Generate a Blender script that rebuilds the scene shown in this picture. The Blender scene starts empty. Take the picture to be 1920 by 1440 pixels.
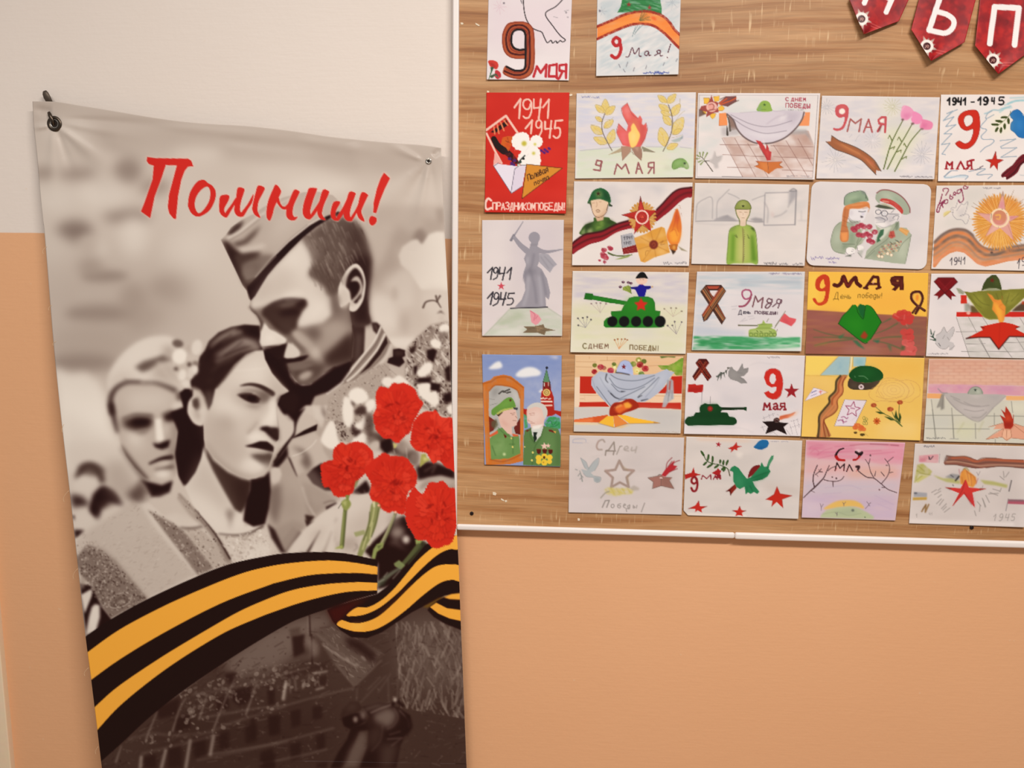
import bpy, math
import numpy as np
from mathutils import Matrix, Vector

# ------------------------------------------------------------------ camera, light, exposure
ZO = 0.30                                     # height of the picture's lower edge above the floor
F_PX = 1500.0                                 # focal length in pixels of the 1920 x 1440 frame
CAM_R = np.array([[0.99870905, 0.04853283, 0.01499304],
                  [-0.02251348, 0.15833294, 0.98712908],
                  [-0.04553427, 0.9861923, -0.15922118]])      # right, up, forward
CAM_C = np.array([0.02573985, -2.084536, 1.53776677 + ZO])
scene = bpy.context.scene
cam = bpy.data.cameras.new('camera'); cam.sensor_fit = 'HORIZONTAL'; cam.sensor_width = 36.0
cam.lens = F_PX * 36.0 / 1920.0; cam.clip_start = 0.05
cam_o = bpy.data.objects.new('camera', cam); scene.collection.objects.link(cam_o)
m = Matrix.Identity(4)
for i in range(3):
    m[i][0] = CAM_R[0, i]; m[i][1] = CAM_R[1, i]; m[i][2] = -CAM_R[2, i]; m[i][3] = CAM_C[i]
cam_o.matrix_world = m
scene.camera = cam_o

world = bpy.data.worlds.new('room_light'); scene.world = world; world.use_nodes = True
bg = world.node_tree.nodes['Background']; bg.inputs[0].default_value = (1.0, 0.96, 0.93, 1); bg.inputs[1].default_value = AMB = 0.34

def area(name, loc, target, sx, sy, power, col):
    d = bpy.data.lights.new(name, 'AREA'); d.shape = 'RECTANGLE'; d.size = sx; d.size_y = sy; d.energy = power; d.color = col
    o = bpy.data.objects.new(name, d); scene.collection.objects.link(o); o.location = loc
    o.rotation_euler = (Vector(target) - Vector(loc)).to_track_quat('-Z', 'Y').to_euler()
    return o
# ceiling lamps of the corridor, over and to the right of the photographer
area('ceiling_lamp_near', (0.95, -2.40, 3.55), (0.90, -2.2, 0.0), 1.3, 0.25, 150, (1.0, 0.955, 0.90))
area('ceiling_lamp_far', (-1.0, -2.40, 3.55), (-0.9, -2.2, 0.0), 1.3, 0.25, 62, (1.0, 0.955, 0.90))

vs = scene.view_settings
vs.view_transform = 'Standard'; vs.look = 'None'; vs.gamma = 1.0; vs.use_curve_mapping = False
vs.exposure = -0.30

def unproj(uv, y):
    """photograph pixel -> point on the vertical surface at depth y (y may vary per point)"""
    uv = np.atleast_2d(np.asarray(uv, float))
    d = np.stack([(uv[:, 0] - 960) / F_PX, -(uv[:, 1] - 720) / F_PX, np.ones(len(uv))], 1) @ CAM_R
    t = (y - CAM_C[1]) / d[:, 1]
    return CAM_C + d * t[:, None]

def lin(c):
    c = np.asarray(c, float) / 255.0
    return np.where(c <= .04045, c / 12.92, ((c + .055) / 1.055) ** 2.4)

ILL = np.array([1.12, 1.12, 1.12])            # brightness of a white sheet on the board in this light
def albedo(c): return np.clip(lin(c) / ILL, 0.002, 0.93)

def tag(o, label=None, cat=None, group=None, kind=None):
    if label: o['label'] = label
    if cat: o['category'] = cat
    if group: o['group'] = group
    if kind: o['kind'] = kind
    return o

def link(name, me, mat=None, parent=None, smooth=False):
    o = bpy.data.objects.new(name, me); scene.collection.objects.link(o)
    if mat: me.materials.append(mat)
    if parent is not None: o.parent = parent
    if smooth: me.polygons.foreach_set('use_smooth', np.ones(len(me.polygons), bool))
    return o

def empty(name, loc):
    o = bpy.data.objects.new(name, None); scene.collection.objects.link(o); o.location = loc; o.empty_display_size = .05
    return o

def mesh_np(name, V, Q):
    """mesh from numpy vertices and quads"""
    me = bpy.data.meshes.new(name)
    me.vertices.add(len(V)); me.vertices.foreach_set('co', np.ascontiguousarray(V, np.float32).ravel())
    me.loops.add(Q.size); me.loops.foreach_set('vertex_index', np.ascontiguousarray(Q, np.int32).ravel())
    me.polygons.add(len(Q)); me.polygons.foreach_set('loop_start', np.arange(0, Q.size, Q.shape[1], dtype=np.int32))
    me.update(calc_edges=True)
    return me

def grid_quads(nu, nv):
    i = np.arange(nv - 1)[:, None] * nu + np.arange(nu - 1)[None, :]
    return np.stack([i, i + nu, i + nu + 1, i + 1], -1).reshape(-1, 4)

def nodes(name):
    m = bpy.data.materials.new(name); m.use_nodes = True
    nt = m.node_tree; return m, nt, nt.nodes['Principled BSDF']

def plain(name, col, rough=.6, metal=0., spec=.3, bump=0., bscale=300.):
    m, nt, b = nodes(name)
    b.inputs['Base Color'].default_value = (*albedo(col), 1) if metal == 0 else (*lin(col), 1)
    b.inputs['Roughness'].default_value = rough; b.inputs['Metallic'].default_value = metal; b.inputs['Specular IOR Level'].default_value = spec
    n = nt.nodes.new('ShaderNodeTexNoise'); n.inputs['Scale'].default_value = bscale; n.inputs['Detail'].default_value = 3
    tc = nt.nodes.new('ShaderNodeTexCoord'); nt.links.new(tc.outputs['Object'], n.inputs['Vector'])
    mx = nt.nodes.new('ShaderNodeMixRGB'); mx.blend_type = 'MULTIPLY'; mx.inputs[0].default_value = .10
    mx.inputs[1].default_value = b.inputs['Base Color'].default_value; nt.links.new(n.outputs['Color'], mx.inputs[2]); nt.links.new(mx.outputs[0], b.inputs['Base Color'])
    if bump:
        bp = nt.nodes.new('ShaderNodeBump'); bp.inputs['Strength'].default_value = bump; bp.inputs['Distance'].default_value = .002
        nt.links.new(n.outputs['Fac'], bp.inputs['Height']); nt.links.new(bp.outputs['Normal'], b.inputs['Normal'])
    return m

def printed(name, rough, spec, bump, bscale):
    """a sheet that carries its own picture in the colour attribute 'print'"""
    m, nt, b = nodes(name)
    at = nt.nodes.new('ShaderNodeAttribute'); at.attribute_name = 'print'
    nt.links.new(at.outputs['Color'], b.inputs['Base Color'])
    b.inputs['Roughness'].default_value = rough; b.inputs['Specular IOR Level'].default_value = spec
    n = nt.nodes.new('ShaderNodeTexNoise'); n.inputs['Scale'].default_value = bscale; n.inputs['Detail'].default_value = 4
    tc = nt.nodes.new('ShaderNodeTexCoord'); nt.links.new(tc.outputs['Object'], n.inputs['Vector'])
    bp = nt.nodes.new('ShaderNodeBump'); bp.inputs['Strength'].default_value = bump; bp.inputs['Distance'].default_value = .001
    nt.links.new(n.outputs['Fac'], bp.inputs['Height']); nt.links.new(bp.outputs['Normal'], b.inputs['Normal'])
    return m

def set_print(me, rgb, gain=1.0):
    at = me.color_attributes.new('print', 'FLOAT_COLOR', 'POINT')
    c = np.ones((len(rgb), 4), np.float32); c[:, :3] = np.minimum(albedo(rgb) * gain, .93)
    at.data.foreach_set('color', c.ravel())

def box(name, lo, hi, mat, parent=None, bevel=0.):
    import bmesh
    bm = bmesh.new(); bmesh.ops.create_cube(bm, size=1.0)
    lo = Vector(lo); hi = Vector(hi)
    for v in bm.verts: v.co = Vector([lo[i] + (v.co[i] + .5) * (hi[i] - lo[i]) for i in range(3)])
    if bevel: bmesh.ops.bevel(bm, geom=bm.edges[:], offset=bevel, segments=4, profile=.5, affect='EDGES')
    me = bpy.data.meshes.new(name); bm.to_mesh(me); bm.free()
    return link(name, me, mat, parent, bool(bevel))

def tube(name, path, rad, mat, parent=None, n=8, flat=1.0):
    """a tube swept along a 3-D path; rad may vary"""
    P = np.asarray(path, float); k = len(P); rad = np.broadcast_to(rad, (k,))
    T = np.gradient(P, axis=0); T /= np.linalg.norm(T, axis=1)[:, None] + 1e-9
    up = np.array([0, -1.0, 0]); V = []
    for i in range(k):
        a = np.cross(T[i], up); la = np.linalg.norm(a)
        a = a / la if la > 1e-3 else np.array([1.0, 0, 0]); b = np.cross(T[i], a)
        th = np.arange(n) * 2 * math.pi / n
        V.append(P[i] + rad[i] * (np.cos(th)[:, None] * a + flat * np.sin(th)[:, None] * b))
    V = np.concatenate(V + [P[:1], P[-1:]]); F = []
    for i in range(k - 1):
        for j in range(n): F.append((i * n + j, i * n + (j + 1) % n, (i + 1) * n + (j + 1) % n, (i + 1) * n + j))
    for j in range(n): F.append((k * n, (j + 1) % n, j)); F.append((k * n + 1, (k - 1) * n + j, (k - 1) * n + (j + 1) % n))
    me = bpy.data.meshes.new(name); me.from_pydata(V.tolist(), [], F); me.update()
    return link(name, me, mat, parent, True)

def ring(name, c, R, r, mat, parent=None, tilt=0., nu=28, nv=10):
    """torus lying in the plane of the wall"""
    V = []; F = []
    for i in range(nu):
        t = i * 2 * math.pi / nu
        for j in range(nv):
            s = j * 2 * math.pi / nv; k = R + r * math.cos(s)
            V.append((c[0] + k * math.cos(t), c[1] - .6 * r * math.sin(s) + tilt * k * math.cos(t), c[2] + k * math.sin(t)))
            F.append((i * nv + j, i * nv + (j + 1) % nv, ((i + 1) % nu) * nv + (j + 1) % nv, ((i + 1) % nu) * nv + j))
    me = bpy.data.meshes.new(name); me.from_pydata(V, [], F); me.update()
    return link(name, me, mat, parent, True)

def disc(name, c, R, h, mat, parent=None, n=20, dome=0.):
    """short round peg standing out of the wall (towards -y)"""
    V = []; F = []; rings = [(R, 0.), (R, -h * .7), (R * .8, -h * .95), (R * .4, -h - dome)]
    for (q, y) in rings:
        for i in range(n): t = i * 2 * math.pi / n; V.append((c[0] + q * math.cos(t), c[1] + y, c[2] + q * math.sin(t)))
    for k in range(3):
        for i in range(n): F.append((k * n + i, k * n + (i + 1) % n, (k + 1) * n + (i + 1) % n, (k + 1) * n + i))
    F.append(tuple(3 * n + i for i in range(n)))
    me = bpy.data.meshes.new(name); me.from_pydata(V, [], F); me.update()
    return link(name, me, mat, parent, True)

# ------------------------------------------------------------------ painter
# A small vector painter (numpy only).  Every sheet of paper and the banner is a
# finely gridded mesh; the picture printed or drawn on it is computed here and
# stored as the sheet's own colour attribute.
_rs = np.random.RandomState(7)
_LAT = _rs.rand(256, 256)
_LAT = (_LAT.argsort(axis=None).argsort().reshape(256, 256) / 65535.0)

def vnoise(u, v):
    iu = np.floor(u).astype(int); iv = np.floor(v).astype(int)
    fu = u - iu; fv = v - iv
    fu = fu * fu * (3 - 2 * fu); fv = fv * fv * (3 - 2 * fv)
    a = _LAT[iv & 255, iu & 255]; b = _LAT[iv & 255, (iu + 1) & 255]
    c = _LAT[(iv + 1) & 255, iu & 255]; d = _LAT[(iv + 1) & 255, (iu + 1) & 255]
    return (a * (1 - fu) + b * fu) * (1 - fv) + (c * (1 - fu) + d * fu) * fv

def fnoise(u, v, oct=2):
    t = 0; w = 1; s = 0
    for i in range(oct):
        t = t + w * vnoise(u * 2 ** i + 17.3 * i, v * 2 ** i + 9.1 * i); s += w; w *= .55
    return t / s

def pts(s):
    if not isinstance(s, str):
        return np.asarray(s, float)
    return np.array([[float(q) for q in p.split(',')] for p in s.split()])

def spline(p, closed, n=6):
    p = np.asarray(p, float)
    if len(p) < 3:
        return p
    if closed:
        q = np.concatenate([p[-1:], p, p[:2]])
    else:
        q = np.concatenate([2 * p[:1] - p[1:2], p, 2 * p[-1:] - p[-2:-1]])
    t = np.linspace(0, 1, n, endpoint=False)[:, None]
    out = []
    for i in range(1, len(q) - 2):
        a, b, c, d = q[i - 1], q[i], q[i + 1], q[i + 2]
        out.append(.5 * (2 * b + (c - a) * t + (2 * a - 5 * b + 4 * c - d) * t ** 2 + (3 * b - a - 3 * c + d) * t ** 3))
    if not closed:
        out.append(p[-1:])
    return np.concatenate(out)

def box1(a, r, ax):
    if r < 1: return a
    n = 2 * r + 1
    pad = [(0, 0), (0, 0)]; pad[ax] = (r + 1, r)
    c = np.cumsum(np.pad(a, pad, mode='edge'), axis=ax)
    return (c[n:] - c[:-n]) / n if ax == 0 else (c[:, n:] - c[:, :-n]) / n

def gblur(a, s):
    if s < .3: return a
    r = s * 1.0
    for k in range(3):
        rr = int(round(r)) if k != 1 else int(r + .7)
        rr = max(rr, 1) if s >= .6 or k == 0 else 0
        a = box1(box1(a, rr, 0), rr, 1)
    return a

_SG = np.array([0, 25, 50, 75, 100, 130, 160, 190, 215, 240, 255])
_SR = np.array([26, 38, 60, 86, 111, 142, 172, 200, 221, 239, 248])
_SGG = np.array([2, 14, 38, 67, 93, 125, 157, 187, 211, 231, 241])
_SB = np.array([3, 12, 32, 59, 85, 115, 146, 176, 201, 221, 232])
def colr(c):
    if isinstance(c, str):
        return np.array([int(c[i:i + 2], 16) for i in (0, 2, 4)], float)
    if isinstance(c, (int, float)):
        return np.array([np.interp(c, _SG, _SR), np.interp(c, _SG, _SGG), np.interp(c, _SG, _SB)])
    return np.asarray(c, float)

FONT = {
 'А': '0,6 2,0 4,6|.8,4 3.2,4', 'Б': '4,0 .3,0 .3,6 3,6 4,5 4,3.6 3,2.8 .3,2.8', 'Д': '0,7 0,6 4,6 4,7|.6,6 1.8,0 3.2,0 3.4,6',
 'Е': '4,0 0,0 0,6 4,6|0,3 3,3', 'З': '0,.6 1.5,0 3.4,.4 3.6,2 2,2.9 3.8,3.8 3.8,5.3 2,6 0,5.4', 'И': '0,0 0,6 4,0 4,6',
 'К': '0,0 0,6|4,0 0,3.2 4,6', 'М': '0,6 .5,0 2,4 3.5,0 4,6', 'Н': '0,0 0,6|4,0 4,6|0,3 4,3', 'П': '0,6 0,0 4,0 4,6',
 'О': '2,0 .5,.8 0,3 .5,5.2 2,6 3.5,5.2 4,3 3.5,.8 2,0', 'Р': '0,6 0,0 2.8,0 4,1 4,2.4 2.8,3.2 0,3.2', 'Ь': '0,0 0,6 2.8,6 4,5 4,4 2.8,3 0,3',
 'С': '3.8,.8 2.4,0 1,.4 0,2 0,4 1,5.6 2.4,6 3.8,5.2', 'Ы': '0,0 0,6 1.6,6 2.4,5 2.4,4 1.6,3 0,3|4,0 4,6', 'В': '0,0 0,6 2.8,6 4,5.2 4,3.9 2.8,3 0,3|2.8,3 3.6,2.2 3.6,.8 2.6,0 0,0',
 'Я': '4,6 4,0 1.4,0 0,1 0,2.3 1.3,3.2 4,3.2|2,3.2 0,6', 'Т': '0,0 4,0|2,0 2,6', '!': '1,0 .8,4|.8,5.7 .8,6', '-': '.4,3.4 3,3.4', 'Ч': '0,0 .2,2.6 4,2.6|4,0 4,6',
 '1': '0,2.4 2.4,0 2.2,6', '4': '.4,0 0,3.4 3.6,3.2|3.6,0 3,6', '5': '4,0 .8,0 .4,2.6 2.6,2.4 3.8,3.6 3.4,5.4 1.6,6 0,5.6',
 '9': '3.8,1.6 2.6,0 .8,.3 0,1.8 .8,3.2 2.6,3.2 3.8,1.6 3.6,4 2.4,5.8 .4,6', '2': '0,1.2 1.6,0 3.6,.8 3.2,2.6 0,6 4,6',
 'а': '3.6,2.4 2,2 .4,3 .2,5 1.2,6 2.8,5.6 3.6,3.4 3.6,2.2 3.5,5.4 4.3,6', 'е': '.4,4.2 3.4,3.8 3,2.4 1.6,2 .3,3.4 .4,5.2 1.8,6 3.6,5.4', 'о': '2,2 .6,2.8 .4,4.6 1.6,6 3.2,5.4 3.6,3.4 2,2',
 'н': '.3,2 .2,6|3.5,2 3.4,6|.3,4 3.5,4', 'ь': '.4,2 .3,6 2.4,6 3.2,5 2.4,4 .4,4', 'п': '.2,6 .4,2.2 3,2 3.4,6', 'б': '3.8,0 1.4,.6 .4,2.6 .4,5 1.6,6 3.2,5.2 3.2,3.4 1.8,2.8 .5,3.8',
 'д': '3.4,3 1.8,2 .4,3.4 .6,5.4 2,6 3.4,4.4 3.4,2 3.3,6.6 2.4,8 1,7.2', 'ы': '.3,2 .2,6 1.6,6 2.2,5 1.6,4 .3,4|3.6,2 3.5,6', 'я': '3.6,6 3.6,2 1.6,2 .6,3 1.4,4.2 3.6,4.2|2,4.2 .2,6',
 'м': '0,6 .6,2 1.8,5 3.2,2 3.6,6', 'в': '.2,6 .3,1 2.2,.4 2.4,2.4 .4,3.4 2.8,3.6 2.8,5.6 .3,6', 'л': '0,6 1,5.4 1.8,2 3.4,2 3.6,6', 'т': '.2,6 .3,2.2 1.8,2.2 1.9,6|1.9,2.2 3.6,2.2 3.8,6', 'ч': '.3,2 .5,4 3.4,3.8|3.6,2 3.4,6',
}

class Art:
    R = 2.0; bk = 1.0
    def __init__(s, quad, base, res=None):
        s.quad = np.asarray(quad, float)
        if res: s.R = res
        lo = s.quad.min(0) - 3; hi = s.quad.max(0) + 3
        s.ox, s.oy = lo
        s.W = int((hi[0] - lo[0]) * s.R) + 1; s.H = int((hi[1] - lo[1]) * s.R) + 1
        s.a = np.empty((s.H, s.W, 3)); s.a[:] = colr(base)
        s.cl = None
        s.fr = (0., 0., 1.)
    def f(s, x0, y0, k):
        s.fr = (x0, y0, k); return s
    def tr(s, p):
        x0, y0, k = s.fr
        return np.stack([(x0 + p[:, 0] / k - s.ox) * s.R, (y0 + p[:, 1] / k - s.oy) * s.R], 1)
    def sc(s, w):
        return w / s.fr[2] * s.R
    def mask(s, contours, b=0):
        """anti-aliased even-odd fill of contours (sample space), blurred by b samples"""
        al = np.concatenate(contours); pad = int(3 * b) + 3
        x0 = max(int(al[:, 0].min()) - pad, 0); y0 = max(int(al[:, 1].min()) - pad, 0)
        x1 = min(int(al[:, 0].max()) + pad + 2, s.W); y1 = min(int(al[:, 1].max()) + pad + 2, s.H)
        if x1 <= x0 or y1 <= y0: return None
        K = 3; w = (x1 - x0) * K; h = (y1 - y0) * K
        d = np.zeros((h, w + 1), np.int32)
        for c in contours:
            q = (c - (x0, y0)) * K
            n = np.roll(q, -1, 0)
            for (ax, ay), (bx, by) in zip(q, n):
                if ay == by: continue
                if ay > by: ax, ay, bx, by = bx, by, ax, ay
                r0 = max(int(math.ceil(ay - .5)), 0); r1 = min(int(math.ceil(by - .5)), h)
                if r1 <= r0: continue
                r = np.arange(r0, r1)
                x = ax + (bx - ax) * ((r + .5) - ay) / (by - ay)
                xi = np.clip(np.ceil(x - .5), 0, w).astype(int)
                np.add.at(d, (r, xi), 1)
        m = (np.cumsum(d, 1)[:, :w] & 1).astype(float)
        m = m.reshape(y1 - y0, K, x1 - x0, K).mean((1, 3))
        if b: m = gblur(m, b)
        return m, x0, y0
    def put(s, mk, col, o=1., t=None):
        if mk is None: return
        m, x0, y0 = mk
        h, w = m.shape
        m = m * o
        if t:
            amp, lx, ly, ang = (tuple(t) + (0,))[:4]
            yy, xx = np.mgrid[0:h, 0:w]
            xx = (xx + x0) / s.R + s.ox; yy = (yy + y0) / s.R + s.oy
            c, n = math.cos(ang), math.sin(ang)
            nz = fnoise((xx * c + yy * n) / lx, (yy * c - xx * n) / ly)
            m = m * np.clip(1 + amp * (nz - .62) * 2, 0, 1.25)
            m = np.minimum(m, 1)
        if s.cl is not None: m = m * s.cl[y0:y0 + h, x0:x0 + w]
        m = m[..., None]
        v = s.a[y0:y0 + h, x0:x0 + w]
        v += (colr(col) - v) * m
    def shape(s, p, sm):
        out = []
        for c in (p.split('|') if isinstance(p, str) else [p]):
            q = pts(c)
            if sm: q = spline(q, True)
            out.append(s.tr(q))
        return out
    def p(s, col, p, b=0, o=1., sm=0, t=None):
        s.put(s.mask(s.shape(p, sm), s.sc(b) * s.bk), col, o, t); return s
    def clip(s, p=None, sm=0, b=0):
        if p is None: s.cl = None; return s
        mk = s.mask(s.shape(p, sm), s.sc(b)); s.cl = np.zeros((s.H, s.W))
        if mk: m, x, y = mk; s.cl[y:y + m.shape[0], x:x + m.shape[1]] = m
        return s
    def l(s, col, w, p, b=0, o=1., sm=1, t=None):
        """stroke; w is a width or (start, end) widths, in frame units"""
        b = b * s.bk
        for c in (p.split('|') if isinstance(p, str) else [p]):
            q = pts(c)
            if sm: q = spline(q, False, 5)
            q = s.tr(q); n = len(q)
            w0, w1 = w if isinstance(w, tuple) else (w, w)
            ww = np.linspace(s.sc(w0), s.sc(w1), n) / 2
            pad = ww.max() + 2 + 3 * s.sc(b)
            x0 = max(int(q[:, 0].min() - pad), 0); y0 = max(int(q[:, 1].min() - pad), 0)
            x1 = min(int(q[:, 0].max() + pad) + 2, s.W); y1 = min(int(q[:, 1].max() + pad) + 2, s.H)
            if x1 <= x0 or y1 <= y0: continue
            m = np.zeros((y1 - y0, x1 - x0))
            for i in range(max(n - 1, 1)):
                a = q[i]; e = q[min(i + 1, n - 1)]; r = max(ww[i], ww[min(i + 1, n - 1)]) + 2
                u0 = max(int(min(a[0], e[0]) - r) - x0, 0); v0 = max(int(min(a[1], e[1]) - r) - y0, 0)
                u1 = min(int(max(a[0], e[0]) + r) + 2 - x0, x1 - x0); v1 = min(int(max(a[1], e[1]) + r) + 2 - y0, y1 - y0)
                if u1 <= u0 or v1 <= v0: continue
                yy, xx = np.mgrid[v0 + y0:v1 + y0, u0 + x0:u1 + x0]
                d = e - a; L = d @ d + 1e-9
                tt = np.clip(((xx + .5 - a[0]) * d[0] + (yy + .5 - a[1]) * d[1]) / L, 0, 1)
                ds = np.hypot(xx + .5 - a[0] - tt * d[0], yy + .5 - a[1] - tt * d[1])
                wd = ww[i] + (ww[min(i + 1, n - 1)] - ww[i]) * tt
                k = np.clip(wd - ds + .5, 0, 1) * np.minimum(1, wd * 2)
                sub = m[v0:v1, u0:u1]; np.maximum(sub, k, out=sub)
            if b: m = gblur(m, s.sc(b))
            s.put((m, x0, y0), col, o, t)
        return s
    def e(s, col, cx, cy, rx, ry=None, rot=0, b=0, o=1., t=None, w=0):
        ry = ry or rx
        th = np.linspace(0, 2 * math.pi, 28, endpoint=False)
        x = rx * np.cos(th); y = ry * np.sin(th); c, n = math.cos(rot), math.sin(rot)
        q = np.stack([cx + x * c - y * n, cy + x * n + y * c], 1)
        if w: return s.l(col, w, np.concatenate([q, q[:1]]), b, o, 0, t)
        return s.p(col, q, b, o, 0, t)
    def st(s, col, cx, cy, r, rot=0, k=.4, sq=1., b=0, o=1., w=0):
        th = -math.pi / 2 + rot + np.arange(10) * math.pi / 5
        rr = np.where(np.arange(10) % 2, r * k, r)
        q = np.stack([cx + rr * np.cos(th), cy + sq * rr * np.sin(th)], 1)
        if w: return s.l(col, w, np.concatenate([q, q[:1]]), b, o, 0)
        return s.p(col, q, b, o)
    def tx(s, col, w, x, y, h, text, cw=.62, gap=.25, sl=0., rot=0., o=1., b=0, jit=0., cr=1):
        u = h / 6.; cx = 0.; c, n = math.cos(rot), math.sin(rot); k = 0
        for ch in text:
            k += 1
            if ch == ' ': cx += h * .45; continue
            g = FONT.get(ch)
            if g is None: continue
            jy = jit * h * math.sin(k * 2.7)
            gw = .3 if ch == '!' else 1.
            for q in g.split('|'):
                q = pts(q)
                X = cx + q[:, 0] / 4 * h * cw + (6 - q[:, 1]) * u * sl; Y = q[:, 1] * u + jy
                Q = np.stack([x + X * c - Y * n, y + X * n + Y * c], 1)
                if cr and ch in 'ОСЗаеобдя95л2': Q = spline(Q, False, 4)
                s.l(col, w, Q, b, o, 0)
            cx += h * cw * gw + h * gap
        return s
    def scr(s, col, w, x0, y0, x1, h, y1=None, o=.7, seed=1, gaps=()):
        """a tiny illegible handwritten signature"""
        r = np.random.RandomState(seed); n = max(int(abs(x1 - x0) / (h * .45)), 3)
        X = np.linspace(x0, x1, n); Y = np.linspace(y0, y1 if y1 is not None else y0, n)
        Y = Y + h * (r.rand(n) - .5) + h * .35 * np.where(np.arange(n) % 2, 1, -1)
        q = np.stack([X, Y], 1); a = 0
        for g in list(gaps) + [1.]:
            e = int(g * n)
            if e - a > 2: s.l(col, w, q[a:e], 0, o)
            a = e + 1
        return s
    def fan(s, col, w, cx, cy, r0, r1, n, a0=0, a1=6.283, o=.6, sq=1., seed=3):
        r = np.random.RandomState(seed)
        for i in range(n):
            t = a0 + (a1 - a0) * i / n + r.rand() * .1; k = r1 * (.8 + .4 * r.rand())
            s.l(col, w, [[cx + r0 * math.cos(t), cy + r0 * sq * math.sin(t)], [cx + k * math.cos(t), cy + k * sq * math.sin(t)]], 0, o, 0)
        return s
    def soften(s, sig, poly=None):
        for i in range(3): s.a[..., i] = gblur(s.a[..., i], sig * s.R)
        return s
    def paper(s, seed=0, amp=5):
        """faint unevenness of the sheet itself"""
        yy, xx = np.mgrid[0:s.H, 0:s.W]
        n = fnoise(xx / s.R / 45 + seed * 3.7, yy / s.R / 30 + seed * 7.1, 2) - .5
        s.a += (n * 2 * amp)[..., None] * np.array([1, .95, .9]); return s
    def sample(s, P):
        x = np.clip((P[:, 0] - s.ox) * s.R - .5, 0, s.W - 1.001); y = np.clip((P[:, 1] - s.oy) * s.R - .5, 0, s.H - 1.001)
        i = x.astype(int); j = y.astype(int); fx = (x - i)[:, None]; fy = (y - j)[:, None]
        a = s.a
        return (a[j, i] * (1 - fx) + a[j, i + 1] * fx) * (1 - fy) + (a[j + 1, i] * (1 - fx) + a[j + 1, i + 1] * fx) * fy

# ------------------------------------------------------------------ the drawings
def d_dove_nine(a):
    a.f(900, 0, 4.8).paper(1)
    a.p('e9d6de', '75,0 830,0 820,400 70,420', 60, .5)
    a.fan('d9a8b8', 5, 175, 60, 8, 60, 9, o=.35).l('6f6a70', 8, '365,-10 376,28')
    a.e('55505a', 215, 28, 10, o=.6).e('77727a', 775, 112, 9, o=.6).e('8a858c', 790, 155, 8, o=.5).l('aaa5aa', 5, '660,150 700,160|760,100 800,90')
    a.l('2a2226', 9, '388,-40 392,40 402,120 425,190 470,250 515,274 556,290 580,340 606,384 640,362 652,388 684,368 694,388 722,366 744,378 768,358 724,322 660,240 588,124 680,60 740,0 760,-30')
    a.p('b4552f', '300,196 400,196 465,235 490,320 492,560 468,660 400,708 330,712 250,690 205,655 232,590 300,625 378,628 402,592 402,530 330,530 262,512 215,460 198,380 202,300 240,220|322,276 380,276 406,310 406,432 340,440 296,418 280,370 288,302', 0, 1, 1)
    a.l('7a2018', 6, '310,202 400,200 462,238 484,320 486,560 462,656 398,702 330,706 250,686 208,655|402,526 330,526 264,508 220,458 203,380 207,304 244,224 310,202')
    a.l('4a0c0c', 17, '402,490 340,492 268,470 238,400 240,310 284,240 370,226 430,262 446,330 446,560 424,640 370,672 300,672 220,640')
    a.l('7c1a14', 8, '402,470 340,470 280,440 262,380 264,310 296,262 370,250 416,280 428,330 428,560 404,620 370,650 300,650 236,622', o=.8)
    a.l('16060a', 20, '402,446 345,448 300,425 280,372 290,302 322,270 380,270 408,312 410,440 408,590 384,630 312,634 238,600')
    a.l('c22630', 23, '482,690 512,598 546,655 598,582 592,690', 0, 1, 0).l('c22630', 22, '690,580 626,590 618,688 690,688|690,575 690,700 705,712', 0, 1, 0)
    a.l('c22630', 22, '774,702 776,580 716,588 714,636 772,642|744,642 714,702', 0, 1, 0)
    a.p('d23a2e', '72,552 100,540 150,555 166,590 150,622 112,612 90,596 80,575', sm=1).p('8c1a1a', '80,560 120,570 150,610 110,600', 4, .5)
    a.p('c03038', '140,630 180,650 190,690 160,712 135,690', sm=1).l('3d6a48', (22, 6), '110,612 104,640 80,712').l('44563c', (26, 10), '105,690 140,672 160,690').p('32503a', '92,605 126,608 104,640', 2)
    a.l('b8b0b4', 3, '70,640 180,700', o=.5)
    a.p('fff4ee', '760,742 800,712 806,745', 2)

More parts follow.
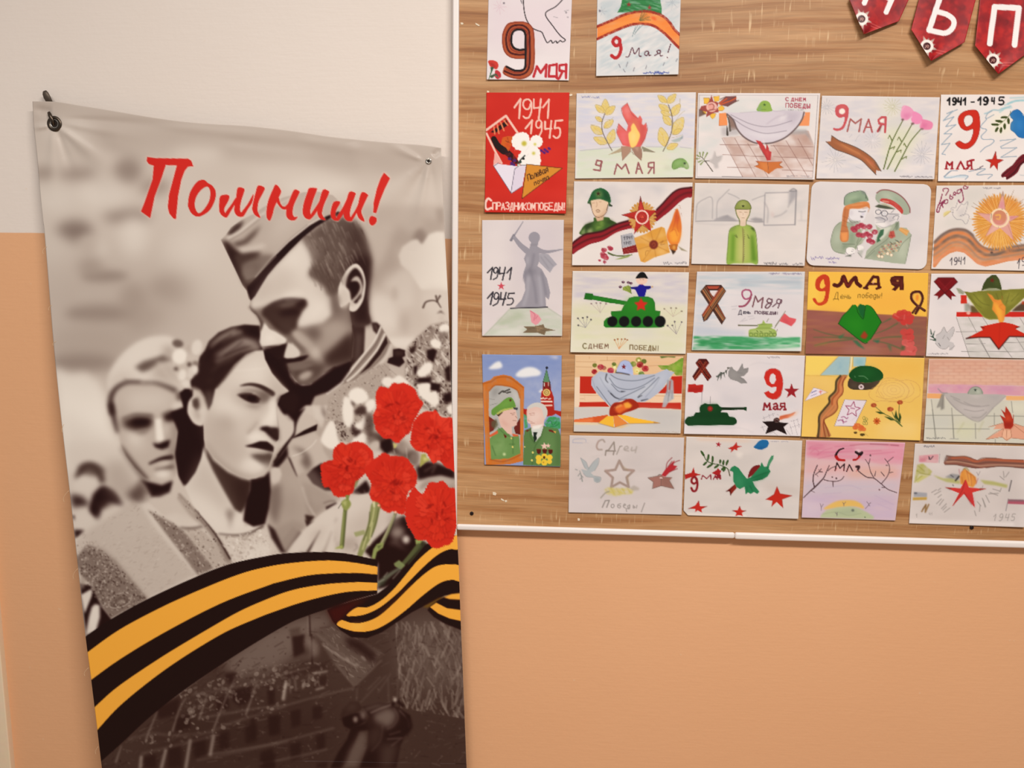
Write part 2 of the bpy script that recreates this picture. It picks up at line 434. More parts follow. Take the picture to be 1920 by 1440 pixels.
def d_helmet_ribbon(a):
    a.f(900, 0, 4.8).paper(2)
    a.p('bcc9cf', '1075,0 1800,-10 1785,640 1070,655', 14, .55, t=(1.2, 22, 6, -.5)).p('f0ecea', '1080,200 1780,120 1700,640 1090,600', 30, .35, t=(2, 18, 5, -.5))
    a.fan('8a94a0', 4, 1100, 100, 5, 40, 7, o=.4).fan('8a94a0', 4, 1730, 20, 5, 60, 8, o=.4).e('555566', 1077, 98, 10, o=.7)
    a.p('2f8244', '1290,-60 1610,-60 1634,60 1636,132 1560,122 1450,112 1340,112 1236,112 1266,60 1278,0', t=(.5, 14, 3, .3))
    a.l('1c5a30', 6, '1270,95 1400,80 1560,95 1630,118|1300,60 1420,40 1600,60|1330,10 1480,0 1600,20|1236,112 1290,100', o=.6).l('79c08a', 5, '1290,40 1380,20|1560,40 1620,70|1460,100 1540,70', o=.6)
    a.st('8f2e26', 1340, 40, 26).st('9c3a34', 1526, 68, 26)
    a.p('f48a3c', '1055,240 1180,186 1300,132 1420,106 1530,106 1640,142 1710,206 1750,266 1800,320 1796,438 1740,380 1660,300 1560,232 1450,214 1350,226 1220,276 1052,356', t=(.25, 30, 8, -.2))
    a.p('fba350', '1060,300 1250,200 1450,160 1600,200 1720,320 1600,230 1420,190', 12, .6)
    a.l('a12c1a', 24, '1050,240 1180,186 1300,132 1420,106 1530,106 1640,142 1710,206 1750,266 1805,318|1050,354 1220,276 1350,226 1450,214 1560,232 1660,300 1740,380 1800,440', t=(.6, 4, 3, .4))
    a.fan('7a6a3a', 5, 1430, 190, 10, 100, 11, -1.3, .0, .7).l('5a7a80', 5, '1370,330 1400,240|1378,300 1420,230|1390,310 1440,235|1400,290 1470,220', o=.7).e('f06a30', 1565, 165, 26, 14, .6, 4)
    a.l('bc2226', 30, '1226,336 1202,356 1198,385 1222,412 1252,398 1258,360 1226,336|1256,370 1268,440 1250,500 1218,522 1184,500').e('f0d8d8', 1226, 375, 10, 13)
    a.l('5c2636', 9, '1312,512 1340,505 1370,430 1392,486 1432,432 1432,500 1452,506|1516,462 1490,464 1482,490 1502,500 1518,470 1520,498 1536,496|1572,500 1600,482 1592,462 1612,452 1624,470 1606,484|1624,454 1622,500 1642,500').l('5c2636', 9, '1716,398 1692,472|1685,516 1687,520', sm=0)
    a.l('6a6672', 8, '1250,580 1262,608|1290,625 1306,648|1390,610 1380,640|1500,590 1490,620|1660,565 1648,590|1776,530 1764,552|1330,560 1315,600', o=.6, sm=0)
    a.scr('3a4a9a', 8, 1470, 655, 1700, 16, seed=4, o=.8)

def d_red_letter(a):
    a.f(890, 165, 5.879).paper(3, 6)
    a.p('b01c14', '110,1200 1010,1230 1005,1390 105,1375', 60, .35).p('c8241a', '130,50 500,50 300,800 115,900', 90, .4)
    c = 'f4c6b6'
    a.l(c, 22, '438,214 505,122 490,332', sm=0).l(c, 19, '622,150 590,125 545,140 535,190 560,230 600,225 624,160 626,250 600,320 560,332 536,312').l(c, 20, '652,124 652,222 728,214|730,122 706,338|752,214 820,126 806,332', sm=0)
    a.l(c, 21, '560,446 634,356 620,500', sm=0).l(c, 18, '738,378 715,355 685,368 676,410 695,440 722,432 740,385 738,470 714,525').l(c, 20, '776,370 776,452 846,446|846,362 826,550|968,356 892,362 882,444', sm=0).l(c, 20, '882,444 930,440 944,480 934,530 900,552 868,530')
    a.p('c82418', '140,475 340,330 470,520 420,800 300,830', 0, .6)
    a.p('230a0a', '176,486 352,352 372,408 226,498').l('ea8258', 17, '212,432 222,505|250,405 266,500|288,380 322,468|322,356 362,408', sm=0)
    a.l(c, 25, '128,464 345,306 482,508', sm=0).l(c, 22, '130,500 222,690 296,826', sm=0)
    a.l('1d0808', (60, 84), '210,560 256,640 320,690').l('2a0a10', (70, 60), '330,690 400,748 448,812', t=(.7, 4, 4))
    a.p('d4611d', '306,546 372,530 436,534 412,590 402,640 372,700 346,660 288,622', t=(.4, 8, 5)).l('8a3410', 6, '360,540 372,600 340,580 400,610', o=.8)
    for x, y in ((385, 780), (410, 830), (440, 800), (400, 860), (430, 850)): a.e('4c1a6c', x, y, 20, 16)
    for cx, cy, r in ((505, 590, 92), (530, 560, 70), (680, 590, 66), (655, 720, 66), (590, 660, 80), (560, 780, 80), (640, 800, 86)):
        for i in range(12): a.e('faf4ee', cx + r * .8 * math.cos(i * .524), cy + r * .8 * math.sin(i * .524), r * .3)
        a.e('faf4ee', cx, cy, r * .85)
    a.l('e2d4d8', 4, '470,640 440,690|600,640 560,700|700,650 660,640|560,760 600,720', o=.7)
    a.e('c9bc44', 545, 612, 28, b=6).e('d8ce60', 665, 620, 15, b=4).e('cfc454', 650, 720, 18, b=5)
    for x, y in ((735, 690), (775, 680), (800, 700), (822, 668), (765, 712)): a.e('5c1670', x, y, 20, 14, .6)
    a.p('f0b0a6', '222,700 300,822 204,856').p('ebe2ee', '206,856 236,832 462,862 556,852 562,884 526,1082 404,1160').p('e2d6e6', '556,852 440,892 402,1150 526,1082')
    a.l('5a5266', 6, '206,856 404,1162 526,1082|560,852 500,850 442,892 400,1156|262,826 210,862', sm=0)
    a.l('262a26', 14, '470,850 500,800 552,746').e('30443a', 500, 815, 18).e('1a1a1a', 538, 780, 16, 12).e('c8d0c0', 486, 850, 16, 14)
    a.p('d88d2e', '572,840 966,884 520,1222').l('5c2a10', 7, '572,840 966,884 520,1222 572,840', sm=0)
    a.tx('45240e', 9, 565, 965, 62, 'Полевая', .5, .07, .25, -.42).tx('45240e', 8, 640, 1030, 48, 'почта', .62, .14, .2, -.42)
    a.l('f7cfc2', 24, '182,1240 150,1218 122,1258 120,1310 138,1338 186,1322').tx('f7cfc2', 13, 200, 1264, 74, 'ПРАЗДНИКОМ', .5, .145, 0, .012, jit=.06).tx('f7cfc2', 13, 666, 1268, 76, 'ПОБЕДЫ!', .52, .165, 0, .0, jit=.05)

def d_statue(a):
    a.f(890, 405, 6.127).paper(4)
    a.p('cfc4cc', '400,70 1000,50 1010,500 500,900', 90, .5).p('ece2e0', '100,60 400,60 300,1000 110,900', 80, .5)
    g = '9d98a2'
    a.l(g, (10, 26), '556,66 470,200 448,228').l('88848e', 30, '418,278 450,222').l(g, (40, 70), '458,250 520,330 600,400')
    a.e(g, 685, 248, 66, 66).p(g, '650,300 735,290 720,350 760,375 740,440 742,520 720,575 770,610 830,720 868,880 852,962 815,930 818,1046 462,1046 540,960 582,850 566,700 550,742 560,650 592,560 566,490 590,430 630,370', sm=0)
    a.l(g, (66, 12), '720,396 830,412 1008,384').p('a9a5ae', '740,432 846,438 946,556 905,590 866,652 742,532')
    a.clip('590,430 630,370 740,380 742,520 720,575 770,610 868,880 852,962 818,1046 462,1046 582,850 550,742 592,560')
    a.l('85818c', 26, '680,440 660,560 620,640|770,650 820,900|640,620 690,820 710,1000|590,640 570,740', 10, .7).l('bdbac2', 22, '620,700 600,900 560,1030|740,700 760,860 770,1030|610,480 600,540', 12, .7).e('7e7a84', 650, 640, 60, 40, b=20, o=.6).clip()
    a.l('8b8791', 10, '760,470 850,600|800,460 900,570', 4, .6).l('827e88', 14, '640,330 720,330', 6, .5)
    a.p('c9cdbd', '404,1066 838,1054 1000,1160 1002,1372 108,1372', 3, .9, t=(.5, 16, 6)).l('a8b09c', 10, '404,1066 240,1240 110,1370|838,1054 1000,1160', 3, .6).p('a9b596', '260,1200 500,1100 600,1160 300,1260', 20, .5).p('e2e2d8', '300,1300 560,1290 500,1370 200,1370', 14, .7)
    a.l('46424a', 15, '412,1060 836,1048', sm=0)
    a.p('e59aa4', '634,1080 690,1112 735,1140 768,1190 730,1236 700,1254 652,1220 640,1140').l('c25a70', 8, '640,1090 690,1130 680,1200|720,1150 700,1180', 0, .7)
    a.p('7c6850', '560,1268 680,1270 790,1244 806,1284 930,1314 820,1324 802,1368 720,1340 552,1342 604,1302').p('a88c6a', '690,1262 800,1290 710,1330', 5, .7).l('56483a', 5, '604,1302 700,1290 820,1324|700,1262 710,1330', 0, .6)
    k = '38343c'
    a.l(k, 17, '148,652 206,590 184,728|290,590 284,664 344,658|352,590 320,736|370,654 424,592 402,730', sm=0).l(k, 15, '268,612 246,590 222,610 222,645 246,655 268,620 258,700 214,730')
    a.st('d0505e', 305, 806, 50)
    a.l(k, 18, '148,944 212,872 182,1016|304,880 296,958 356,952|362,880 322,1024|456,886 392,892', sm=0).l(k, 16, '280,905 252,880 226,905 226,945 254,955 280,915 264,996 212,1030').l(k, 15, '392,892 382,946 430,944 444,980 420,1014 372,1020')

def d_veterans_kremlin(a):
    a.f(890, 655, 6.127).paper(5)
    a.p('7e92c8', '90,60 1000,70 1000,260 90,250', 60, .7, t=(.5, 20, 7)).p('aab4d4', '560,300 1000,260 1000,680 560,680', 50, .6, t=(.8, 10, 10)).p('8799cb', '600,260 960,250 960,330 600,340', 25, .5)
    a.p('f1f1f2', '160,222 196,184 240,150 290,140 318,190 300,215 230,228', 8, 1, 1).p('f0f0f2', '470,300 520,240 600,206 690,212 760,262 740,300 660,312 540,322', 9, 1, 1).p('f0e6e8', '840,80 960,80 940,110', 12, .8).p('f4f0ee', '730,490 780,450 790,500', 6)
    a.p('b3261a', '556,680 620,690 760,700 760,545 908,540 914,700 1000,712 1000,780 930,740 900,760 840,770 600,780 560,740')
    a.p('5f9068', '826,226 862,376 784,376').l('34503c', 5, '826,226 862,376|826,226 784,376', sm=0).e('222430', 829, 212, 15)
    a.p('8c1f18', '786,376 872,376 876,476 782,476').l('3a2a20', 10, '790,372 800,440|866,372 862,440').l('e8e4d8', 8, '846,380 846,420|800,390 800,420')
    a.p('b3261a', '770,476 884,476 906,548 760,548').e('ecc878', 826, 496, 42).e('8a6a30', 826, 496, 24, w=8).e('c8a868', 826, 496, 14).l('f2dccc', 17, '766,600 886,600|790,645 886,645|762,566 790,560', sm=0).l('f2dccc', 12, '800,570 830,560|850,572 870,566', sm=0)
    a.p('3f9c5c', '800,850 850,780 900,770 980,790 990,910 850,930', t=(.7, 4, 4)).l('1e6a38', 8, '830,850 870,820 900,870 940,830|860,890 930,880 970,850', o=.7).p('48a05c', '560,740 600,760 610,900 575,910', t=(.6, 5, 5))
    a.p('5d814a', '572,930 660,892 790,880 960,914 990,1000 986,1345 556,1330 566,1000').p('6f9458', '780,950 900,960 960,1080 900,1300 740,1280', 50, .6).p('4a6c3a', '940,930 990,1000 986,1340 930,1320', 20, .5).l('3f5f30', 9, '790,890 760,1010 690,1130 660,1330|650,900 640,1000 690,1080', 2, .7)
    a.p('d9dcd6', '648,905 790,888 760,990 700,1060 660,980').p('18261e', '672,952 722,952 708,990 716,1030 684,1072 676,1010')
    a.p('e9c6ba', '600,690 640,640 740,620 810,660 826,760 800,820 780,890 660,905 640,860 606,830', sm=1).p('f3dcd2', '620,760 720,700 780,760 700,850 630,850', 25, .6)
    a.p('d6d2cc', '600,690 640,636 720,610 800,640 838,720 812,800 790,760 770,690 700,660', sm=1).l('b48478', 6, '630,740 690,730|640,755 690,752|620,800 615,820 660,830|640,850 690,846', 0, .8).p('f6efe8', '660,880 790,860 740,910 670,920', 4)
    a.p('6b241c', '850,918 900,930 920,962 850,940').p('d8a850', '896,936 936,940 930,966').p('6b241c', '586,930 650,918 600,950').e('e6d878', 668, 1185, 12).e('e6d878', 658, 1275, 12).e('d8cc80', 575, 1120, 9)
    a.st('f4cabc', 800, 1112, 46).st('f4cabc', 846, 1108, 30)
    for x in (738, 806, 872): a.p('5a1812', f'{x-28},1152 {x+26},1152 {x+20},1190 {x},1206 {x-22},1190').l('8a3a20', 4, f'{x-24},1146 {x+24},1146', sm=0)
    for x, y, r in ((735, 1246, 34), (800, 1230, 34), (862, 1240, 32), (735, 1290, 30), (800, 1300, 36), (860, 1290, 28)): a.e('f2cc3e', x, y, r)
    a.e('4a2a10', 798, 1242, 15).e('b8882a', 790, 1298, 8)
    # framed portrait on the left
    a.p('b9b7b4', '165,470 240,410 400,425 490,470 522,560 526,1200 400,1260 190,1272 170,1000 160,700')
    a.p('8e8c8a', '200,450 290,440 260,520 200,560', 18, .6).p('d2d0cc', '430,470 500,520 510,660 460,600', 14, .7).l('4e4a46', 18, '280,510 320,480 350,490|330,490 400,460|370,500 410,490').l('77736e', 6, '170,570 230,575|180,640 260,620', o=.6)
    a.p('7a2a20', '165,770 250,830 220,930 165,960').p('6e241c', '450,900 520,790 526,980 470,970').p('5d5a40', '190,830 250,800 270,870 230,920 190,880', 6, .8)
    a.p('6f9653', '170,1030 262,920 330,890 420,1004 510,990 526,1200 460,1225 400,1258 190,1272', sm=0).p('8fb070', '200,1050 340,1020 360,1180 230,1230', 40, .6, t=(.8, 10, 10)).l('4a6e38', 10, '270,900 330,960 400,1000|440,1010 440,1200|200,1110 240,1220|400,1090 460,1090', 3, .7)
    a.p('e0663e', '164,990 264,930 266,966 172,1012').p('e0663e', '430,970 500,980 500,1000 440,1000').p('6a1814', '330,970 372,1000 350,1024')
    a.p('e8c2b4', '268,770 300,700 470,690 492,790 484,872 424,892 432,980 380,968 300,882 284,830', sm=0).p('d8a496', '300,790 380,860 420,890 330,870', 16, .6).p('4e3a2a', '250,750 330,700 320,730 275,775').l('8a5c4c', 6, '410,735 460,730|430,750 455,748|440,820 478,822|470,770 486,790', 0, .8)
    a.e('e6d278', 422, 1022, 10).e('e6d278', 436, 1122, 11).e('dce8b0', 340, 1205, 16, b=5)
    a.p('6a9a40', '192,740 200,690 284,626 366,560 430,560 470,662 380,680 300,700 250,742 222,762', sm=1).p('86b456', '260,660 380,590 420,620 330,660', 20, .6).p('b9bf62', '250,735 330,686 470,662 472,678 340,706 262,752').p('3a3a48', '440,668 498,672 490,698 452,690').e('5a3a1c', 410, 584, 14)
    a.p('d2762c', '88,384 180,352 220,312 330,290 420,310 500,372 570,432 562,760 556,1284 400,1322 130,1334 112,900|165,480 240,412 400,428 490,474 520,560 526,1196 400,1252 190,1266 172,1000 162,700', t=(.22, 8, 8))
    a.l('a4501a', 12, '95,392 190,372 250,330 340,316 420,336 500,396 560,440|165,480 240,412 400,428 490,474 520,560|180,1266 300,1290 400,1270 530,1210', 2, .7).l('e8944a', 9, '110,420 130,900 150,1300|545,480 540,900 536,1240', 4, .6)

def d_fire_leaves(a):
    a.f(1070, 165, 8).paper(6)
    a.p('cfd0e2', '100,90 1870,80 1850,880 1400,880 760,880 120,930', 12, .6, t=(1.3, 26, 5)).p('dcd2da', '110,500 1840,450 1830,880 120,920', 60, .4).p('d6dcc6', '105,940 760,885 1400,885 1850,905 1840,1335 80,1350', 8, .95, t=(.5, 30, 6)).p('e6e0c8', '1100,900 1500,1000 1400,1300 700,1330 800,1000', 60, .5)
    a.l('8f8ba6', 7, '140,940 400,915 740,882|1130,880 1380,884|1640,885 1810,905', 2, .6)
    Y = 'e4c872'
    def leaf(x0, y0, x1, y1, w=.26, c=Y):
        dx, dy = x1 - x0, y1 - y0
        q = [[x0, y0], [x0 + dx * .35 - dy * w, y0 + dy * .35 + dx * w], [x0 + dx * .7 - dy * w * .8, y0 + dy * .7 + dx * w * .8], [x1, y1], [x0 + dx * .7 + dy * w * .8, y0 + dy * .7 - dx * w * .8], [x0 + dx * .35 + dy * w, y0 + dy * .35 - dx * w]]
        Q = spline(q, True)
        a.p(c, Q, 3, .95, t=(.4, 5, 2, .8)); a.l('a68e54', 6, np.concatenate([Q, Q[:1]]), 1, .7, 0); a.l('c09a50', 5, [[x0, y0], [x0 + dx * .7, y0 + dy * .7]], 1, .6, 0)
    for v in ((520, 380, 520, 165), (505, 370, 370, 255), (520, 400, 665, 270), (475, 500, 370, 430), (500, 600, 640, 480), (480, 690, 300, 570), (545, 830, 345, 745), (570, 840, 650, 620),
              (1440, 220, 1310, 110), (1450, 230, 1580, 90), (1480, 350, 1320, 250), (1510, 420, 1640, 240), (1505, 560, 1385, 400), (1530, 700, 1690, 440), (1420, 880, 1350, 590), (1440, 910, 1610, 840), (1490, 410, 1350, 350), (1540, 690, 1660, 620)): leaf(*v)
    a.l('77685a', 13, '512,385 470,520 480,660 560,830 622,940|1465,250 1520,420 1520,620 1460,800 1385,950').l('a89a6a', 6, '500,480 600,470 640,440|1500,750 1600,730 1680,700|1530,560 1640,400 1715,340|1640,230 1640,160|480,540 300,550', 1, .6)
    a.p('9fb0a8', '1500,790 1640,740 1690,705 1640,800 1560,815', 4, .7).p('6a7f90', '1640,770 1688,710 1680,760', 4, .6)
    a.p('b08a74', '760,870 905,880 900,950 775,1090').p('a27c6a', '905,885 1050,865 1075,1000 1060,1090 960,1000').p('b6a486', '770,890 760,960 560,1005 640,960').p('8d8a72', '1070,880 1270,965 1090,945').p('c9a08c', '950,890 1020,880 1010,960', 8, .6)
    a.l('7d5e52', 7, '760,880 775,1090 905,950 1060,1090 1070,880|1080,880 1270,965 1090,950|905,890 940,1000', 1, .6, 0)
    a.p('e0605a', '720,530 800,610 840,650 860,560 780,400 765,300 850,225 905,340 1010,450 1040,410 1075,470 1065,540 1095,560 1130,520 1150,640 1120,760 1050,880 900,885 780,860 690,670', 2, 1, t=(.15, 20, 8)).p('f28a86', '780,300 870,260 900,480 830,440', 20, .7).p('ee7478', '720,660 830,640 850,850 790,850', 24, .7).p('d97656', '880,480 1000,480 1060,700 960,560', 20, .8).p('c4514c', '1030,500 1120,600 1100,800 1040,860 1050,700', 12, .5)
    a.l('944848', 7, '720,530 690,670 780,850|850,225 765,300 780,400 860,550|850,225 920,390 1010,460|720,540 820,640|1130,520 1150,640 1060,860', 1, .65)
    a.p('fccf72', '945,530 1000,620 1040,710 1000,830 960,880 900,880 865,700 905,640 905,580', 4, 1, 1).p('ffdf96', '930,640 980,720 940,840 900,740', 22, .7)
    c = '9a5a5c'
    a.l(c, 24, '470,1100 395,1085 375,1150 440,1170 470,1100 440,1240 345,1225', sm=0).l(c, 24, '655,1290 695,1140 765,1215 825,1140 875,1280|980,1280 1015,1120 1075,1280|1000,1215 1050,1215|1250,1280 1250,1115 1170,1125 1165,1185 1245,1195|1215,1200 1165,1280', sm=0)
    a.p('7ea35a', '1515,1190 1530,1110 1600,1062 1690,1060 1745,1110 1775,1190 1740,1220 1690,1190 1640,1185 1600,1210 1545,1222', 2, 1, 1).p('93b774', '1560,1110 1660,1080 1680,1130 1580,1170', 16, .7).p('a9b98e', '1690,1120 1760,1130 1770,1205 1710,1190', 6, .8).st('344a2c', 1710, 1132, 28).l('4c6c38', 8, '1520,1195 1540,1110 1610,1062 1690,1060', 1, .7).l('5c7c44', 8, '1545,1222 1640,1190 1690,1190', 1, .7).p('c4c2aa', '1400,1160 1520,1180 1500,1240 1400,1220', 20, .4)
    a.scr('6a72a8', 7, 165, 140, 430, 26, seed=9, o=.8, gaps=(.5,))

def d_grey_cloak_tiles(a):
    a.f(1300, 165, 8).paper(7)
    a.p('d2d6d4', '90,130 1860,130 1830,600 450,720 60,1320', 30, .5, t=(1, 30, 14)).l('8a8588', 6, '88,104 1872,108 1790,1350', 0, .8, 0).l('8a8588', 6, '88,104 55,1335 1790,1350', 0, .8, 0).l('6c6668', 8, '430,1330 1780,1352', 0, .7, 0)
    a.clip('440,740 1730,640 1815,870 1790,1350 740,1340')
    a.p('cdb2a8', '440,740 1730,640 1815,870 1790,1350 740,1340', 0, .8, t=(.7, 18, 10))
    for q in ('1240,860 1640,860 1800,1050 1360,1050', '980,1020 1200,1030 1260,1200 1040,1200', '1450,680 1720,690 1790,870 1560,870', '520,860 700,870 780,1010 600,1010'): a.p('b0887a', q, 14, .5)
    a.p('e0d0cc', '1250,1220 1790,1250 1790,1350 1330,1340', 10, .6)
    a.clip().l('8a625a', 8, '430,750 740,1335|620,750 935,1330|815,830 1120,1335|1000,880 1060,1010|1205,860 1520,1330|1390,790 1720,1340|1570,760 1790,1160|400,850 960,856|1160,866 1800,885|440,1000 1090,1030|1200,1030 1800,1056|510,1188 920,1200|1330,1228 1790,1245', 1, .75, 0)
    a.p('8f7268', '520,390 620,470 660,620 560,640 540,560').p('f09458', '388,376 500,372 512,560 385,565').p('ee9660', '1640,368 1752,362 1735,568 1570,568').l('b46a44', 6, '388,376 385,565 512,560', 0, .7, 0)
    a.p('b7aeb0', '420,590 660,600 690,700 430,720', 16, .7).p('9a9698', '1490,620 1700,620 1810,860 1740,760 1680,690 1400,700', 10, .6)
    a.l('5d544c', (12, 30), '500,400 535,500 552,640').l('4c443e', (8, 34), '505,570 512,700').l('a08c80', 8, '530,400 600,480', 0, .7)
    a.p('d6ccd4', '490,368 700,372 1000,350 1300,340 1660,360 1620,480 1540,600 1380,740 1200,815 1100,835 1000,830 900,815 760,730 660,600 600,480', 0, 1, 1).p('e2dadf', '700,640 1000,760 1300,740 1450,620 1300,680 900,660', 20, .7).p('bdb2be', '1300,350 1620,370 1500,560 1400,470', 30, .7).p('e8e0e2', '1320,380 1420,400 1380,470 1280,500', 14, .6)
    a.l('857a86', 9, '560,400 700,470 860,540 1060,580 1250,560 1480,490|600,460 760,570 940,650 1120,682 1400,640', 2, .8).l('a090a0', 10, '1100,540 1250,440 1380,400', 6, .5).l('b0a4b0', 7, '1180,330 1240,350 1380,330|700,372 1000,350', 2, .7)
    a.l('6d5a5a', 22, '505,390 600,480 660,620 760,735 900,815 1000,832 1100,832|1100,832 1210,815 1380,742 1540,602 1630,470 1660,365', 2)
    a.p('8fb04e', '962,345 975,270 1020,205 1080,190 1140,215 1170,290 1168,350', 1, 1, 1).p('7c9c8a', '962,345 985,270 1010,240 1020,340', 14, .6).st('40602c', 1068, 252, 28).l('5a7a34', 6, '1020,325 1090,325', 0, .8)
    a.p('7d4a4a', '380,220 490,125 640,120 650,200 520,280 420,260').l('d85a28', 20, '390,230 500,160|400,250 560,190 640,150', 2, .9).l('5e4236', 12, '400,170 490,130|500,270 680,185|530,190 640,125', 2, .8)
    for q in ('155,150 240,150 235,240 160,235', '300,130 390,120 385,195 320,205', '375,290 430,260 470,305 440,340 380,340', '130,320 195,320 195,390 140,390', '250,380 340,385 320,440 285,465 255,430'): a.p('f0bc42', q).l('a8742c', 6, q + ' ' + q.split()[0], 0, .7, 0)
    a.p('a04a44', '275,105 300,200 380,220 360,290 385,360 300,375 190,440 205,360 90,330 120,270 190,260 235,200').e('ecb8ac', 275, 285, 84, 76).e('c0645c', 275, 285, 84, 76, w=7).e('e8a498', 270, 280, 52, 46).l('9a4a40', 14, '235,250 285,240 310,275 290,320 240,330|220,340 330,320', 2, .8).p('5a4038', '85,320 130,330 190,390 85,435', 4, .8)
    c = 'a83a4c'
    a.tx(c, 13, 1388, 142, 52, 'С', .75, .2, -.05).tx(c, 12, 1470, 150, 44, 'ДНЕМ', .85, .5).tx(c, 13, 1388, 228, 60, 'ПОБЕДЫ', .7, .36, 0, .04).tx('8a8088', 6, 1420, 318, 24, '1941 - 1945', .6, .45, o=.6)
    a.p('c03a3a', '932,780 1010,800 1070,880 1085,920 1110,850 1130,900 1140,950 1170,955 1160,1085 1105,1090 1060,990 1000,880', 1).l('8a2228', 8, '990,880 1040,960 1110,1060|1100,850 1090,920', 0, .7).p('d5524a', '1080,930 1130,960 1120,1050', 8, .6).l('f4e6e4', 12, '1060,860 1050,780 1085,900', 4, .6)
    a.p('c96f34', '940,1095 1120,1110 1335,1105 1290,1150 1350,1195 1240,1210 1130,1290 1060,1240 915,1175 980,1145').p('dd8a48', '1000,1120 1120,1120 1120,1260 1040,1220', 16, .6).l('7c4a30', 8, '940,1095 980,1145 915,1175|1335,1105 1290,1150 1350,1195|1115,1110 1130,1285', 1, .7).l('a0403a', 8, '940,1098 1100,1108 1330,1105', 1, .6)
    for q in ('60,1010 100,1040', '95,970 110,1030', '150,965 135,1040', '210,975 160,1070', '50,1060 100,1060', '80,1110 140,1080', '110,1145 160,1090'): a.l('7c8a4a', (24, 8), q, 1, .9, 0)
    a.l('544c40', (14, 8), '290,1250 165,1080 100,1020|170,1100 240,1090').p('b5aeac', '320,940 345,1030 440,1010 420,1080 370,1130 380,1200 320,1210 300,1140 220,1090 280,1060', 10, .75).l('9a9492', 6, '320,950 350,1040 440,1015|230,1095 320,1140', 2, .5)
    a.scr('7a747c', 6, 1400, 1322, 1560, 18, seed=5).scr('8a848c', 5, 1600, 1322, 1740, 14, seed=6)

def d_pink_carnations(a):
    a.f(1530, 165, 8).paper(8)
    a.p('cfcbd2', '80,130 1850,150 1770,1360 10,1350', 40, .5, t=(1.2, 24, 8)).p('e0dcc4', '950,180 1250,180 1250,480 980,460', 70, .6).p('dcdcb8', '1050,560 1600,620 1250,1200 1020,1200', 70, .7)
    for x, y, r, c in ((165, 290, 120, 'a7a8ae'), (1150, 280, 130, 'b3b083'), (290, 1080, 170, 'a9a9ae'), (1590, 1000, 170, 'a2a2aa'), (850, 790, 140, 'b6b4ba')): a.fan(c, 7, x, y, 20, r, 15, o=.55, seed=int(x))
    a.p('f6eceb', '820,760 900,760 860,830', 20, .7).l('a5a2a8', 7, '590,800 620,740 660,700|500,740 540,700|1600,700 1700,660|600,1180 700,1220', 1, .5)
    c = 'c9555a'
    a.p(c, '290,370 300,280 370,245 450,255 492,320 480,440 440,560 400,620 320,645 260,625 262,600 340,605 400,560 430,440 360,448 310,420|345,350 360,320 400,308 430,330 430,370 395,392 355,380', 1, 1, 1).p('e07a70', '300,290 420,260 470,300 380,290', 14, .6).e('fdeadb', 392, 350, 40, 36, b=8)
    a.l('a8625e', 25, '470,650 515,465 590,530 680,465 645,655', 1, 1, 0).l('b05a5a', 26, '715,660 790,470 842,660|755,590 830,590', 1, 1, 0).l('c45358', 34, '1035,660 1045,440 985,440 938,480 950,535 1035,545|985,545 925,650', 1, 1, 0).p('5c2a2c', '955,590 985,560 960,650 925,655', 6, .7).e('fbeee0', 985, 490, 30, 16, b=6)
    a.p('a0603c', '235,715 350,790 480,840 620,900 760,985 880,1090 975,1245 905,1235 900,1300 800,1200 690,1090 560,1020 420,965 280,915 150,805 220,800', 0, 1, 0).p('c4774a', '240,790 480,880 640,960 780,1080 880,1200 700,1040 480,940', 12, .8).p('d07050', '700,1010 860,1120 890,1200 780,1100', 12, .7).l('5f4a40', 13, '235,715 350,790 480,840 620,900 760,985 880,1090 975,1245|150,805 280,915 420,965 560,1020 690,1090 800,1200 900,1300', 1, .85).l('d89a58', 8, '380,840 520,920 660,990|760,1070 830,1160 880,1210', 3, .6).l('5a443a', 10, '880,1120 975,1245|235,720 240,770', 2, .6)
    for q in ('1300,490 1200,680 1110,880 1015,1215', '1440,545 1330,740 1200,960 1070,1215', '1570,620 1420,800 1300,1020 1180,1250'): a.l('6f7a44', (15, 20), q).l('4d5830', 6, q, 1, .5)
    a.l('717a44', (18, 10), '1140,790 1105,710 1080,760|1110,910 1180,880 1160,920|1280,800 1245,735 1220,780|1210,960 1280,930 1270,970|1350,880 1325,830 1310,860|1280,1070 1360,1025 1350,1060', sm=0)
    a.p('ea9cbc', '1310,265 1400,280 1465,350 1440,420 1370,480 1300,470 1270,420 1280,330', 2, 1, 1).p('ec8fb8', '1465,350 1570,400 1600,480 1540,540 1460,530 1425,470 1440,420', 2, 1, 1).p('e888ac', '1600,470 1720,500 1755,550 1720,620 1600,620 1555,580 1570,510', 2, 1, 1)
    a.p('d878a4', '1320,380 1440,380 1380,470 1300,440', 18, .6).p('d8709c', '1600,520 1680,540 1640,610 1580,590', 16, .7).l('f2c2d6', 9, '1280,350 1330,270|1440,430 1400,470|1580,500 1560,580', 4, .8).e('7d5a5c', 1300, 475, 22, 16, b=4).e('7d5a5c', 1450, 535, 26, 16, b=4).e('8d6a6c', 1590, 615, 26, 14, b=4)
    a.scr('5a5660', 8, 1255, 1330, 1445, 20, seed=2).scr('5a5660', 6, 1480, 1335, 1745, 14, seed=3)

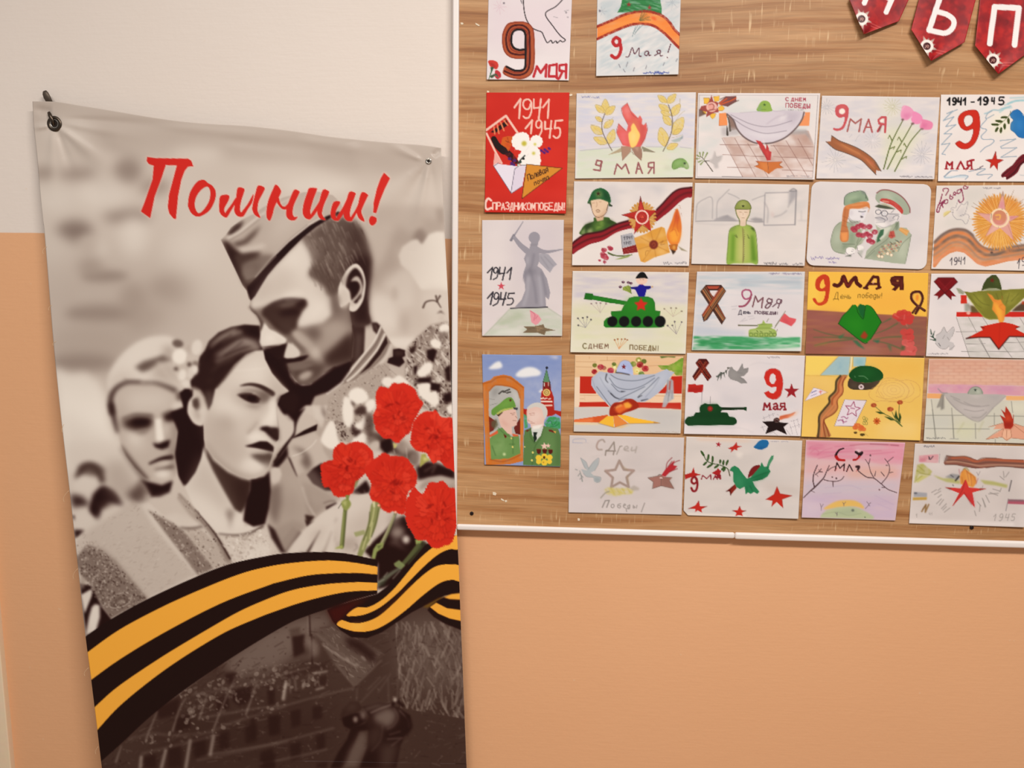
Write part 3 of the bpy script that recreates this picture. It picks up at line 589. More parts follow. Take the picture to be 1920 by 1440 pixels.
def d_blue_dove(a):
    a.f(1740, 165, 8).paper(9)
    a.tx('0e0a0c', 27, 292, 150, 100, '1941', .55, .24, .0).l('0e0a0c', 20, '650,212 695,208', sm=0).tx('0e0a0c', 29, 752, 142, 105, '19', .6, .22).tx('0e0a0c', 22, 955, 145, 92, '4', .5, .2).tx('0e0a0c', 24, 1062, 140, 110, '5', .7)
    z = '8ba0b2'
    a.l(z, 13, '440,325 280,385 370,345 230,490 390,430 265,580 420,550 240,690 360,685 200,850 330,830 210,990 260,1000', 0, .9, 0).l('9db4c4', 16, '380,350 300,420 230,490', 4, .5)
    a.l('8fb8c6', 20, '850,385 900,370 980,330 1060,335 1110,310 1190,290 1240,270', 3, .8).l('9cc8d0', 30, '1080,360 1160,300 1250,290|1200,240 1300,195 1440,180', 5, .8, t=(.6, 6, 3)).l('90c4cc', 16, '1230,150 1440,140 1620,120|1150,260 1300,200 1480,190 1640,200', 4, .7)
    a.l(z, 13, '880,470 800,560 800,600 880,630 800,720 830,770 960,770 990,800 940,850 860,890 785,960|960,340 890,390 870,460 990,400', 0, .9).l(z, 12, '1080,790 1320,765 1090,880 1100,905 1335,895 1090,1040 1330,1025', 0, .9, 0)
    a.p('cb2a18', '455,520 460,430 530,360 640,330 730,340 770,420 778,560 760,700 700,830 610,905 520,915 450,880 410,830 470,795 540,830 600,820 650,760 680,620 580,640 500,600|535,500 555,430 620,405 668,440 670,510 630,560 570,575', 0, 1, 1)
    a.l('8f1c14', 8, '455,520 460,430 530,360 640,330 730,340 770,420 778,560 760,700 700,830 610,905 520,915 450,880 410,830|410,830 470,795 540,830 600,820 650,760 680,620 580,640 500,600 455,520|535,500 555,430 620,405 668,440 670,510 630,560 570,575 535,500', 0, .8)
    r = 'a01a26'
    a.l(r, 27, '270,1210 285,1110 325,1160 365,1110 360,1210', sm=0).l(r, 27, '435,1212 490,1105 545,1212|600,1205 570,1218', sm=0).l(r, 27, '655,1215 650,1085 590,1105 590,1160 645,1160|625,1165 575,1215|640,1085 688,1080', sm=0).l(r, 14, '250,1212 300,1214|340,1214 384,1212|420,1222 460,1216|530,1216 560,1216|630,1222 682,1220', sm=0)
    a.p('c32a1c', '1015,950 1030,1065 1130,1080 1050,1130 1040,1230 985,1150 930,1205 945,1120 865,1080 970,1065').l('7c1812', 8, '1015,950 1030,1065 1130,1080 1050,1130 1040,1230|985,1150 930,1205 945,1120 865,1080 970,1065 1015,950', 0, .8, 0)
    a.p('2470b4', '1235,390 1280,340 1350,325 1405,370 1450,430 1600,420 1700,520 1600,560 1640,640 1520,700 1440,752 1360,735 1300,670 1240,620 1245,530 1280,480 1240,440', 0, 1, 1).p('3e8ccc', '1320,480 1420,470 1420,640 1340,640', 30, .6).l('174a7c', 8, '1235,390 1280,340 1350,325 1405,370 1450,430|1240,440 1280,480 1245,530 1240,620 1300,670 1360,735 1440,752', 0, .7)
    a.l('4c5a34', 10, '1240,350 1220,410 1140,490 1040,570').p('f3f0c0', '960,400 1240,400 1230,700 960,680', 60, .35)
    for q in ('950,545 1060,550', '1010,490 1120,505', '1090,445 1190,435', '1010,660 1050,590', '1090,675 1100,590', '1150,620 1150,530', '1210,540 1205,450'):
        p0, p1 = pts(q); m = (p0 + p1) / 2; d = p1 - p0; a.e('3f4a1c', m[0], m[1], np.hypot(*d) / 2 + 4, 20, math.atan2(d[1], d[0]))
    a.p('6e1420', '1105,1290 1180,1220 1270,1150 1350,1050 1440,990 1600,1010 1600,1110 1480,1110 1400,1160 1340,1270 1250,1340 1180,1375 1165,1335 1110,1340', 0, 1, 1).l('3a0a12', 18, '1110,1320 1220,1240 1320,1150 1400,1060 1500,1030|1180,1360 1300,1260 1370,1160 1460,1090', 2, .9).l('a8323a', 8, '1150,1310 1250,1220 1340,1120 1440,1040', 2, .8)
    a.l('8298ac', 12, '440,1240 330,1250 250,1340 340,1345 480,1310 600,1320 560,1370|610,1255 740,1225 860,1215 730,1300 960,1295 900,1360', 0, .9).l('b4cede', 26, '250,1340 420,1330 580,1330', 8, .7).l('7a8a9e', 14, '350,1240 240,1330', 1, .8).l('5c4a58', 14, '780,1190 825,1170|700,1230 790,1200', 1, .8)
    a.l('a9b4bc', 12, '1380,1305 1440,1310 1560,1290', 2, .7)

def d_soldier_order(a):
    a.f(1065, 335, 8).paper(10)
    a.p('cfc8ca', '120,80 1600,70 1400,300 800,260 700,600 130,640', 60, .6, t=(1, 30, 18)).p('c2bfc4', '1180,100 1480,90 1380,240', 40, .6).p('cbc6cc', '700,1050 1300,1260 1780,1150 1700,1290 500,1290', 50, .5)
    a.p('3c5c24', '190,840 200,760 260,690 380,640 400,580 600,580 640,620 740,680 700,770 500,850', 2, 1, 1).p('6f8f3c', '420,650 560,620 520,760 400,800', 20, .9, t=(.6, 6, 6)).p('8a9c66', '200,790 260,740 260,830 200,840', 10, .8).p('1f2f12', '250,690 370,640 330,760 270,820', 16, .7).p('a9b07c', '290,770 360,740 370,830 290,820', 14, .8).p('23320f', '560,640 640,610 730,680 640,690', 14, .6)
    a.p('e6c6a8', '340,330 590,320 602,400 580,480 540,540 480,580 430,580 380,530 350,430', 0, 1, 1).p('d6b090', '400,560 540,540 530,620 440,640', 4).p('c79e7e', '470,560 600,400 590,500 520,580', 14, .5)
    a.l('5c3c2a', 8, '345,380 355,450 390,545 450,580 520,560 575,500 600,390', 1, .8).l('6a4430', 10, '420,480 450,465 480,485|430,500 470,500', 2, .8).l('9c7458', 8, '430,350 435,400 420,425|470,350 500,345|360,370 400,360', 2, .6).l('3c2c20', 10, '335,380 350,430|605,390 580,470', 2, .7)
    a.p('1f5c30', '290,370 330,270 370,190 440,148 520,145 600,200 635,280 640,360 600,350 480,310 350,330', 0, 1, 1).p('0f3c1e', '500,170 600,220 635,330 560,310', 16, .7).p('7c8a4c', '400,200 500,180 520,260 440,300', 20, .7).st('3a2412', 455, 225, 36).l('a99a70', 8, '350,325 480,305 600,345', 2, .6).p('38502c', '290,372 340,330 350,400 320,375', 4).p('38502c', '600,340 650,390 640,420 615,420').e('2c2c28', 652, 408, 14)
    a.p('8c1420', '70,960 160,890 260,830 380,810 500,790 620,730 740,680 900,630 1000,600 1000,730 920,750 800,780 700,820 560,910 460,950 340,980 240,1030 150,1080 65,1130', 0, 1, 1).l('3c060c', 26, '70,970 160,895 260,836 400,812 520,785 640,725 760,672 930,625', 3).l('4a0a10', 22, '70,1040 200,960 350,895 520,860 680,780 800,725 950,680', 5, .8).l('b02a30', 16, '80,1090 200,1010 340,950 500,910 640,840 760,780 930,720', 6, .7)
    a.p('8c1420', '1270,540 1340,450 1420,370 1500,280 1580,200 1680,155 1790,135 1860,130 1860,272 1780,285 1680,350 1590,430 1500,510 1420,570 1330,640 1270,620', 0, 1, 1).l('3c060c', 24, '1330,465 1420,375 1500,285 1590,200 1690,152 1860,132', 3).l('520a12', 22, '1310,580 1420,480 1530,380 1640,280 1760,220 1862,205', 6, .8).l('a8222c', 14, '1330,610 1460,510 1580,400 1690,310 1860,250', 6, .7)
    for i in range(26):
        t = i * .2417; x = 1115 + 178 * math.cos(t); y = 580 + 205 * math.sin(t); a.e('cf9548', x, y, 34, 20, t)
    a.e('d9a55c', 1115, 580, 175, 198).fan('a8702c', 7, 1115, 580, 90, 195, 46, o=.55, sq=1.1)
    a.p('b82a22', '1085,265 1140,465 1320,480 1215,590 1250,790 1120,680 990,830 1020,620 805,545 1045,490').p('d0463c', '1085,300 1125,470 1060,480', 8, .5).l('6c1412', 8, '1085,265 1140,465|1085,265 1055,480 805,545 1020,600|1320,480 1215,590|990,830 1110,690 1250,790', 1, .7, 0).p('3c2c2c', '1085,265 1098,340 1072,350', 3, .7)
    a.e('f2cfc2', 1110, 578, 92, 98, w=22).e('b02a26', 1112, 578, 72, 78).e('d8503c', 1112, 570, 34, 36, b=8).l('7c1414', 8, '1080,610 1110,540 1150,590 1080,600', 1, .7)
    a.p('b0aeb4', '790,850 960,810 1000,880 1020,990 810,1040').l('5c5a62', 8, '800,850 812,1040', 0, .7).tx('55525c', 9, 830, 868, 50, '1941', .5, .25, .1, -.1).tx('5c5962', 8, 830, 950, 40, '1945', .5, .25, .1, -.1).p('841a1c', '812,1045 1020,990 1050,1100 830,1135').l('c25a50', 6, '840,1080 1000,1040|830,1130 1040,1100|850,1100 990,1075', 1, .7)
    a.p('dc9c40', '990,890 1180,820 1260,770 1400,720 1450,740 1480,880 1530,1110 1300,1180 1150,1260 1090,1240 1040,1060', 2, 1, 0, (.2, 20, 10)).p('ecb660', '1080,900 1200,860 1180,960', 20, .8).p('e8b058', '1100,1080 1200,1060 1180,1200 1110,1200', 26, .8).p('e8b25c', '1320,900 1420,760 1450,880', 20, .8).p('edba6a', '1350,1060 1460,1040 1440,1130 1340,1120', 20, .7)
    a.l('a86a24', 8, '1290,990 1090,880|1290,990 1060,1060|1290,990 1120,1240|1290,990 1320,1180|1290,990 1520,1100|1290,990 1490,920|1290,990 1400,730|1290,990 1240,790', 3, .7, 0).e('7c2c1c', 1285, 990, 66, 68, b=4).l('b0502c', 8, '1260,990 1290,960 1310,1000 1280,1020', 2, .8).l('8c5420', 8, '1380,960 1430,930 1390,990 1450,980|1160,1150 1170,1090 1210,1080', 2, .6)
    a.p('e0762c', '1640,450 1680,560 1705,720 1690,880 1650,980 1560,1000 1500,930 1480,840 1520,720 1560,620 1600,500', 3, 1, 1).p('f6a83c', '1500,800 1600,740 1690,820 1650,960 1540,960', 24, .9).p('c8482c', '1640,460 1670,600 1620,700 1600,560', 14, .7).l('b84424', 8, '1640,470 1590,700 1560,780|1660,560 1640,720 1660,800|1530,800 1600,760 1640,860', 3, .6).l('8a4a2a', 6, '1600,460 1620,470|1680,430 1690,450|1700,520 1705,560|1660,400 1680,410', 1, .6)
    a.p('b86a28', '1510,990 1650,980 1640,1060 1590,1110 1530,1060').p('3a2418', '1540,1060 1620,1090 1575,1140', 3).e('dc9a44', 1590, 1030, 22, 30, b=4).p('9a9076', '1650,1010 1800,1095 1700,1075', 4)
    for x, y, r in ((540, 1070, 44), (640, 1050, 40), (620, 1030, 34), (540, 1160, 54), (570, 1190, 44), (520, 1130, 40), (550, 1250, 26), (475, 1225, 22)): a.e('b03a4c', x, y, r, r * .8, t=(.5, 5, 5))
    a.l('7c1828', 10, '510,1040 560,1090|600,1020 660,1070|500,1140 570,1140|540,1220 550,1280', 2, .7).l('d8707c', 8, '540,1100 600,1060|520,1180 590,1200', 3, .6)
    a.l('5c6838', (22, 14), '600,1110 700,1150 820,1160 960,1140').p('8f9c54', '700,1215 800,1180 960,1140 900,1180 800,1205', 2).l('3c4424', 12, '610,1125 680,1155', 2, .8)
    a.scr('6a666e', 8, 1430, 1270, 1560, 30, seed=12).scr('6a666e', 8, 1600, 1262, 1780, 26, seed=13)

def d_green_coat_soldier(a):
    a.f(1290, 335, 8).paper(11)
    a.p('cdc8c6', '110,100 1810,110 1780,640 110,640', 50, .5, t=(1, 30, 12)).p('d6cfcc', '90,660 1780,660 1750,1290 60,1270', 60, .4, t=(1.2, 30, 12))
    g = '9a9698'
    a.l(g, 12, '130,420 150,370 240,310 360,292 365,600|130,420 115,620|430,600 440,360 520,260 620,160|600,220 700,260 770,300|960,320 1060,280 1150,250', 3, .75).p('bdb9ba', '120,420 360,300 360,600 120,640', 60, .35).p('b3aeb2', '460,330 620,250 770,320 700,560 440,600', 70, .3).p('8f8b90', '390,620 500,580 590,545 700,600 740,635', 10, .7).p('8c888c', '920,610 1010,580 1120,600 1130,650 1000,645', 10, .7)
    a.l('78747a', 10, '110,640 400,632 770,632|880,630 1000,650 1130,648', 4, .8).l('b4aeae', 10, '110,670 500,690 700,680', 6, .5).l('908c92', 16, '400,620 520,570 600,560', 6, .6)
    a.l('868288', 13, '1155,230 1138,700 1600,690|1160,215 1510,205', 3, .8, 0).l('7d7a80', 18, '1625,180 1605,690', 5, .8, 0).p('a09ca0', '1515,190 1580,150 1630,190 1620,290 1510,400', 14, .8).l('7c787e', 12, '1520,190 1580,150 1625,185 1520,190', 4, .8).l('928e92', 16, '1150,360 1200,470 1190,660|1480,480 1400,540 1290,575|1500,430 1540,330', 8, .6).p('d8a49c', '1255,480 1290,560 1260,570', 14, .5).l('b0acae', 14, '1650,630 1780,630|1700,480 1700,620', 6, .5).p('f0e6e2', '1250,240 1480,240 1450,440 1260,450', 60, .5)
    a.p('8fae48', '770,690 880,690 960,720 1010,790 1030,950 1045,1270 940,1265 700,1270 580,1270 600,960 620,780 680,720', 3, 1, 1).p('bdbd6c', '740,720 900,720 940,900 930,1260 720,1260 730,900', 40, .7).p('d2c886', '760,900 830,900 820,1260 760,1260', 30, .6).p('5f8c24', '660,830 700,840 690,1240 640,1240', 16, .8).p('55801e', '940,850 975,850 1030,1240 950,1240', 14, .8).p('2c3a18', '930,730 985,740 1005,800', 6, .9).p('6d7a4c', '620,790 680,730 740,715 650,790', 14, .6)
    a.l('5c6c34', 8, '580,1270 600,960 622,780 690,720 780,700|870,695 960,722 1012,795 1035,960 1045,1270', 1, .7).l('7d6a44', 13, '820,740 830,1000 822,1260', 2, .7).l('55602c', 9, '700,850 740,885 720,840|890,840 920,900 900,880', 2, .8).l('4f4430', 5, '840,770 835,1250', 0, .5)
    for i in range(16): a.l('6a5a3a', 6, f'832,{770+i*30} 850,{776+i*30}', 0, .6)
    a.p('dfc5ae', '770,620 870,620 880,700 820,715 770,700').p('e2c9b0', '718,440 930,440 925,540 890,620 830,650 775,600 730,540', 0, 1, 1).p('eed8c6', '780,500 860,480 860,600 800,610', 24, .6).l('9a7c66', 7, '770,500 815,508|845,505 890,500|825,520 820,550|805,590 845,588', 1, .7)
    a.l('5f6a30', 14, '710,440 730,540 770,620 775,690|940,440 920,540 880,620 872,690', 1, .85)
    a.p('8a9448', '705,450 715,400 760,340 830,322 900,345 940,410 942,460 860,455 780,458', 1, 1, 1).p('b4b874', '760,360 850,345 890,400 790,420', 22, .7).l('4a5222', 10, '705,450 715,400 760,340 830,322 900,345 942,410 944,455|715,455 830,462 940,455', 1, .8).st('22260f', 828, 412, 24)
    a.scr('5a565c', 9, 1140, 1272, 1330, 28, seed=22).scr('5a565c', 8, 1370, 1280, 1500, 20, seed=23).scr('5a565c', 9, 1570, 1280, 1720, 26, seed=24)

def d_girl_and_veteran(a):
    a.f(1505, 335, 8).paper(12)
    a.p('d2cbcd', '150,100 1850,120 1800,1300 100,1200', 70, .4, t=(1, 40, 30))
    J = 'a4ac96'
    a.p(J, '560,650 660,640 780,700 880,780 900,950 820,1010 800,1060 660,1100 600,1130 480,1090 425,990 430,880 480,730', 0, 1, 1).p('bcc4b0', '480,800 580,740 560,960 470,980', 30, .7).p('7d8a72', '600,980 760,990 640,1040 600,1090', 14, .7).p('8a9a80', '700,820 780,800 780,980 690,980', 16, .7)
    a.p('a9b09a', '1090,690 1260,730 1440,640 1450,730 1560,740 1630,840 1590,1040 1540,1280 1380,1270 1000,1210 930,1200 960,1080 1080,960 1130,820', 0, 1, 0).p('c3c9b4', '1450,930 1580,900 1540,1200 1420,1180', 40, .7).p('8b9680', '1000,1150 1200,960 1300,820 1280,980 1100,1190', 22, .6).p('6a7a64', '1390,640 1450,660 1430,760 1390,780', 8, .7).p('dcdccf', '1160,740 1340,720 1220,880 1140,930', 6, .8)
    a.l('66705c', 8, '930,1200 1060,1060 1200,960 1290,880 1440,640|1430,1090 1500,970 1620,860|560,660 480,730 430,880 425,990 480,1090 640,1130|600,980 780,985|1630,840 1590,1040 1540,1270|960,1190 1080,1080', 1, .7)
    a.p('3f6a4c', '1165,770 1220,755 1210,840 1150,900 1170,930 1110,960 1120,880', 2).p('e8a860', '1470,730 1600,780 1560,860 1440,770', 3, .9).l('c07c3c', 6, '1470,740 1590,800|1450,770 1570,850', 1, .6)
    a.p('c05044', '1310,790 1370,780 1390,870 1330,900 1285,870', 3, .95).l('7c2a28', 7, '1320,800 1350,880|1290,850 1380,850', 1, .6)
    for i in range(7):
        for j in range(4): a.e(('c9a684', 'b8786c', 'e2c8a0', '8f8a72')[(i * 3 + j) % 4], 1130 + i * 46 + j * 22, 1120 - i * 12 - j * 44 + 30, 20, 17, o=.85).l('7d6a5a', 4, f'{1115+i*46+j*22},{1150-i*12-j*44} {1145+i*46+j*22},{1152-i*12-j*44}', 0, .6)
    a.l('4a4c40', 10, '1310,950 1360,990|1390,920 1450,960 1420,930|1330,980 1320,1010', 2, .8)
    for x, y in ((1145, 1165), (1190, 1170), (1275, 1125), (1330, 1145)): a.e('f0e0c4', x, y, 24, 24).e('8a6a50', x, y, 24, w=5, o=.6)
    a.p('e6e0e2', '720,470 960,460 950,540 930,600 880,640 790,650 720,610 690,540', 0, 1, 1).l('8a8490', 6, '690,560 720,610 790,648 870,630', 1, .7).l('3e3e48', 10, '840,492 900,498 945,488|870,560 905,572', 2, .85).e('4a3c44', 885, 575, 20, 10, b=3).p('cfc6cc', '700,480 750,470 760,540 700,560', 12, .6).e('c8c2da', 905, 530, 24, 16, b=6, o=.6)
    a.p('8f9484', '690,620 860,640 840,700 720,700', 6, .7).l('5c6054', 7, '690,600 740,660 830,640', 1, .7)
    O = 'd9864c'
    a.p('c4784a', '630,420 720,400 700,480 690,560 660,680 690,800 680,930 600,950 560,900 570,780 590,640 600,520', 2, 1, 1).p('ec9a58', '570,810 680,800 670,930 590,940', 10, .9).l('9a5430', 8, '600,560 680,600|595,620 680,660|590,700 680,730|640,460 620,700|565,790 680,790', 2, .6).p(O, '640,410 760,360 950,345 1000,380 1005,450 960,420 860,450 740,450 680,460', 2, 1, 1).l('b06030', 8, '700,430 850,420 990,390|900,450 1000,430 980,500', 3, .7).l('e8a878', 8, '740,400 900,380', 5, .7)
    a.p('8fa288', '625,400 625,290 680,225 780,190 880,180 950,230 985,330 860,345 720,380', 0, 1, 1).p('aabb9c', '660,280 800,230 860,300 700,360', 26, .7).p('6d8468', '700,330 860,290 900,330 760,370', 16, .6).l('48524a', 8, '625,400 625,290 680,225 780,190|780,195 870,180 940,220 945,300|940,240 980,330', 1, .8).p('7a827c', '870,190 930,190 955,240 900,230', 6, .7)
    a.p('e4dcda', '1100,450 1440,460 1480,560 1400,640 1300,700 1180,740 1100,690 1080,600', 0, 1, 1).p('bcb6ba', '1240,560 1380,520 1360,640 1280,690', 22, .7).p('aaa6ac', '1090,570 1180,560 1260,600 1220,650 1120,640', 14, .7).p('f2ece8', '1090,640 1240,660 1240,720 1120,720', 14, .8)
    a.e('5a5a66', 1135, 500, 42, 34, w=9).e('5a5a66', 1228, 522, 46, 42, w=10).l('5a5a66', 9, '1270,525 1440,535|1170,505 1190,510|1090,590 1170,585 1240,620 1220,650|1250,570 1270,600 1260,630|1350,600 1380,560 1440,560 1420,620|1370,470 1330,510', 1, .75).e('d4d2d6', 1228, 525, 22).l('8a868e', 7, '1100,660 1230,650|1120,700 1220,735 1320,690|1300,640 1390,610|1130,450 1170,470 1240,470', 2, .7)
    a.p('a4ac98', '1090,300 1110,220 1180,170 1290,170 1420,220 1530,310 1600,430 1610,510 1560,540 1500,530 1480,440 1300,330 1180,300 1150,370', 0, 1, 1).p('c4ccb6', '1180,200 1350,240 1480,340 1380,340 1200,270', 30, .7).p('7f9a80', '1300,240 1420,290 1500,370 1400,330', 18, .5).l('7c3034', 14, '1110,215 1180,172 1290,172 1420,222 1530,312 1602,430 1610,510', 2, .85)
    a.p('c0433c', '1160,330 1200,295 1330,320 1440,390 1505,470 1490,530 1440,480 1340,400 1230,360', 0, 1, 1).l('f0d0b0', 12, '1200,335 1290,350', 3, .9).l('e08a7c', 8, '1380,400 1470,480|1320,340 1430,400', 3, .6).p('b6b294', '1150,370 1240,370 1400,450 1300,440', 4, .9).p('4d5240', '1080,418 1140,385 1260,410 1400,460 1260,455 1150,440', 2)
    for x, y in ((760, 750), (830, 720), (880, 700), (920, 720), (1000, 720), (840, 840), (900, 850), (960, 830), (1010, 860), (1000, 930), (1040, 950), (1080, 800), (780, 770)): a.e('b23c4e', x, y, 48, 40, t=(.5, 5, 5)).l('7c1c30', 7, f'{x-30},{y} {x},{y-20} {x+26},{y+8}', 2, .7).l('dc7a88', 6, f'{x-16},{y+16} {x+12},{y+20}', 2, .6)
    for x, y in ((960, 770), (880, 770), (1030, 780)): a.e('a9a48c', x, y, 30, 18, b=4, o=.7)
    a.l('6d7a60', 9, '880,900 810,1000 790,1040|940,880 860,980|840,900 810,970', 2, .8).p('c0c0ae', '830,980 940,880 900,970', 6, .8)
    a.p('f0eae6', '650,1060 700,1030 780,1050 770,1120 700,1140 655,1110', 1, 1, 1).p('efe8e4', '820,1030 870,1000 915,1030 900,1090 840,1090', 1, 1, 1).l('7a7078', 7, '650,1060 655,1110 700,1140 770,1120|820,1030 830,1080 900,1090|740,1060 770,1070|730,1090 765,1095', 1, .7).p('6d7266', '640,1160 720,1140 730,1170', 4).p('a0a598', '820,1100 920,1050 880,1180', 10, .6).l('5c5a58', 8, '830,1110 890,1180|640,1165 730,1150', 2, .7)
    a.scr('6a5c9a', 8, 125, 1190, 310, 34, seed=31).scr('6a5c9a', 8, 345, 1195, 550, 26, seed=32).scr('6a5c9a', 7, 390, 1255, 510, 22, seed=33)

def d_pobeda_order(a):
    a.f(1740, 335, 8).paper(13)
    a.p('d5d0c8', '300,120 1100,110 1000,250 700,400 640,700 200,800', 60, .5, t=(1, 20, 20))
    c = '8c3050'
    a.l(c, 17, '212,235 190,320 150,420 130,490 160,500 185,420 220,350|225,430 215,390 250,340').l(c, 15, '150,400 250,320').e(c, 272, 345, 24, 34, .6, w=14).l(c, 14, '335,240 325,290 350,310 375,280 345,265|375,250 420,225 400,200 380,225 410,250|480,160 440,180 445,225 490,200 500,150 520,230 530,320 480,360 455,320|590,130 545,105 535,150 585,150 600,120').l(c, 15, '230,190 225,160 270,145 310,165 280,225 265,250')
    a.scr('77727c', 7, 825, 145, 1090, 22, seed=41, gaps=(.55,))
    a.l('8d8890', 7, '340,460 370,430 410,440 430,390 460,310 480,340 500,370 540,390 595,345 580,450 540,545 490,560|380,480 370,540 430,610 510,620 560,680 590,660 615,570 590,535 520,540 470,560|350,470 345,500 380,510|430,480 470,420 500,380', 1, .8).e('8d8890', 372, 465, 7).p('c9c0c4', '440,480 560,420 540,540 470,560', 20, .4).p('e0ce8c', '225,560 240,510 290,485 340,480 310,520 270,550', 3).l('b0943c', 7, '235,575 340,490', 1, .8)
    rows = ['100,960 200,860 320,790 440,765 560,780 650,840 720,940 800,1020 900,1060 1050,1060 1200,1030 1440,1000 1640,980', '90,1060 200,970 320,890 440,860 560,890 650,960 740,1060 850,1130 980,1140 1200,1090 1440,1060 1640,1050', '80,1150 200,1070 320,980 440,950 540,980 640,1060 730,1160 830,1210 960,1200 1200,1160 1440,1120 1640,1110', '90,1280 210,1160 330,1080 440,1060 540,1090 640,1170 740,1260 860,1290 980,1260 1200,1210 1440,1190 1640,1180']
    a.p('d98a58', '95,930 200,840 320,765 440,745 570,760 660,820 740,930 810,1000 900,1040 1060,1040 1200,1020 1440,985 1640,960 1640,1200 1440,1215 1200,1240 1000,1290 860,1320 740,1280 640,1190 540,1110 430,1090 330,1120 210,1200 110,1330 75,1330 80,1100', 1, 1, 0, (.25, 12, 6))
    a.l('817068', 44, rows[0], 10, .9).l('786458', 50, rows[1], 10, .9, t=(.6, 14, 8)).l('9a8474', 30, rows[2], 10, .75).l('e4926a', 26, rows[3], 8, .8).l('e08048', 26, '110,1010 320,840 440,812 560,830 660,900 760,1010 900,1090', 8, .8).l('6a5a58', 22, '100,950 200,850 320,780 440,755 570,772 680,850', 6, .7).l('b09a80', 14, '120,1200 330,1030 440,1005 540,1030 700,1180', 5, .6)
    a.e('4a3a3a', 955, 1108, 22, 12, b=4)
    a.tx('4a444c', 13, 322, 1190, 105, '1941', .42, .2, .1, -.06).l('4a444c', 13, '1340,1270 1375,1200 1360,1345', sm=0).tx('4a444c', 12, 1410, 1180, 120, '945', .45, .2)
    for i in range(60):
        t = i * math.pi / 30; r = 400 + 22 * (i % 2); a.l('e29a44', (80, 20), [[1080 + 180 * math.cos(t), 630 + 190 * math.sin(t)], [1080 + r * .98 * math.cos(t), 650 + r * math.sin(t)]], 2, .95, 0)
    a.e('e6a04c', 1080, 640, 300, 320).p('f0b85c', '1000,760 1150,740 1200,960 1080,1020 960,980', 40, .8).p('d8843c', '820,340 1000,300 1000,420 880,440', 40, .7).p('dd8a3c', '1200,300 1340,320 1380,440 1230,440', 40, .7).p('d69a3c', '740,600 900,620 900,680 760,720', 30, .6)
    a.fan('b8702c', 9, 1080, 640, 150, 390, 56, o=.5, seed=8).fan('f6c884', 10, 1080, 640, 160, 380, 44, .05, 6.33, .5, seed=9).fan('6a4a30', 7, 1090, 640, 395, 425, 40, 3.6, 8.2, .5, seed=5)
    P = 'e0a49c'
    a.p(P, '1125,190 1160,470 1220,560 1370,560 1220,650 1290,930 1080,740 860,870 960,680 730,510 930,530 1050,450', 0, .95).p('d2808a', '1230,570 1370,555 1240,610', 8, .8).p('d8889a', '1100,330 1140,350 1130,450 1070,440', 14, .7).p('ecc0b0', '860,870 1000,710 1050,740', 12, .6).l('b0705c', 7, '1125,190 1160,470|1125,190 1040,450|1370,560 1220,650|1290,930 1200,700|860,870 960,680|730,510 930,540', 2, .7, 0).p('8a8470', '1125,190 1140,260 1105,260', 6, .7)
    a.e('f4d8b4', 1075, 590, 130, 130, w=32).e('d08868', 1072, 580, 102, 108).l('f0b45c', 20, '1015,550 1080,545 1070,610 1030,600', 3).p('dc8a8a', '980,620 1150,620 1100,690 1020,680', 14, .7).l('5a4438', 8, '1110,455 1120,460|1180,520 1184,525|1055,725 1060,728|955,525 940,620', 1, .7)

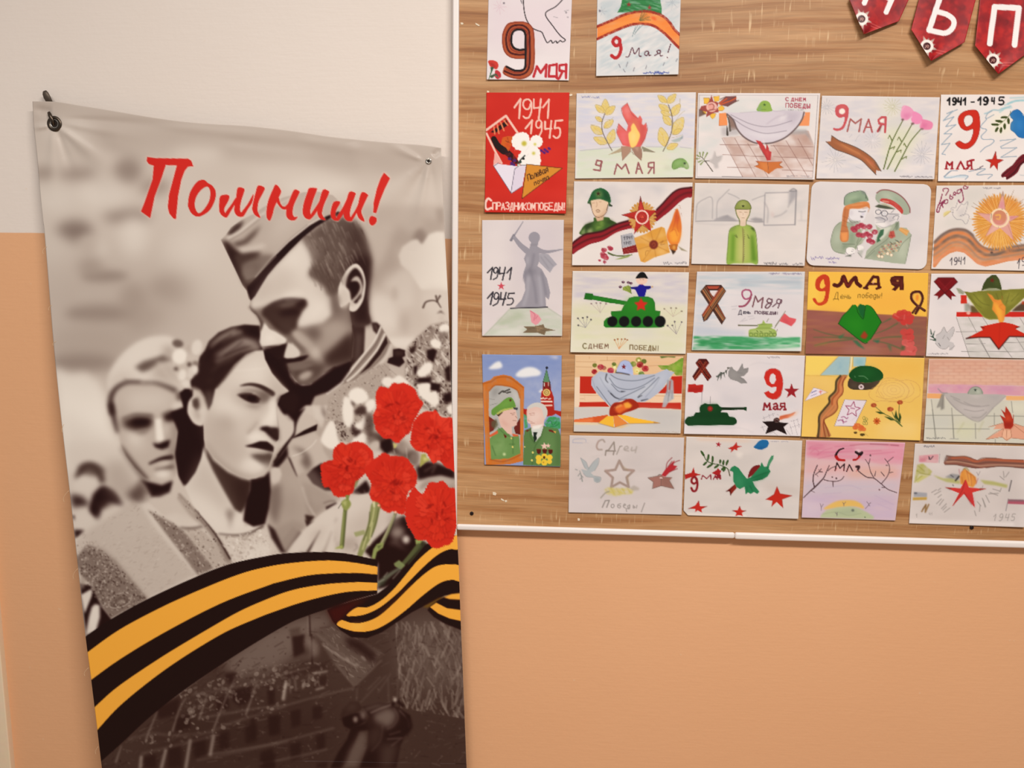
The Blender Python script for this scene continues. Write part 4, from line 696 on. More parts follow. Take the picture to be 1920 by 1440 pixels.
def d_tank_bouquet(a):
    a.f(1065, 500, 8).paper(14)
    a.p('cdc6d0', '80,100 1800,100 1790,560 1300,560 700,560 70,540', 30, .7, t=(1, 34, 7)).p('dcdab8', '60,560 1780,560 1750,1290 40,1270', 40, .75, t=(.5, 34, 8)).p('d5d2d6', '900,900 1300,900 1300,1060 900,1050', 60, .5)
    G = '227a1e'
    a.p(G, '262,398 370,408 374,432 600,470 885,522 845,572 600,540 366,492 360,498 242,486', 1).p('185c16', '262,398 370,408 360,498 242,486', 4, .6).p(G, '845,575 885,520 920,470 990,452 1200,452 1270,480 1300,540 1308,660 1385,668 1378,700 1370,740 1440,770 1440,900 1380,915 570,915 535,890 535,820 580,770 660,745 645,705 645,672 800,664', 0, 1, 0).p('30921e', '900,480 1200,470 1260,640 860,660', 50, .5)
    a.l('125012', 9, '262,398 370,408 374,432 885,522 920,470 990,452 1200,452 1270,480 1300,540 1308,660 1385,668 1375,735|242,486 262,398|242,486 360,498 366,492 845,572 800,664 650,672 645,705 660,745', 1, .5, 0)
    for x, r in ((665, 76), (842, 78), (1022, 76), (1198, 78), (1382, 82)): a.e('070308', x, 822, r, r + 2, b=4)
    a.st('cf2a1c', 1095, 572, 108, 0, .5, b=5).l('8c3a10', 8, '1010,520 1060,545 1095,470 1130,545 1180,525', 6, .4)
    a.p('17108c', '1060,450 1150,450 1180,345 1240,330 1240,290 1150,290 1120,265 1070,268 1040,300 940,305 940,330 1010,345', 1, 1).l('0a0648', 12, '945,318 1030,318|1160,310 1240,312', 2, .8).e('c8a884', 1262, 302, 18, 14)
    a.e('ecc8b4', 1105, 205, 84, 66).p('080406', '1008,182 1030,140 1070,92 1110,75 1150,90 1185,145 1205,182 1150,172 1060,174', 1, 1).l('8a5a50', 5, '1080,195 1100,198|1120,196 1140,194', 0, .6).p('a83040', '1085,262 1130,262 1110,275', 2, .7)
    a.p('8fa044', '820,310 900,280 940,300 955,408 880,370 820,350', 1).l('5c7030', 7, '955,405 850,300|950,400 900,270|950,400 930,280', 1, .7)
    for x, y in ((828, 232), (905, 238), (785, 304), (945, 250)): a.e('4c2c44', x, y, 24, 18).e('b07a8a', x + 4, y - 4, 8)
    def burst(pp, root, c, dc):
        for q in pp.split(): a.l(c, 8, q + ' ' + root, 0, .65, 0); x, y = q.split(','); a.e(dc, float(x), float(y), 15, 13, o=.8)
    burst('350,555 425,545 488,545 570,555', '485,690', 'b8a8a4', '8a6e74'); burst('150,775 222,768 290,755 345,795 155,880', '262,915', '8a8690', '3a343e'); burst('1445,632 1545,620 1622,622 1705,668', '1575,750', 'c0aa9c', '8a7c6c'); burst('1600,825 1705,830 1495,885 1565,880', '1625,1010', '8a7e8a', '544a58')
    burst('700,1100 745,1085 805,1090 855,1085 890,1100', '765,1235', 'd9844a', '9a5a34')
    a.tx('6f6038', 14, 225, 1152, 76, 'С', .72).tx('7d5c48', 13, 305, 1160, 62, 'ДНЕМ', .85, .48).tx('76603c', 13, 930, 1175, 66, 'ПОБЕДЫ!', .68, .36, 0, .04)

def d_ribbon_tank_flag(a):
    a.f(1285, 500, 8).paper(15)
    a.p('bcc8d0', '180,90 1780,90 1760,400 170,420', 20, .65, t=(1.3, 50, 5)).p('a9b6c2', '800,190 1740,190 1730,280 820,300', 26, .5, t=(1.5, 60, 4)).p('c3ccd6', '150,500 600,480 600,940 140,960', 40, .5, t=(1.5, 40, 6)).p('b4c0d0', '130,900 900,960 900,1040 130,1040', 24, .55).p('dcd4d8', '650,380 1730,380 1720,960 650,960', 80, .5)
    a.p('4aa06a', '125,1040 1725,1060 1720,1210 1200,1240 110,1245', 8, .95, t=(.9, 22, 4)).p('2b8a4c', '160,1080 900,1110 1400,1150 800,1210 180,1200', 30, .7, t=(1, 20, 4)).p('aed8b4', '1300,1080 1720,1080 1720,1240 1100,1240', 40, .5, t=(1.2, 16, 4))
    def rib(q, n=3):
        q = pts(q); a.p('4a2c22', q)
        A, B, C, D = q
        for i in range(n):
            for c, t0, t1 in (('b8784a', .1, .26), ('e0b070', .3, .36), ('a85c34', .62, .86)) if i == 0 else ():
                a.p(c, np.array([A + (D - A) * t0, B + (C - B) * t0, B + (C - B) * t1, A + (D - A) * t1]), 2, .95)
    rib('225,370 300,480 545,865 605,770'); a.p('4a2c22', '225,370 305,275 345,330 470,520 605,770 545,865 340,540').l('b5764a', 22, '262,352 400,560 565,800', 2, 1, 0).l('e0b478', 8, '285,330 430,560 580,785', 2, .9, 0).l('a05030', 16, '310,310 450,530 592,770', 2, .9, 0)
    a.p('3c1a16', '305,275 540,275 605,365 560,350 480,358 340,355').p('b04a34', '320,290 520,290 480,335 350,335', 2).p('e4d6d4', '365,375 480,372 410,440')
    a.p('4a2820', '540,280 608,366 330,790 275,820 250,720 500,360').l('b86a3c', 24, '560,320 420,520 270,740', 2, 1, 0).l('9a3a26', 22, '520,330 380,540 265,720', 3, .9, 0).l('e2b070', 8, '578,335 430,545 285,780', 2, .95, 0).l('c08048', 14, '592,360 290,800', 2, .8, 0)
    a.l('2c1612', 7, '225,370 545,865 605,770|608,366 330,795 275,822 250,720|305,275 540,275|540,280 608,366', 1, .8, 0)
    a.l('a85474', 25, '905,345 860,370 855,430 895,485 960,470 990,420 970,360 905,345').l('9a4a62', 30, '990,420 970,490 930,550 880,590 810,595').l('7c5058', 22, '1010,600 1050,440 1090,530 1165,465 1145,615', 1, 1, 0).l('6d4a54', 20, '1300,500 1250,480 1225,520 1260,545 1300,530|1300,490 1290,540 1230,560 1200,610 1240,620 1290,560', 1).l('6e4c58', 18, '1310,600 1370,550|1440,500 1390,490 1370,530 1400,555 1440,540 1440,500 1390,620', 1)
    a.tx('4a4450', 12, 795, 655, 58, 'Д', .9, .2).tx('4a4450', 11, 870, 672, 32, 'ЕНЬ', .9, .3).tx('5a4450', 12, 1045, 668, 40, 'ПОБЕДЫ', .95, .4, 0, .03).l('5a4450', 8, '1340,680 1336,715|1362,680 1358,715|1384,680 1380,715', 0, .9, 0)
    a.l('9c98a0', 9, '690,600 780,590|700,640 760,635|820,830 900,770|850,820 930,800|940,750 1020,740|960,790 1040,770', 2, .45, 0)
    a.l('6f6a58', (28, 12), '800,880 860,880', 1, .9, 0).l('6f6e5a', 16, '850,882 1080,884', 1, .9, 0)
    a.p('9db45c', '950,960 970,940 1060,925 1100,890 1085,870 1150,850 1170,800 1200,850 1300,860 1310,900 1270,920 1340,940 1370,980 1360,1050 1100,1060 950,1050', 2, 1).p('c2d08c', '980,960 1300,950 1300,990 1000,1000', 14, .6)
    a.l('6d8438', 8, '1060,925 1300,925|1085,870 1300,860|950,1000 1360,1000|960,1048 1350,1050', 1, .7)
    for x in (985, 1060, 1140, 1215, 1285, 1340): a.e('66803a', x, 1020, 26, 26, w=9)
    a.l('5c7030', 12, '1070,960 1090,980|1120,970 1150,980|1260,970 1290,980', 1, .8).l('76725e', 10, '1250,780 1220,830|1350,890 1500,670|1340,920 1420,800|1370,970 1380,940', 1, .8, 0)
    a.p('dc5a60', '1490,700 1560,760 1665,785 1650,830 1590,895 1520,860 1415,820 1440,760', 2).p('c04450', '1440,760 1520,800 1600,880 1500,840', 14, .6)
    a.scr('7a6f90', 8, 1255, 105, 1410, 22, seed=51).scr('7a6f90', 8, 1450, 105, 1740, 20, seed=52)

def d_green_cap_yellow(a):
    a.f(1500, 500, 8).paper(16, 6)
    a.p('f4bc4a', '120,70 1930,90 1910,740 1220,715 100,640', 0, 1).p('f6cf58', '120,80 300,90 280,640 105,640', 50, .7).p('f0ac46', '900,400 1600,300 1700,700 1100,700', 80, .5)
    a.p('96594c', '100,648 640,680 1230,715 1915,752 1885,1350 75,1320', 3, 1, 0, (.12, 40, 6)).p('a5625c', '120,700 600,720 500,900 100,860', 60, .5).p('7a5a48', '1500,820 1890,860 1870,1100 1500,1000', 70, .5).p('b07a74', '700,1180 1200,1200 1180,1320 600,1300', 50, .45)
    for q in ('200,940 420,1010 700,1060 950,1080', '200,1060 500,1060 800,1080', '220,1180 450,1130 780,1090', '1100,1090 1300,1060 1510,1050', '1120,1010 1300,940 1460,850', '1200,860 1360,780', '1090,1110 1300,1150 1510,1230'): a.l('5c6440', (12, 26), q, 5, .8)
    a.l('8c7c3c', 26, '220,1190 400,1150', 12, .6).p('2f6c48', '780,1100 860,1110 980,1245 870,1190', 8, .85).p('2c6a4c', '1090,1110 1200,1095 1170,1150', 8, .85).p('3c7048', '570,1050 680,995 620,1080 590,1080', 6, .8).p('4a6a48', '1300,1170 1370,1180 1370,1290', 10, .7)
    a.p('c83c1c', '230,250 250,180 320,125 390,120 440,170 448,300 430,460 400,540 330,580 270,580 210,530 190,480 230,475 270,540 340,520 370,450 380,370 300,370 240,330|298,280 320,220 355,190 365,250 380,290 330,330 300,310', 1, 1, 1).p('dc5a24', '210,500 260,570 380,540 400,480 340,540 270,540', 10, .8)
    d = '4d140e'
    a.l(d, 58, '515,275 570,285 620,240 655,150 715,290 770,220 830,165 850,240 905,290', 1).l('8c2c1c', 22, '660,180 715,285 780,220', 6, .8).l(d, 44, '985,315 1100,150 1170,160 1185,315', 1, 1, 0).l(d, 36, '1050,260 1170,260|960,320 1010,325|1150,330 1205,310', 1, 1, 0).l('f0b8a4', 18, '1110,215 1095,250', 4, .9).p('4d140e', '1350,210 1360,160 1420,138 1550,140 1560,350 1495,350 1490,300 1430,365 1375,345 1420,300 1370,270', 1, 1).l('8a3a24', 14, '1400,180 1500,180|1380,240 1480,250|1520,200 1520,320', 6, .7).e('e0a050', 1465, 212, 18, 12, b=3)
    a.tx('7a5c1e', 9, 505, 385, 100, 'Д', .7, .1, .1).tx('7a5c1e', 9, 605, 400, 80, 'ень', .6, .14, .1).tx('7a5c1e', 9, 865, 390, 76, 'победы!', .62, .14, .1, .01)
    a.l('4a1c14', 38, '1735,700 1800,590 1840,480 1810,390 1750,375 1680,400 1670,480 1730,560 1870,660', 1).l('4a1c14', 34, '1690,690 1760,600 1790,590', 1).l('9a6a50', 8, '1700,680 1790,570 1820,470 1790,400 1740,395 1700,420 1695,480 1760,570 1860,650', 2, .7).e('e88c34', 1758, 465, 22, 52, .1, 6)
    a.p('1c7a16', '575,855 640,740 720,660 790,575 835,570 860,610 900,560 975,580 1000,570 1040,580 1110,650 1220,830 1150,960 1060,1090 1000,1145 940,1130 800,1030 700,950', 1, 1, 0).p('2a8c1a', '660,800 900,760 960,940 860,1000 700,880', 50, .5).p('125c2c', '865,600 900,560 980,590 970,700 950,780 900,720', 3, .9).l('0c4410', 12, '575,855 640,740 720,660 790,575|1050,590 1110,650 1220,830|575,855 700,950 940,1135 1010,1145|1220,830 1060,1090|850,600 870,690 945,785 965,700 985,590', 1, .8)
    a.p('a8341c', '965,960 1020,1030 985,1085 940,1080 900,1050', 6, .95)
    for x, y in ((1440, 740), (1500, 700), (1560, 690), (1620, 710), (1660, 760), (1580, 780), (1500, 780), (1640, 820), (1560, 830)): a.e('c83a34', x, y, 56, 48, t=(.3, 6, 6))
    for x, y in ((1560, 980), (1650, 980), (1590, 1060), (1660, 1060), (1580, 1140), (1660, 1150), (1640, 1210), (1700, 1240), (1620, 1280), (1680, 1300), (1560, 1310)): a.e('c8443e' if y < 1120 else 'd05a54', x, y, 58, 52, t=(.3, 6, 6))
    a.l('e28078', 12, '1410,720 1480,760|1570,720 1560,790|1590,860 1610,900|1560,1170 1620,1200|1600,1260 1680,1280', 5, .6).l('94201c', 10, '1460,800 1540,800|1580,1020 1660,1010|1620,1130 1700,1110|1720,1250 1690,1280', 5, .6).p('4a5a34', '1515,1190 1570,1190 1560,1250 1520,1250', 6, .8)

def d_star_olive_cloak(a):
    a.f(1730, 500, 8).paper(17)
    a.p('d2cdd0', '160,130 1520,120 1500,340 520,500 150,860', 60, .4, t=(1, 30, 20))
    a.clip('505,760 1800,760 1800,1370 700,1370')
    a.p('cdc8c2', '505,760 1800,760 1800,1370 700,1370', 0, .8, t=(.8, 18, 8)).clip().l('777270', 8, '505,760 705,1365|690,760 1010,1365|900,760 980,880|1460,770 1540,900|840,1080 1010,1365|1180,1150 1340,1365|1400,1060 1540,1280|500,975 860,975|650,1160 940,1155|1220,1140 1720,1130|580,1272 1720,1275', 1, .7, 0)
    a.p('8c8078', '660,560 780,600 860,680 720,690', 8, .7).p('cf2a20', '508,682 1720,676 1720,758 505,748', 1).p('d03020', '572,425 660,425 665,555 568,555').p('4a3420', '1400,600 1520,520 1800,500 1800,670 1330,670', 6, .9).p('5c4a24', '720,580 800,600 860,690 730,690', 6, .9).p('c8401c', '1490,520 1520,520 1520,570 1480,560', 4, .8)
    a.p('7c7a2c', '620,370 720,385 880,362 1180,350 1400,335 1800,320 1700,450 1520,470 1400,580 1280,700 1150,790 1000,795 920,760 830,660 760,560 690,470', 0, 1, 0).p('9a9a3c', '720,420 900,420 960,600 860,640', 40, .7, t=(.6, 10, 4, .9)).p('a4a044', '1200,400 1480,380 1350,560 1230,600', 40, .7, t=(.6, 10, 4, -.6)).l('5a5a1e', 9, '700,440 800,560 880,620|760,410 880,540 1000,580|1100,400 1140,500|1300,400 1250,560|1440,400 1330,520|1180,380 1200,480', 3, .7).l('b4b05c', 12, '660,440 760,570 860,690 960,780 1120,790|1280,690 1420,570 1520,470', 4, .7)
    a.p('a4a48c', '500,318 560,330 630,390 610,420 540,400', 3).l('77776a', 7, '510,330 600,400|560,340 620,380', 1, .7).p('8a8a7c', '625,550 700,550 700,680 630,670', 10, .7).e('e8b0a4', 686, 695, 30, 26, b=4)
    a.p('3e4820', '880,362 910,260 960,180 1040,122 1100,122 1150,190 1180,300 1185,352 1100,325 980,330', 0, 1, 0).p('55602c', '1080,150 1150,230 1160,300 1080,280', 24, .6).st('6a2418', 1042, 205, 44, .2).p('8a8f68', '900,345 1000,318 1120,325 1180,352 1040,370', 5, .8)
    a.p('e89038', '965,395 1040,430 1080,490 1130,500 1170,490 1200,550 1245,600 1240,700 1222,800 1200,838 1150,835 1120,740 1040,640 1060,540', 3, 1, 0).p('f6b040', '1060,520 1130,580 1190,660 1200,830 1160,830 1110,700', 14, .9).l('c8602c', 8, '980,405 1060,500 1110,520|1200,560 1150,600 1220,660|1190,440 1200,520', 3, .6)
    a.p('cc2a16', '1150,838 1230,835 1350,860 1455,900 1395,935 1440,960 1520,1000 1720,1050 1540,1055 1300,1050 1140,1245 1010,1065 840,1065 650,1080 780,1010 900,950 870,900 1000,870', 0, 1, 0).l('2c0c0c', 16, '655,1078 840,1060 1010,1062 1142,1240 1300,1048 1540,1052', 3, .85, 0).l('3a1410', 12, '870,902 920,915|1455,902 1400,918|650,1080 720,1045', 4, .8, 0).l('a01c10', 6, '1160,850 1142,1220', 3, .6)
    a.p('7a1016', '170,225 230,165 470,165 525,230 410,345 505,450 440,440 430,500 330,405 225,495 230,440 160,435 265,340').p('5c0a12', '260,180 440,180 340,320', 20, .5).l('3a0a10', 9, '170,225 230,165 470,165 525,230|175,230 430,495|520,235 225,490', 2, .7, 0).l('a83038', 7, '230,200 380,350|440,200 300,340', 3, .5)
    a.p('c6c0c0', '200,1030 270,985 320,905 365,985 390,990 455,905 472,960 440,1050 400,1120 460,1140 480,1190 440,1255 400,1250 395,1190 340,1235 260,1220 190,1150', 1, .95, 0).l('86807e', 8, '200,1030 270,985 320,905 365,985 455,905 472,960 440,1050|190,1150 260,1220 340,1235 395,1190|400,1250 480,1190|330,1030 300,1080|370,1060 400,1100', 1, .7).l('4a464a', 9, '240,1150 265,1190', 1, .9)
    for q in ('120,940 130,1010', '180,965 150,1050', '110,1040 160,1060', '110,1090 190,1105', '150,1060 190,1090'): a.l('3c5044', (8, 26), q, 1, .9, 0)
    a.scr('8a848a', 7, 70, 1308, 380, 18, seed=61, gaps=(.6,))

def d_blue_cloak_star(a):
    a.f(1065, 655, 8).paper(18)
    a.p('e9bf92', '105,90 1740,110 1720,420 95,420', 0, 1, 0, (.15, 40, 5)).p('efcfa6', '110,120 700,130 680,300 110,330', 50, .7).l('b07c54', 7, '120,185 420,190|480,170 720,165|590,110 590,165|320,110 320,140|120,262 360,268|1200,250 1400,240', 2, .6, 0).p('f2cfae', '95,660 1700,680 1690,800 90,790').l('c09468', 6, '250,680 250,770|95,745 240,745|95,690 1700,700', 1, .6, 0)
    a.p('f3d9bd', '95,420 180,420 170,860 90,860').p('c52a18', '180,405 400,410 420,665 175,660').p('c52a18', '1560,405 1715,400 1705,668 1350,655 1450,560').p('c62c1a', '175,790 560,790 620,862 165,862').p('c62c1a', '1000,790 1400,800 1695,800 1695,900 1480,890 1100,875 1000,880')
    a.p('d3cdc8', '90,870 620,870 1000,890 1700,915 1690,1260 85,1235', 3).p('c5c1c0', '1000,900 1690,930 1680,1200 1300,1200', 60, .6)
    a.p('6f9a2c', '1345,240 1500,240 1600,200 1700,130 1735,130 1715,390 1620,390 1560,320 1400,300', 0, 1, 0, (.4, 8, 5)).p('8fbc3c', '1550,270 1700,180 1700,300 1600,330', 24, .7).p('55702c', '1375,100 1620,100 1600,125 1500,115 1400,135', 3)
    for x, y, r, c in ((400, 240, 36, '7a7c34'), (540, 280, 36, 'b07058'), (490, 265, 48, 'b23040'), (395, 335, 42, 'a81c24'), (640, 320, 50, 'b83048'), (700, 250, 44, 'c8c46a'), (690, 220, 32, '5a6c2c'), (1060, 160, 46, '9a9c44'), (1140, 180, 40, '6a7430'), (980, 220, 46, '7c9034'), (1080, 230, 52, '9c2026'), (1160, 290, 52, 'b42a34'), (1035, 320, 56, 'e6d884'), (1100, 370, 44, '5c8434'), (740, 330, 30, '6a8434')): a.e(c, x, y, r, r * .9, t=(.5, 5, 5))
    a.e('f6eeb4', 700, 270, 22).e('f6eeb4', 1040, 325, 26, b=5).e('f4ecb0', 1060, 165, 18).l('6a1018', 8, '470,260 510,280|1060,230 1110,250|1140,290 1190,300|620,320 660,330|380,330 410,345', 3, .7).e('d8a830', 1036, 328, 12)
    a.p('b9bfd0', '470,330 600,350 720,360 940,385 1150,375 1300,370 1420,320 1480,295 1530,330 1600,340 1500,460 1440,560 1350,660 1240,740 1150,790 1050,790 900,750 780,780 640,860 560,790 470,700 400,620 350,540 355,430', 0, 1, 0).p('cdd3e0', '450,380 620,420 760,560 600,560 480,500', 40, .7).p('d0d4dc', '760,690 1000,660 1250,500 1300,560 1050,720', 30, .7).p('c9cedb', '1350,420 1480,330 1430,480 1280,620', 30, .6)
    a.l('5d6474', 11, '640,380 740,440 900,470 1080,460 1300,390|620,430 700,540 800,590 950,600 1130,540 1300,430|650,520 760,630 860,630|600,620 740,740 900,680 1150,560|760,760 880,740|1060,700 1200,580 1360,420|430,560 560,740 640,850', 2, .75).l('26262e', (16, 8), '640,660 700,715 760,740|800,632 840,634|1050,720 1110,690|580,370 565,450 600,500|1100,770 1200,745', 3, .9).l('8f96a8', 10, '360,440 420,600 520,740|480,420 560,560 700,700|1380,420 1280,580 1160,720', 5, .6)
    a.p('b9c4ea', '740,280 790,190 850,165 920,185 965,260 980,385 880,370 720,350', 0, 1, 0).p('9aa8d8', '760,240 860,180 940,230 960,340 920,340 880,240', 20, .5).st('7c1c20', 836, 262, 44).l('26262e', 15, '715,348 800,355 920,380', 3, .9).l('7a86a8', 7, '740,280 790,190 850,165 920,185 965,260', 2, .7)
    a.p('b4b8c0', '1480,470 1530,430 1580,470 1590,740 1510,790 1460,870 1410,870 1440,720 1480,620', 5, .9).l('707680', 8, '1500,460 1480,680|1550,450 1520,700|1510,640 1500,780|1560,620 1560,740', 2, .7).l('b03020', 18, '1530,480 1520,600', 4, .7)
    a.p('a42a14', '640,860 700,800 800,790 870,750 960,745 1040,800 1060,870 960,920 860,950 780,990 640,1000 620,940', 2, 1, 1).p('e86a2c', '690,890 800,830 900,800 960,850 880,900 760,970', 12, 1).p('f8b040', '830,810 900,790 960,840 930,880 860,880', 8, .9).p('f5a050', '690,870 800,820 820,850 720,890', 6, .9).l('7c1810', 10, '660,870 720,830 700,900|900,920 960,880|760,960 680,970', 4, .6)
    a.p('d95a26', '90,1055 400,1010 600,980 600,1000 460,1100 85,1092').p('f0834a', '90,1060 380,1030 370,1090 88,1092', 10, .8).p('f6bd3a', '460,1102 590,1000 680,1000 690,1170').p('e88a40', '680,1000 740,990 900,1112 700,1170').p('fbbe36', '740,985 850,985 1000,1030 1330,1090 1380,1105 920,1112').l('9c6a34', 9, '450,1108 690,1172 900,1115 1380,1108', 2, .7, 0).p('a07050', '1280,1085 1380,1105 1290,1110', 3, .8).p('f7d79a', '88,1095 440,1105 480,1130 90,1125', 8, .7).p('f0c070', '700,1170 960,1120 800,1180', 8, .7)
    a.scr('a8968c', 6, 1230, 1245, 1660, 20, seed=71, o=.5)

def d_tank_dove_nine(a):
    a.f(1275, 655, 8).paper(19)
    a.p('d4cfd4', '110,100 1860,110 1800,1290 70,1260', 60, .35, t=(1, 40, 20)).p('c9c4ca', '600,640 900,700 900,900 650,800', 40, .4).l('c6c0c4', 10, '1050,240 1200,200 1500,240|600,1200 900,1180 1100,1250', 6, .5)
    a.p('4c1010', '230,205 280,145 395,140 440,205 385,275 475,410 415,480 325,350 225,475 185,405 275,270').l('b04028', 12, '265,200 300,170 400,330 450,420|400,190 300,320 210,440|250,215 380,400 430,450|420,215 330,330 230,455', 2, .85, 0).l('d88850', 5, '280,190 420,400|385,180 215,430', 1, .7, 0).p('5c1410', '300,230 360,235 330,320 290,300', 8, .6)
    a.l('55584e', 9, '735,270 690,330 620,370 545,410').l('4a5048', (24, 6), '640,360 600,340|660,350 670,420|620,380 610,460|590,390 560,470|690,320 695,370|610,360 560,400|560,410 545,400', 1, .9, 0).e('6c6a64', 725, 280, 22, 14)
    a.p('918d8c', '730,270 780,262 805,300 850,330 880,310 935,205 955,290 1028,275 1020,340 960,400 900,410 960,440 1010,505 920,515 860,480 760,450 720,400 725,330 745,300', 0, 1, 0).p('a8a4a2', '760,330 850,360 840,440 760,420', 30, .6).l('726e6e', 7, '880,310 940,220|960,300 1020,285|900,420 1000,500|860,350 940,360', 3, .6)
    a.p('bc2620', '122,525 230,520 245,535 350,530 340,640 220,655 195,640 115,645', 1).p('9a1a18', '130,580 330,570 330,620 130,630', 12, .5).l('8c868c', 7, '330,640 328,820|455,710 452,830', 0, .8, 0)
    a.p('0c3a18', '290,880 310,840 370,808 420,820 480,818 560,818 600,860 640,870 960,870 985,862 1000,870 998,925 980,918 950,905 630,915 610,945 710,950 740,1010 820,1020 855,1070 850,1110 810,1135 120,1145 75,1110 68,1070 110,1015 200,1000 230,950 300,940', 0, 1, 0).p('145022', '330,840 560,840 560,930 330,920', 40, .6).p('104a20', '120,1040 800,1040 780,1110 140,1120', 40, .5).l('1a2414', 26, '640,888 960,888', 3, .9, 0).e('8a2018', 452, 890, 40, 42, b=4).st('b03428', 452, 890, 34)
    a.p('cd2a20', '1262,430 1285,340 1345,295 1430,290 1500,330 1535,430 1545,530 1510,690 1450,745 1390,750 1310,715 1262,650 1330,620 1350,650 1400,660 1440,620 1450,560 1370,570 1300,530|1340,440 1358,380 1395,360 1432,390 1440,460 1410,515 1370,515 1345,480', 0, 1, 0).l('9a1c18', 7, '1262,430 1285,340 1345,295 1430,290 1500,330 1535,430 1545,530 1510,690 1450,745 1390,750 1310,715 1262,650', 1, .6)
    a.st('9c1e26', 1672, 630, 118, .0).l('6a1018', 6, '1672,515 1700,595 1785,600', 1, .5, 0)
    r = '8c1c26'
    a.l(r, 28, '1255,905 1270,810 1305,870 1345,808 1350,905', 0, 1, 0).l(r, 14, '1240,910 1275,908|1330,908 1375,905', 0, 1, 0).l(r, 24, '1405,825 1440,808 1460,835 1460,900 1480,900|1460,855 1410,860 1400,890 1430,905 1458,880', 0, 1, 0).l(r, 24, '1575,900 1570,808 1510,815 1505,855 1565,858|1540,858 1500,905|1555,905 1592,903', 0, 1, 0)
    a.l('77727a', 5, '1240,1040 1420,960|1330,970 1350,1040|1250,1000 1270,1060|1390,960 1400,1000|1640,1180 1800,1130|1660,1080 1780,1050|1650,1130 1690,1280|1700,1060 1760,1280|1210,1180 1280,1150|1340,1270 1400,1240 1460,1290|1590,1200 1660,1290|1230,1150 1260,1220|1760,1040 1790,1180|1450,970 1480,990', 0, .6, 0)
    a.p('1c0a0a', '1232,1082 1390,1080 1430,1035 1500,1095 1630,1105 1555,1165 1605,1280 1450,1210 1280,1270 1320,1160').e('3a1c1c', 1450, 1060, 46, 34).l('8c7a74', 8, '1410,1070 1450,1050 1490,1075|1425,1090 1480,1095|1430,1040 1470,1050', 2, .8)
    a.p('d86a42', '1480,1050 1500,1000 1580,980 1660,970 1730,940 1700,985 1620,1030 1560,1040 1510,1060', 4, .95).p('f2b48c', '1600,1000 1760,930 1790,900 1740,980 1640,1030', 14, .6).l('a84a30', 7, '1500,1020 1600,990 1730,945', 3, .7)
    a.scr('8a848c', 8, 1310, 120, 1500, 20, seed=81, o=.6)

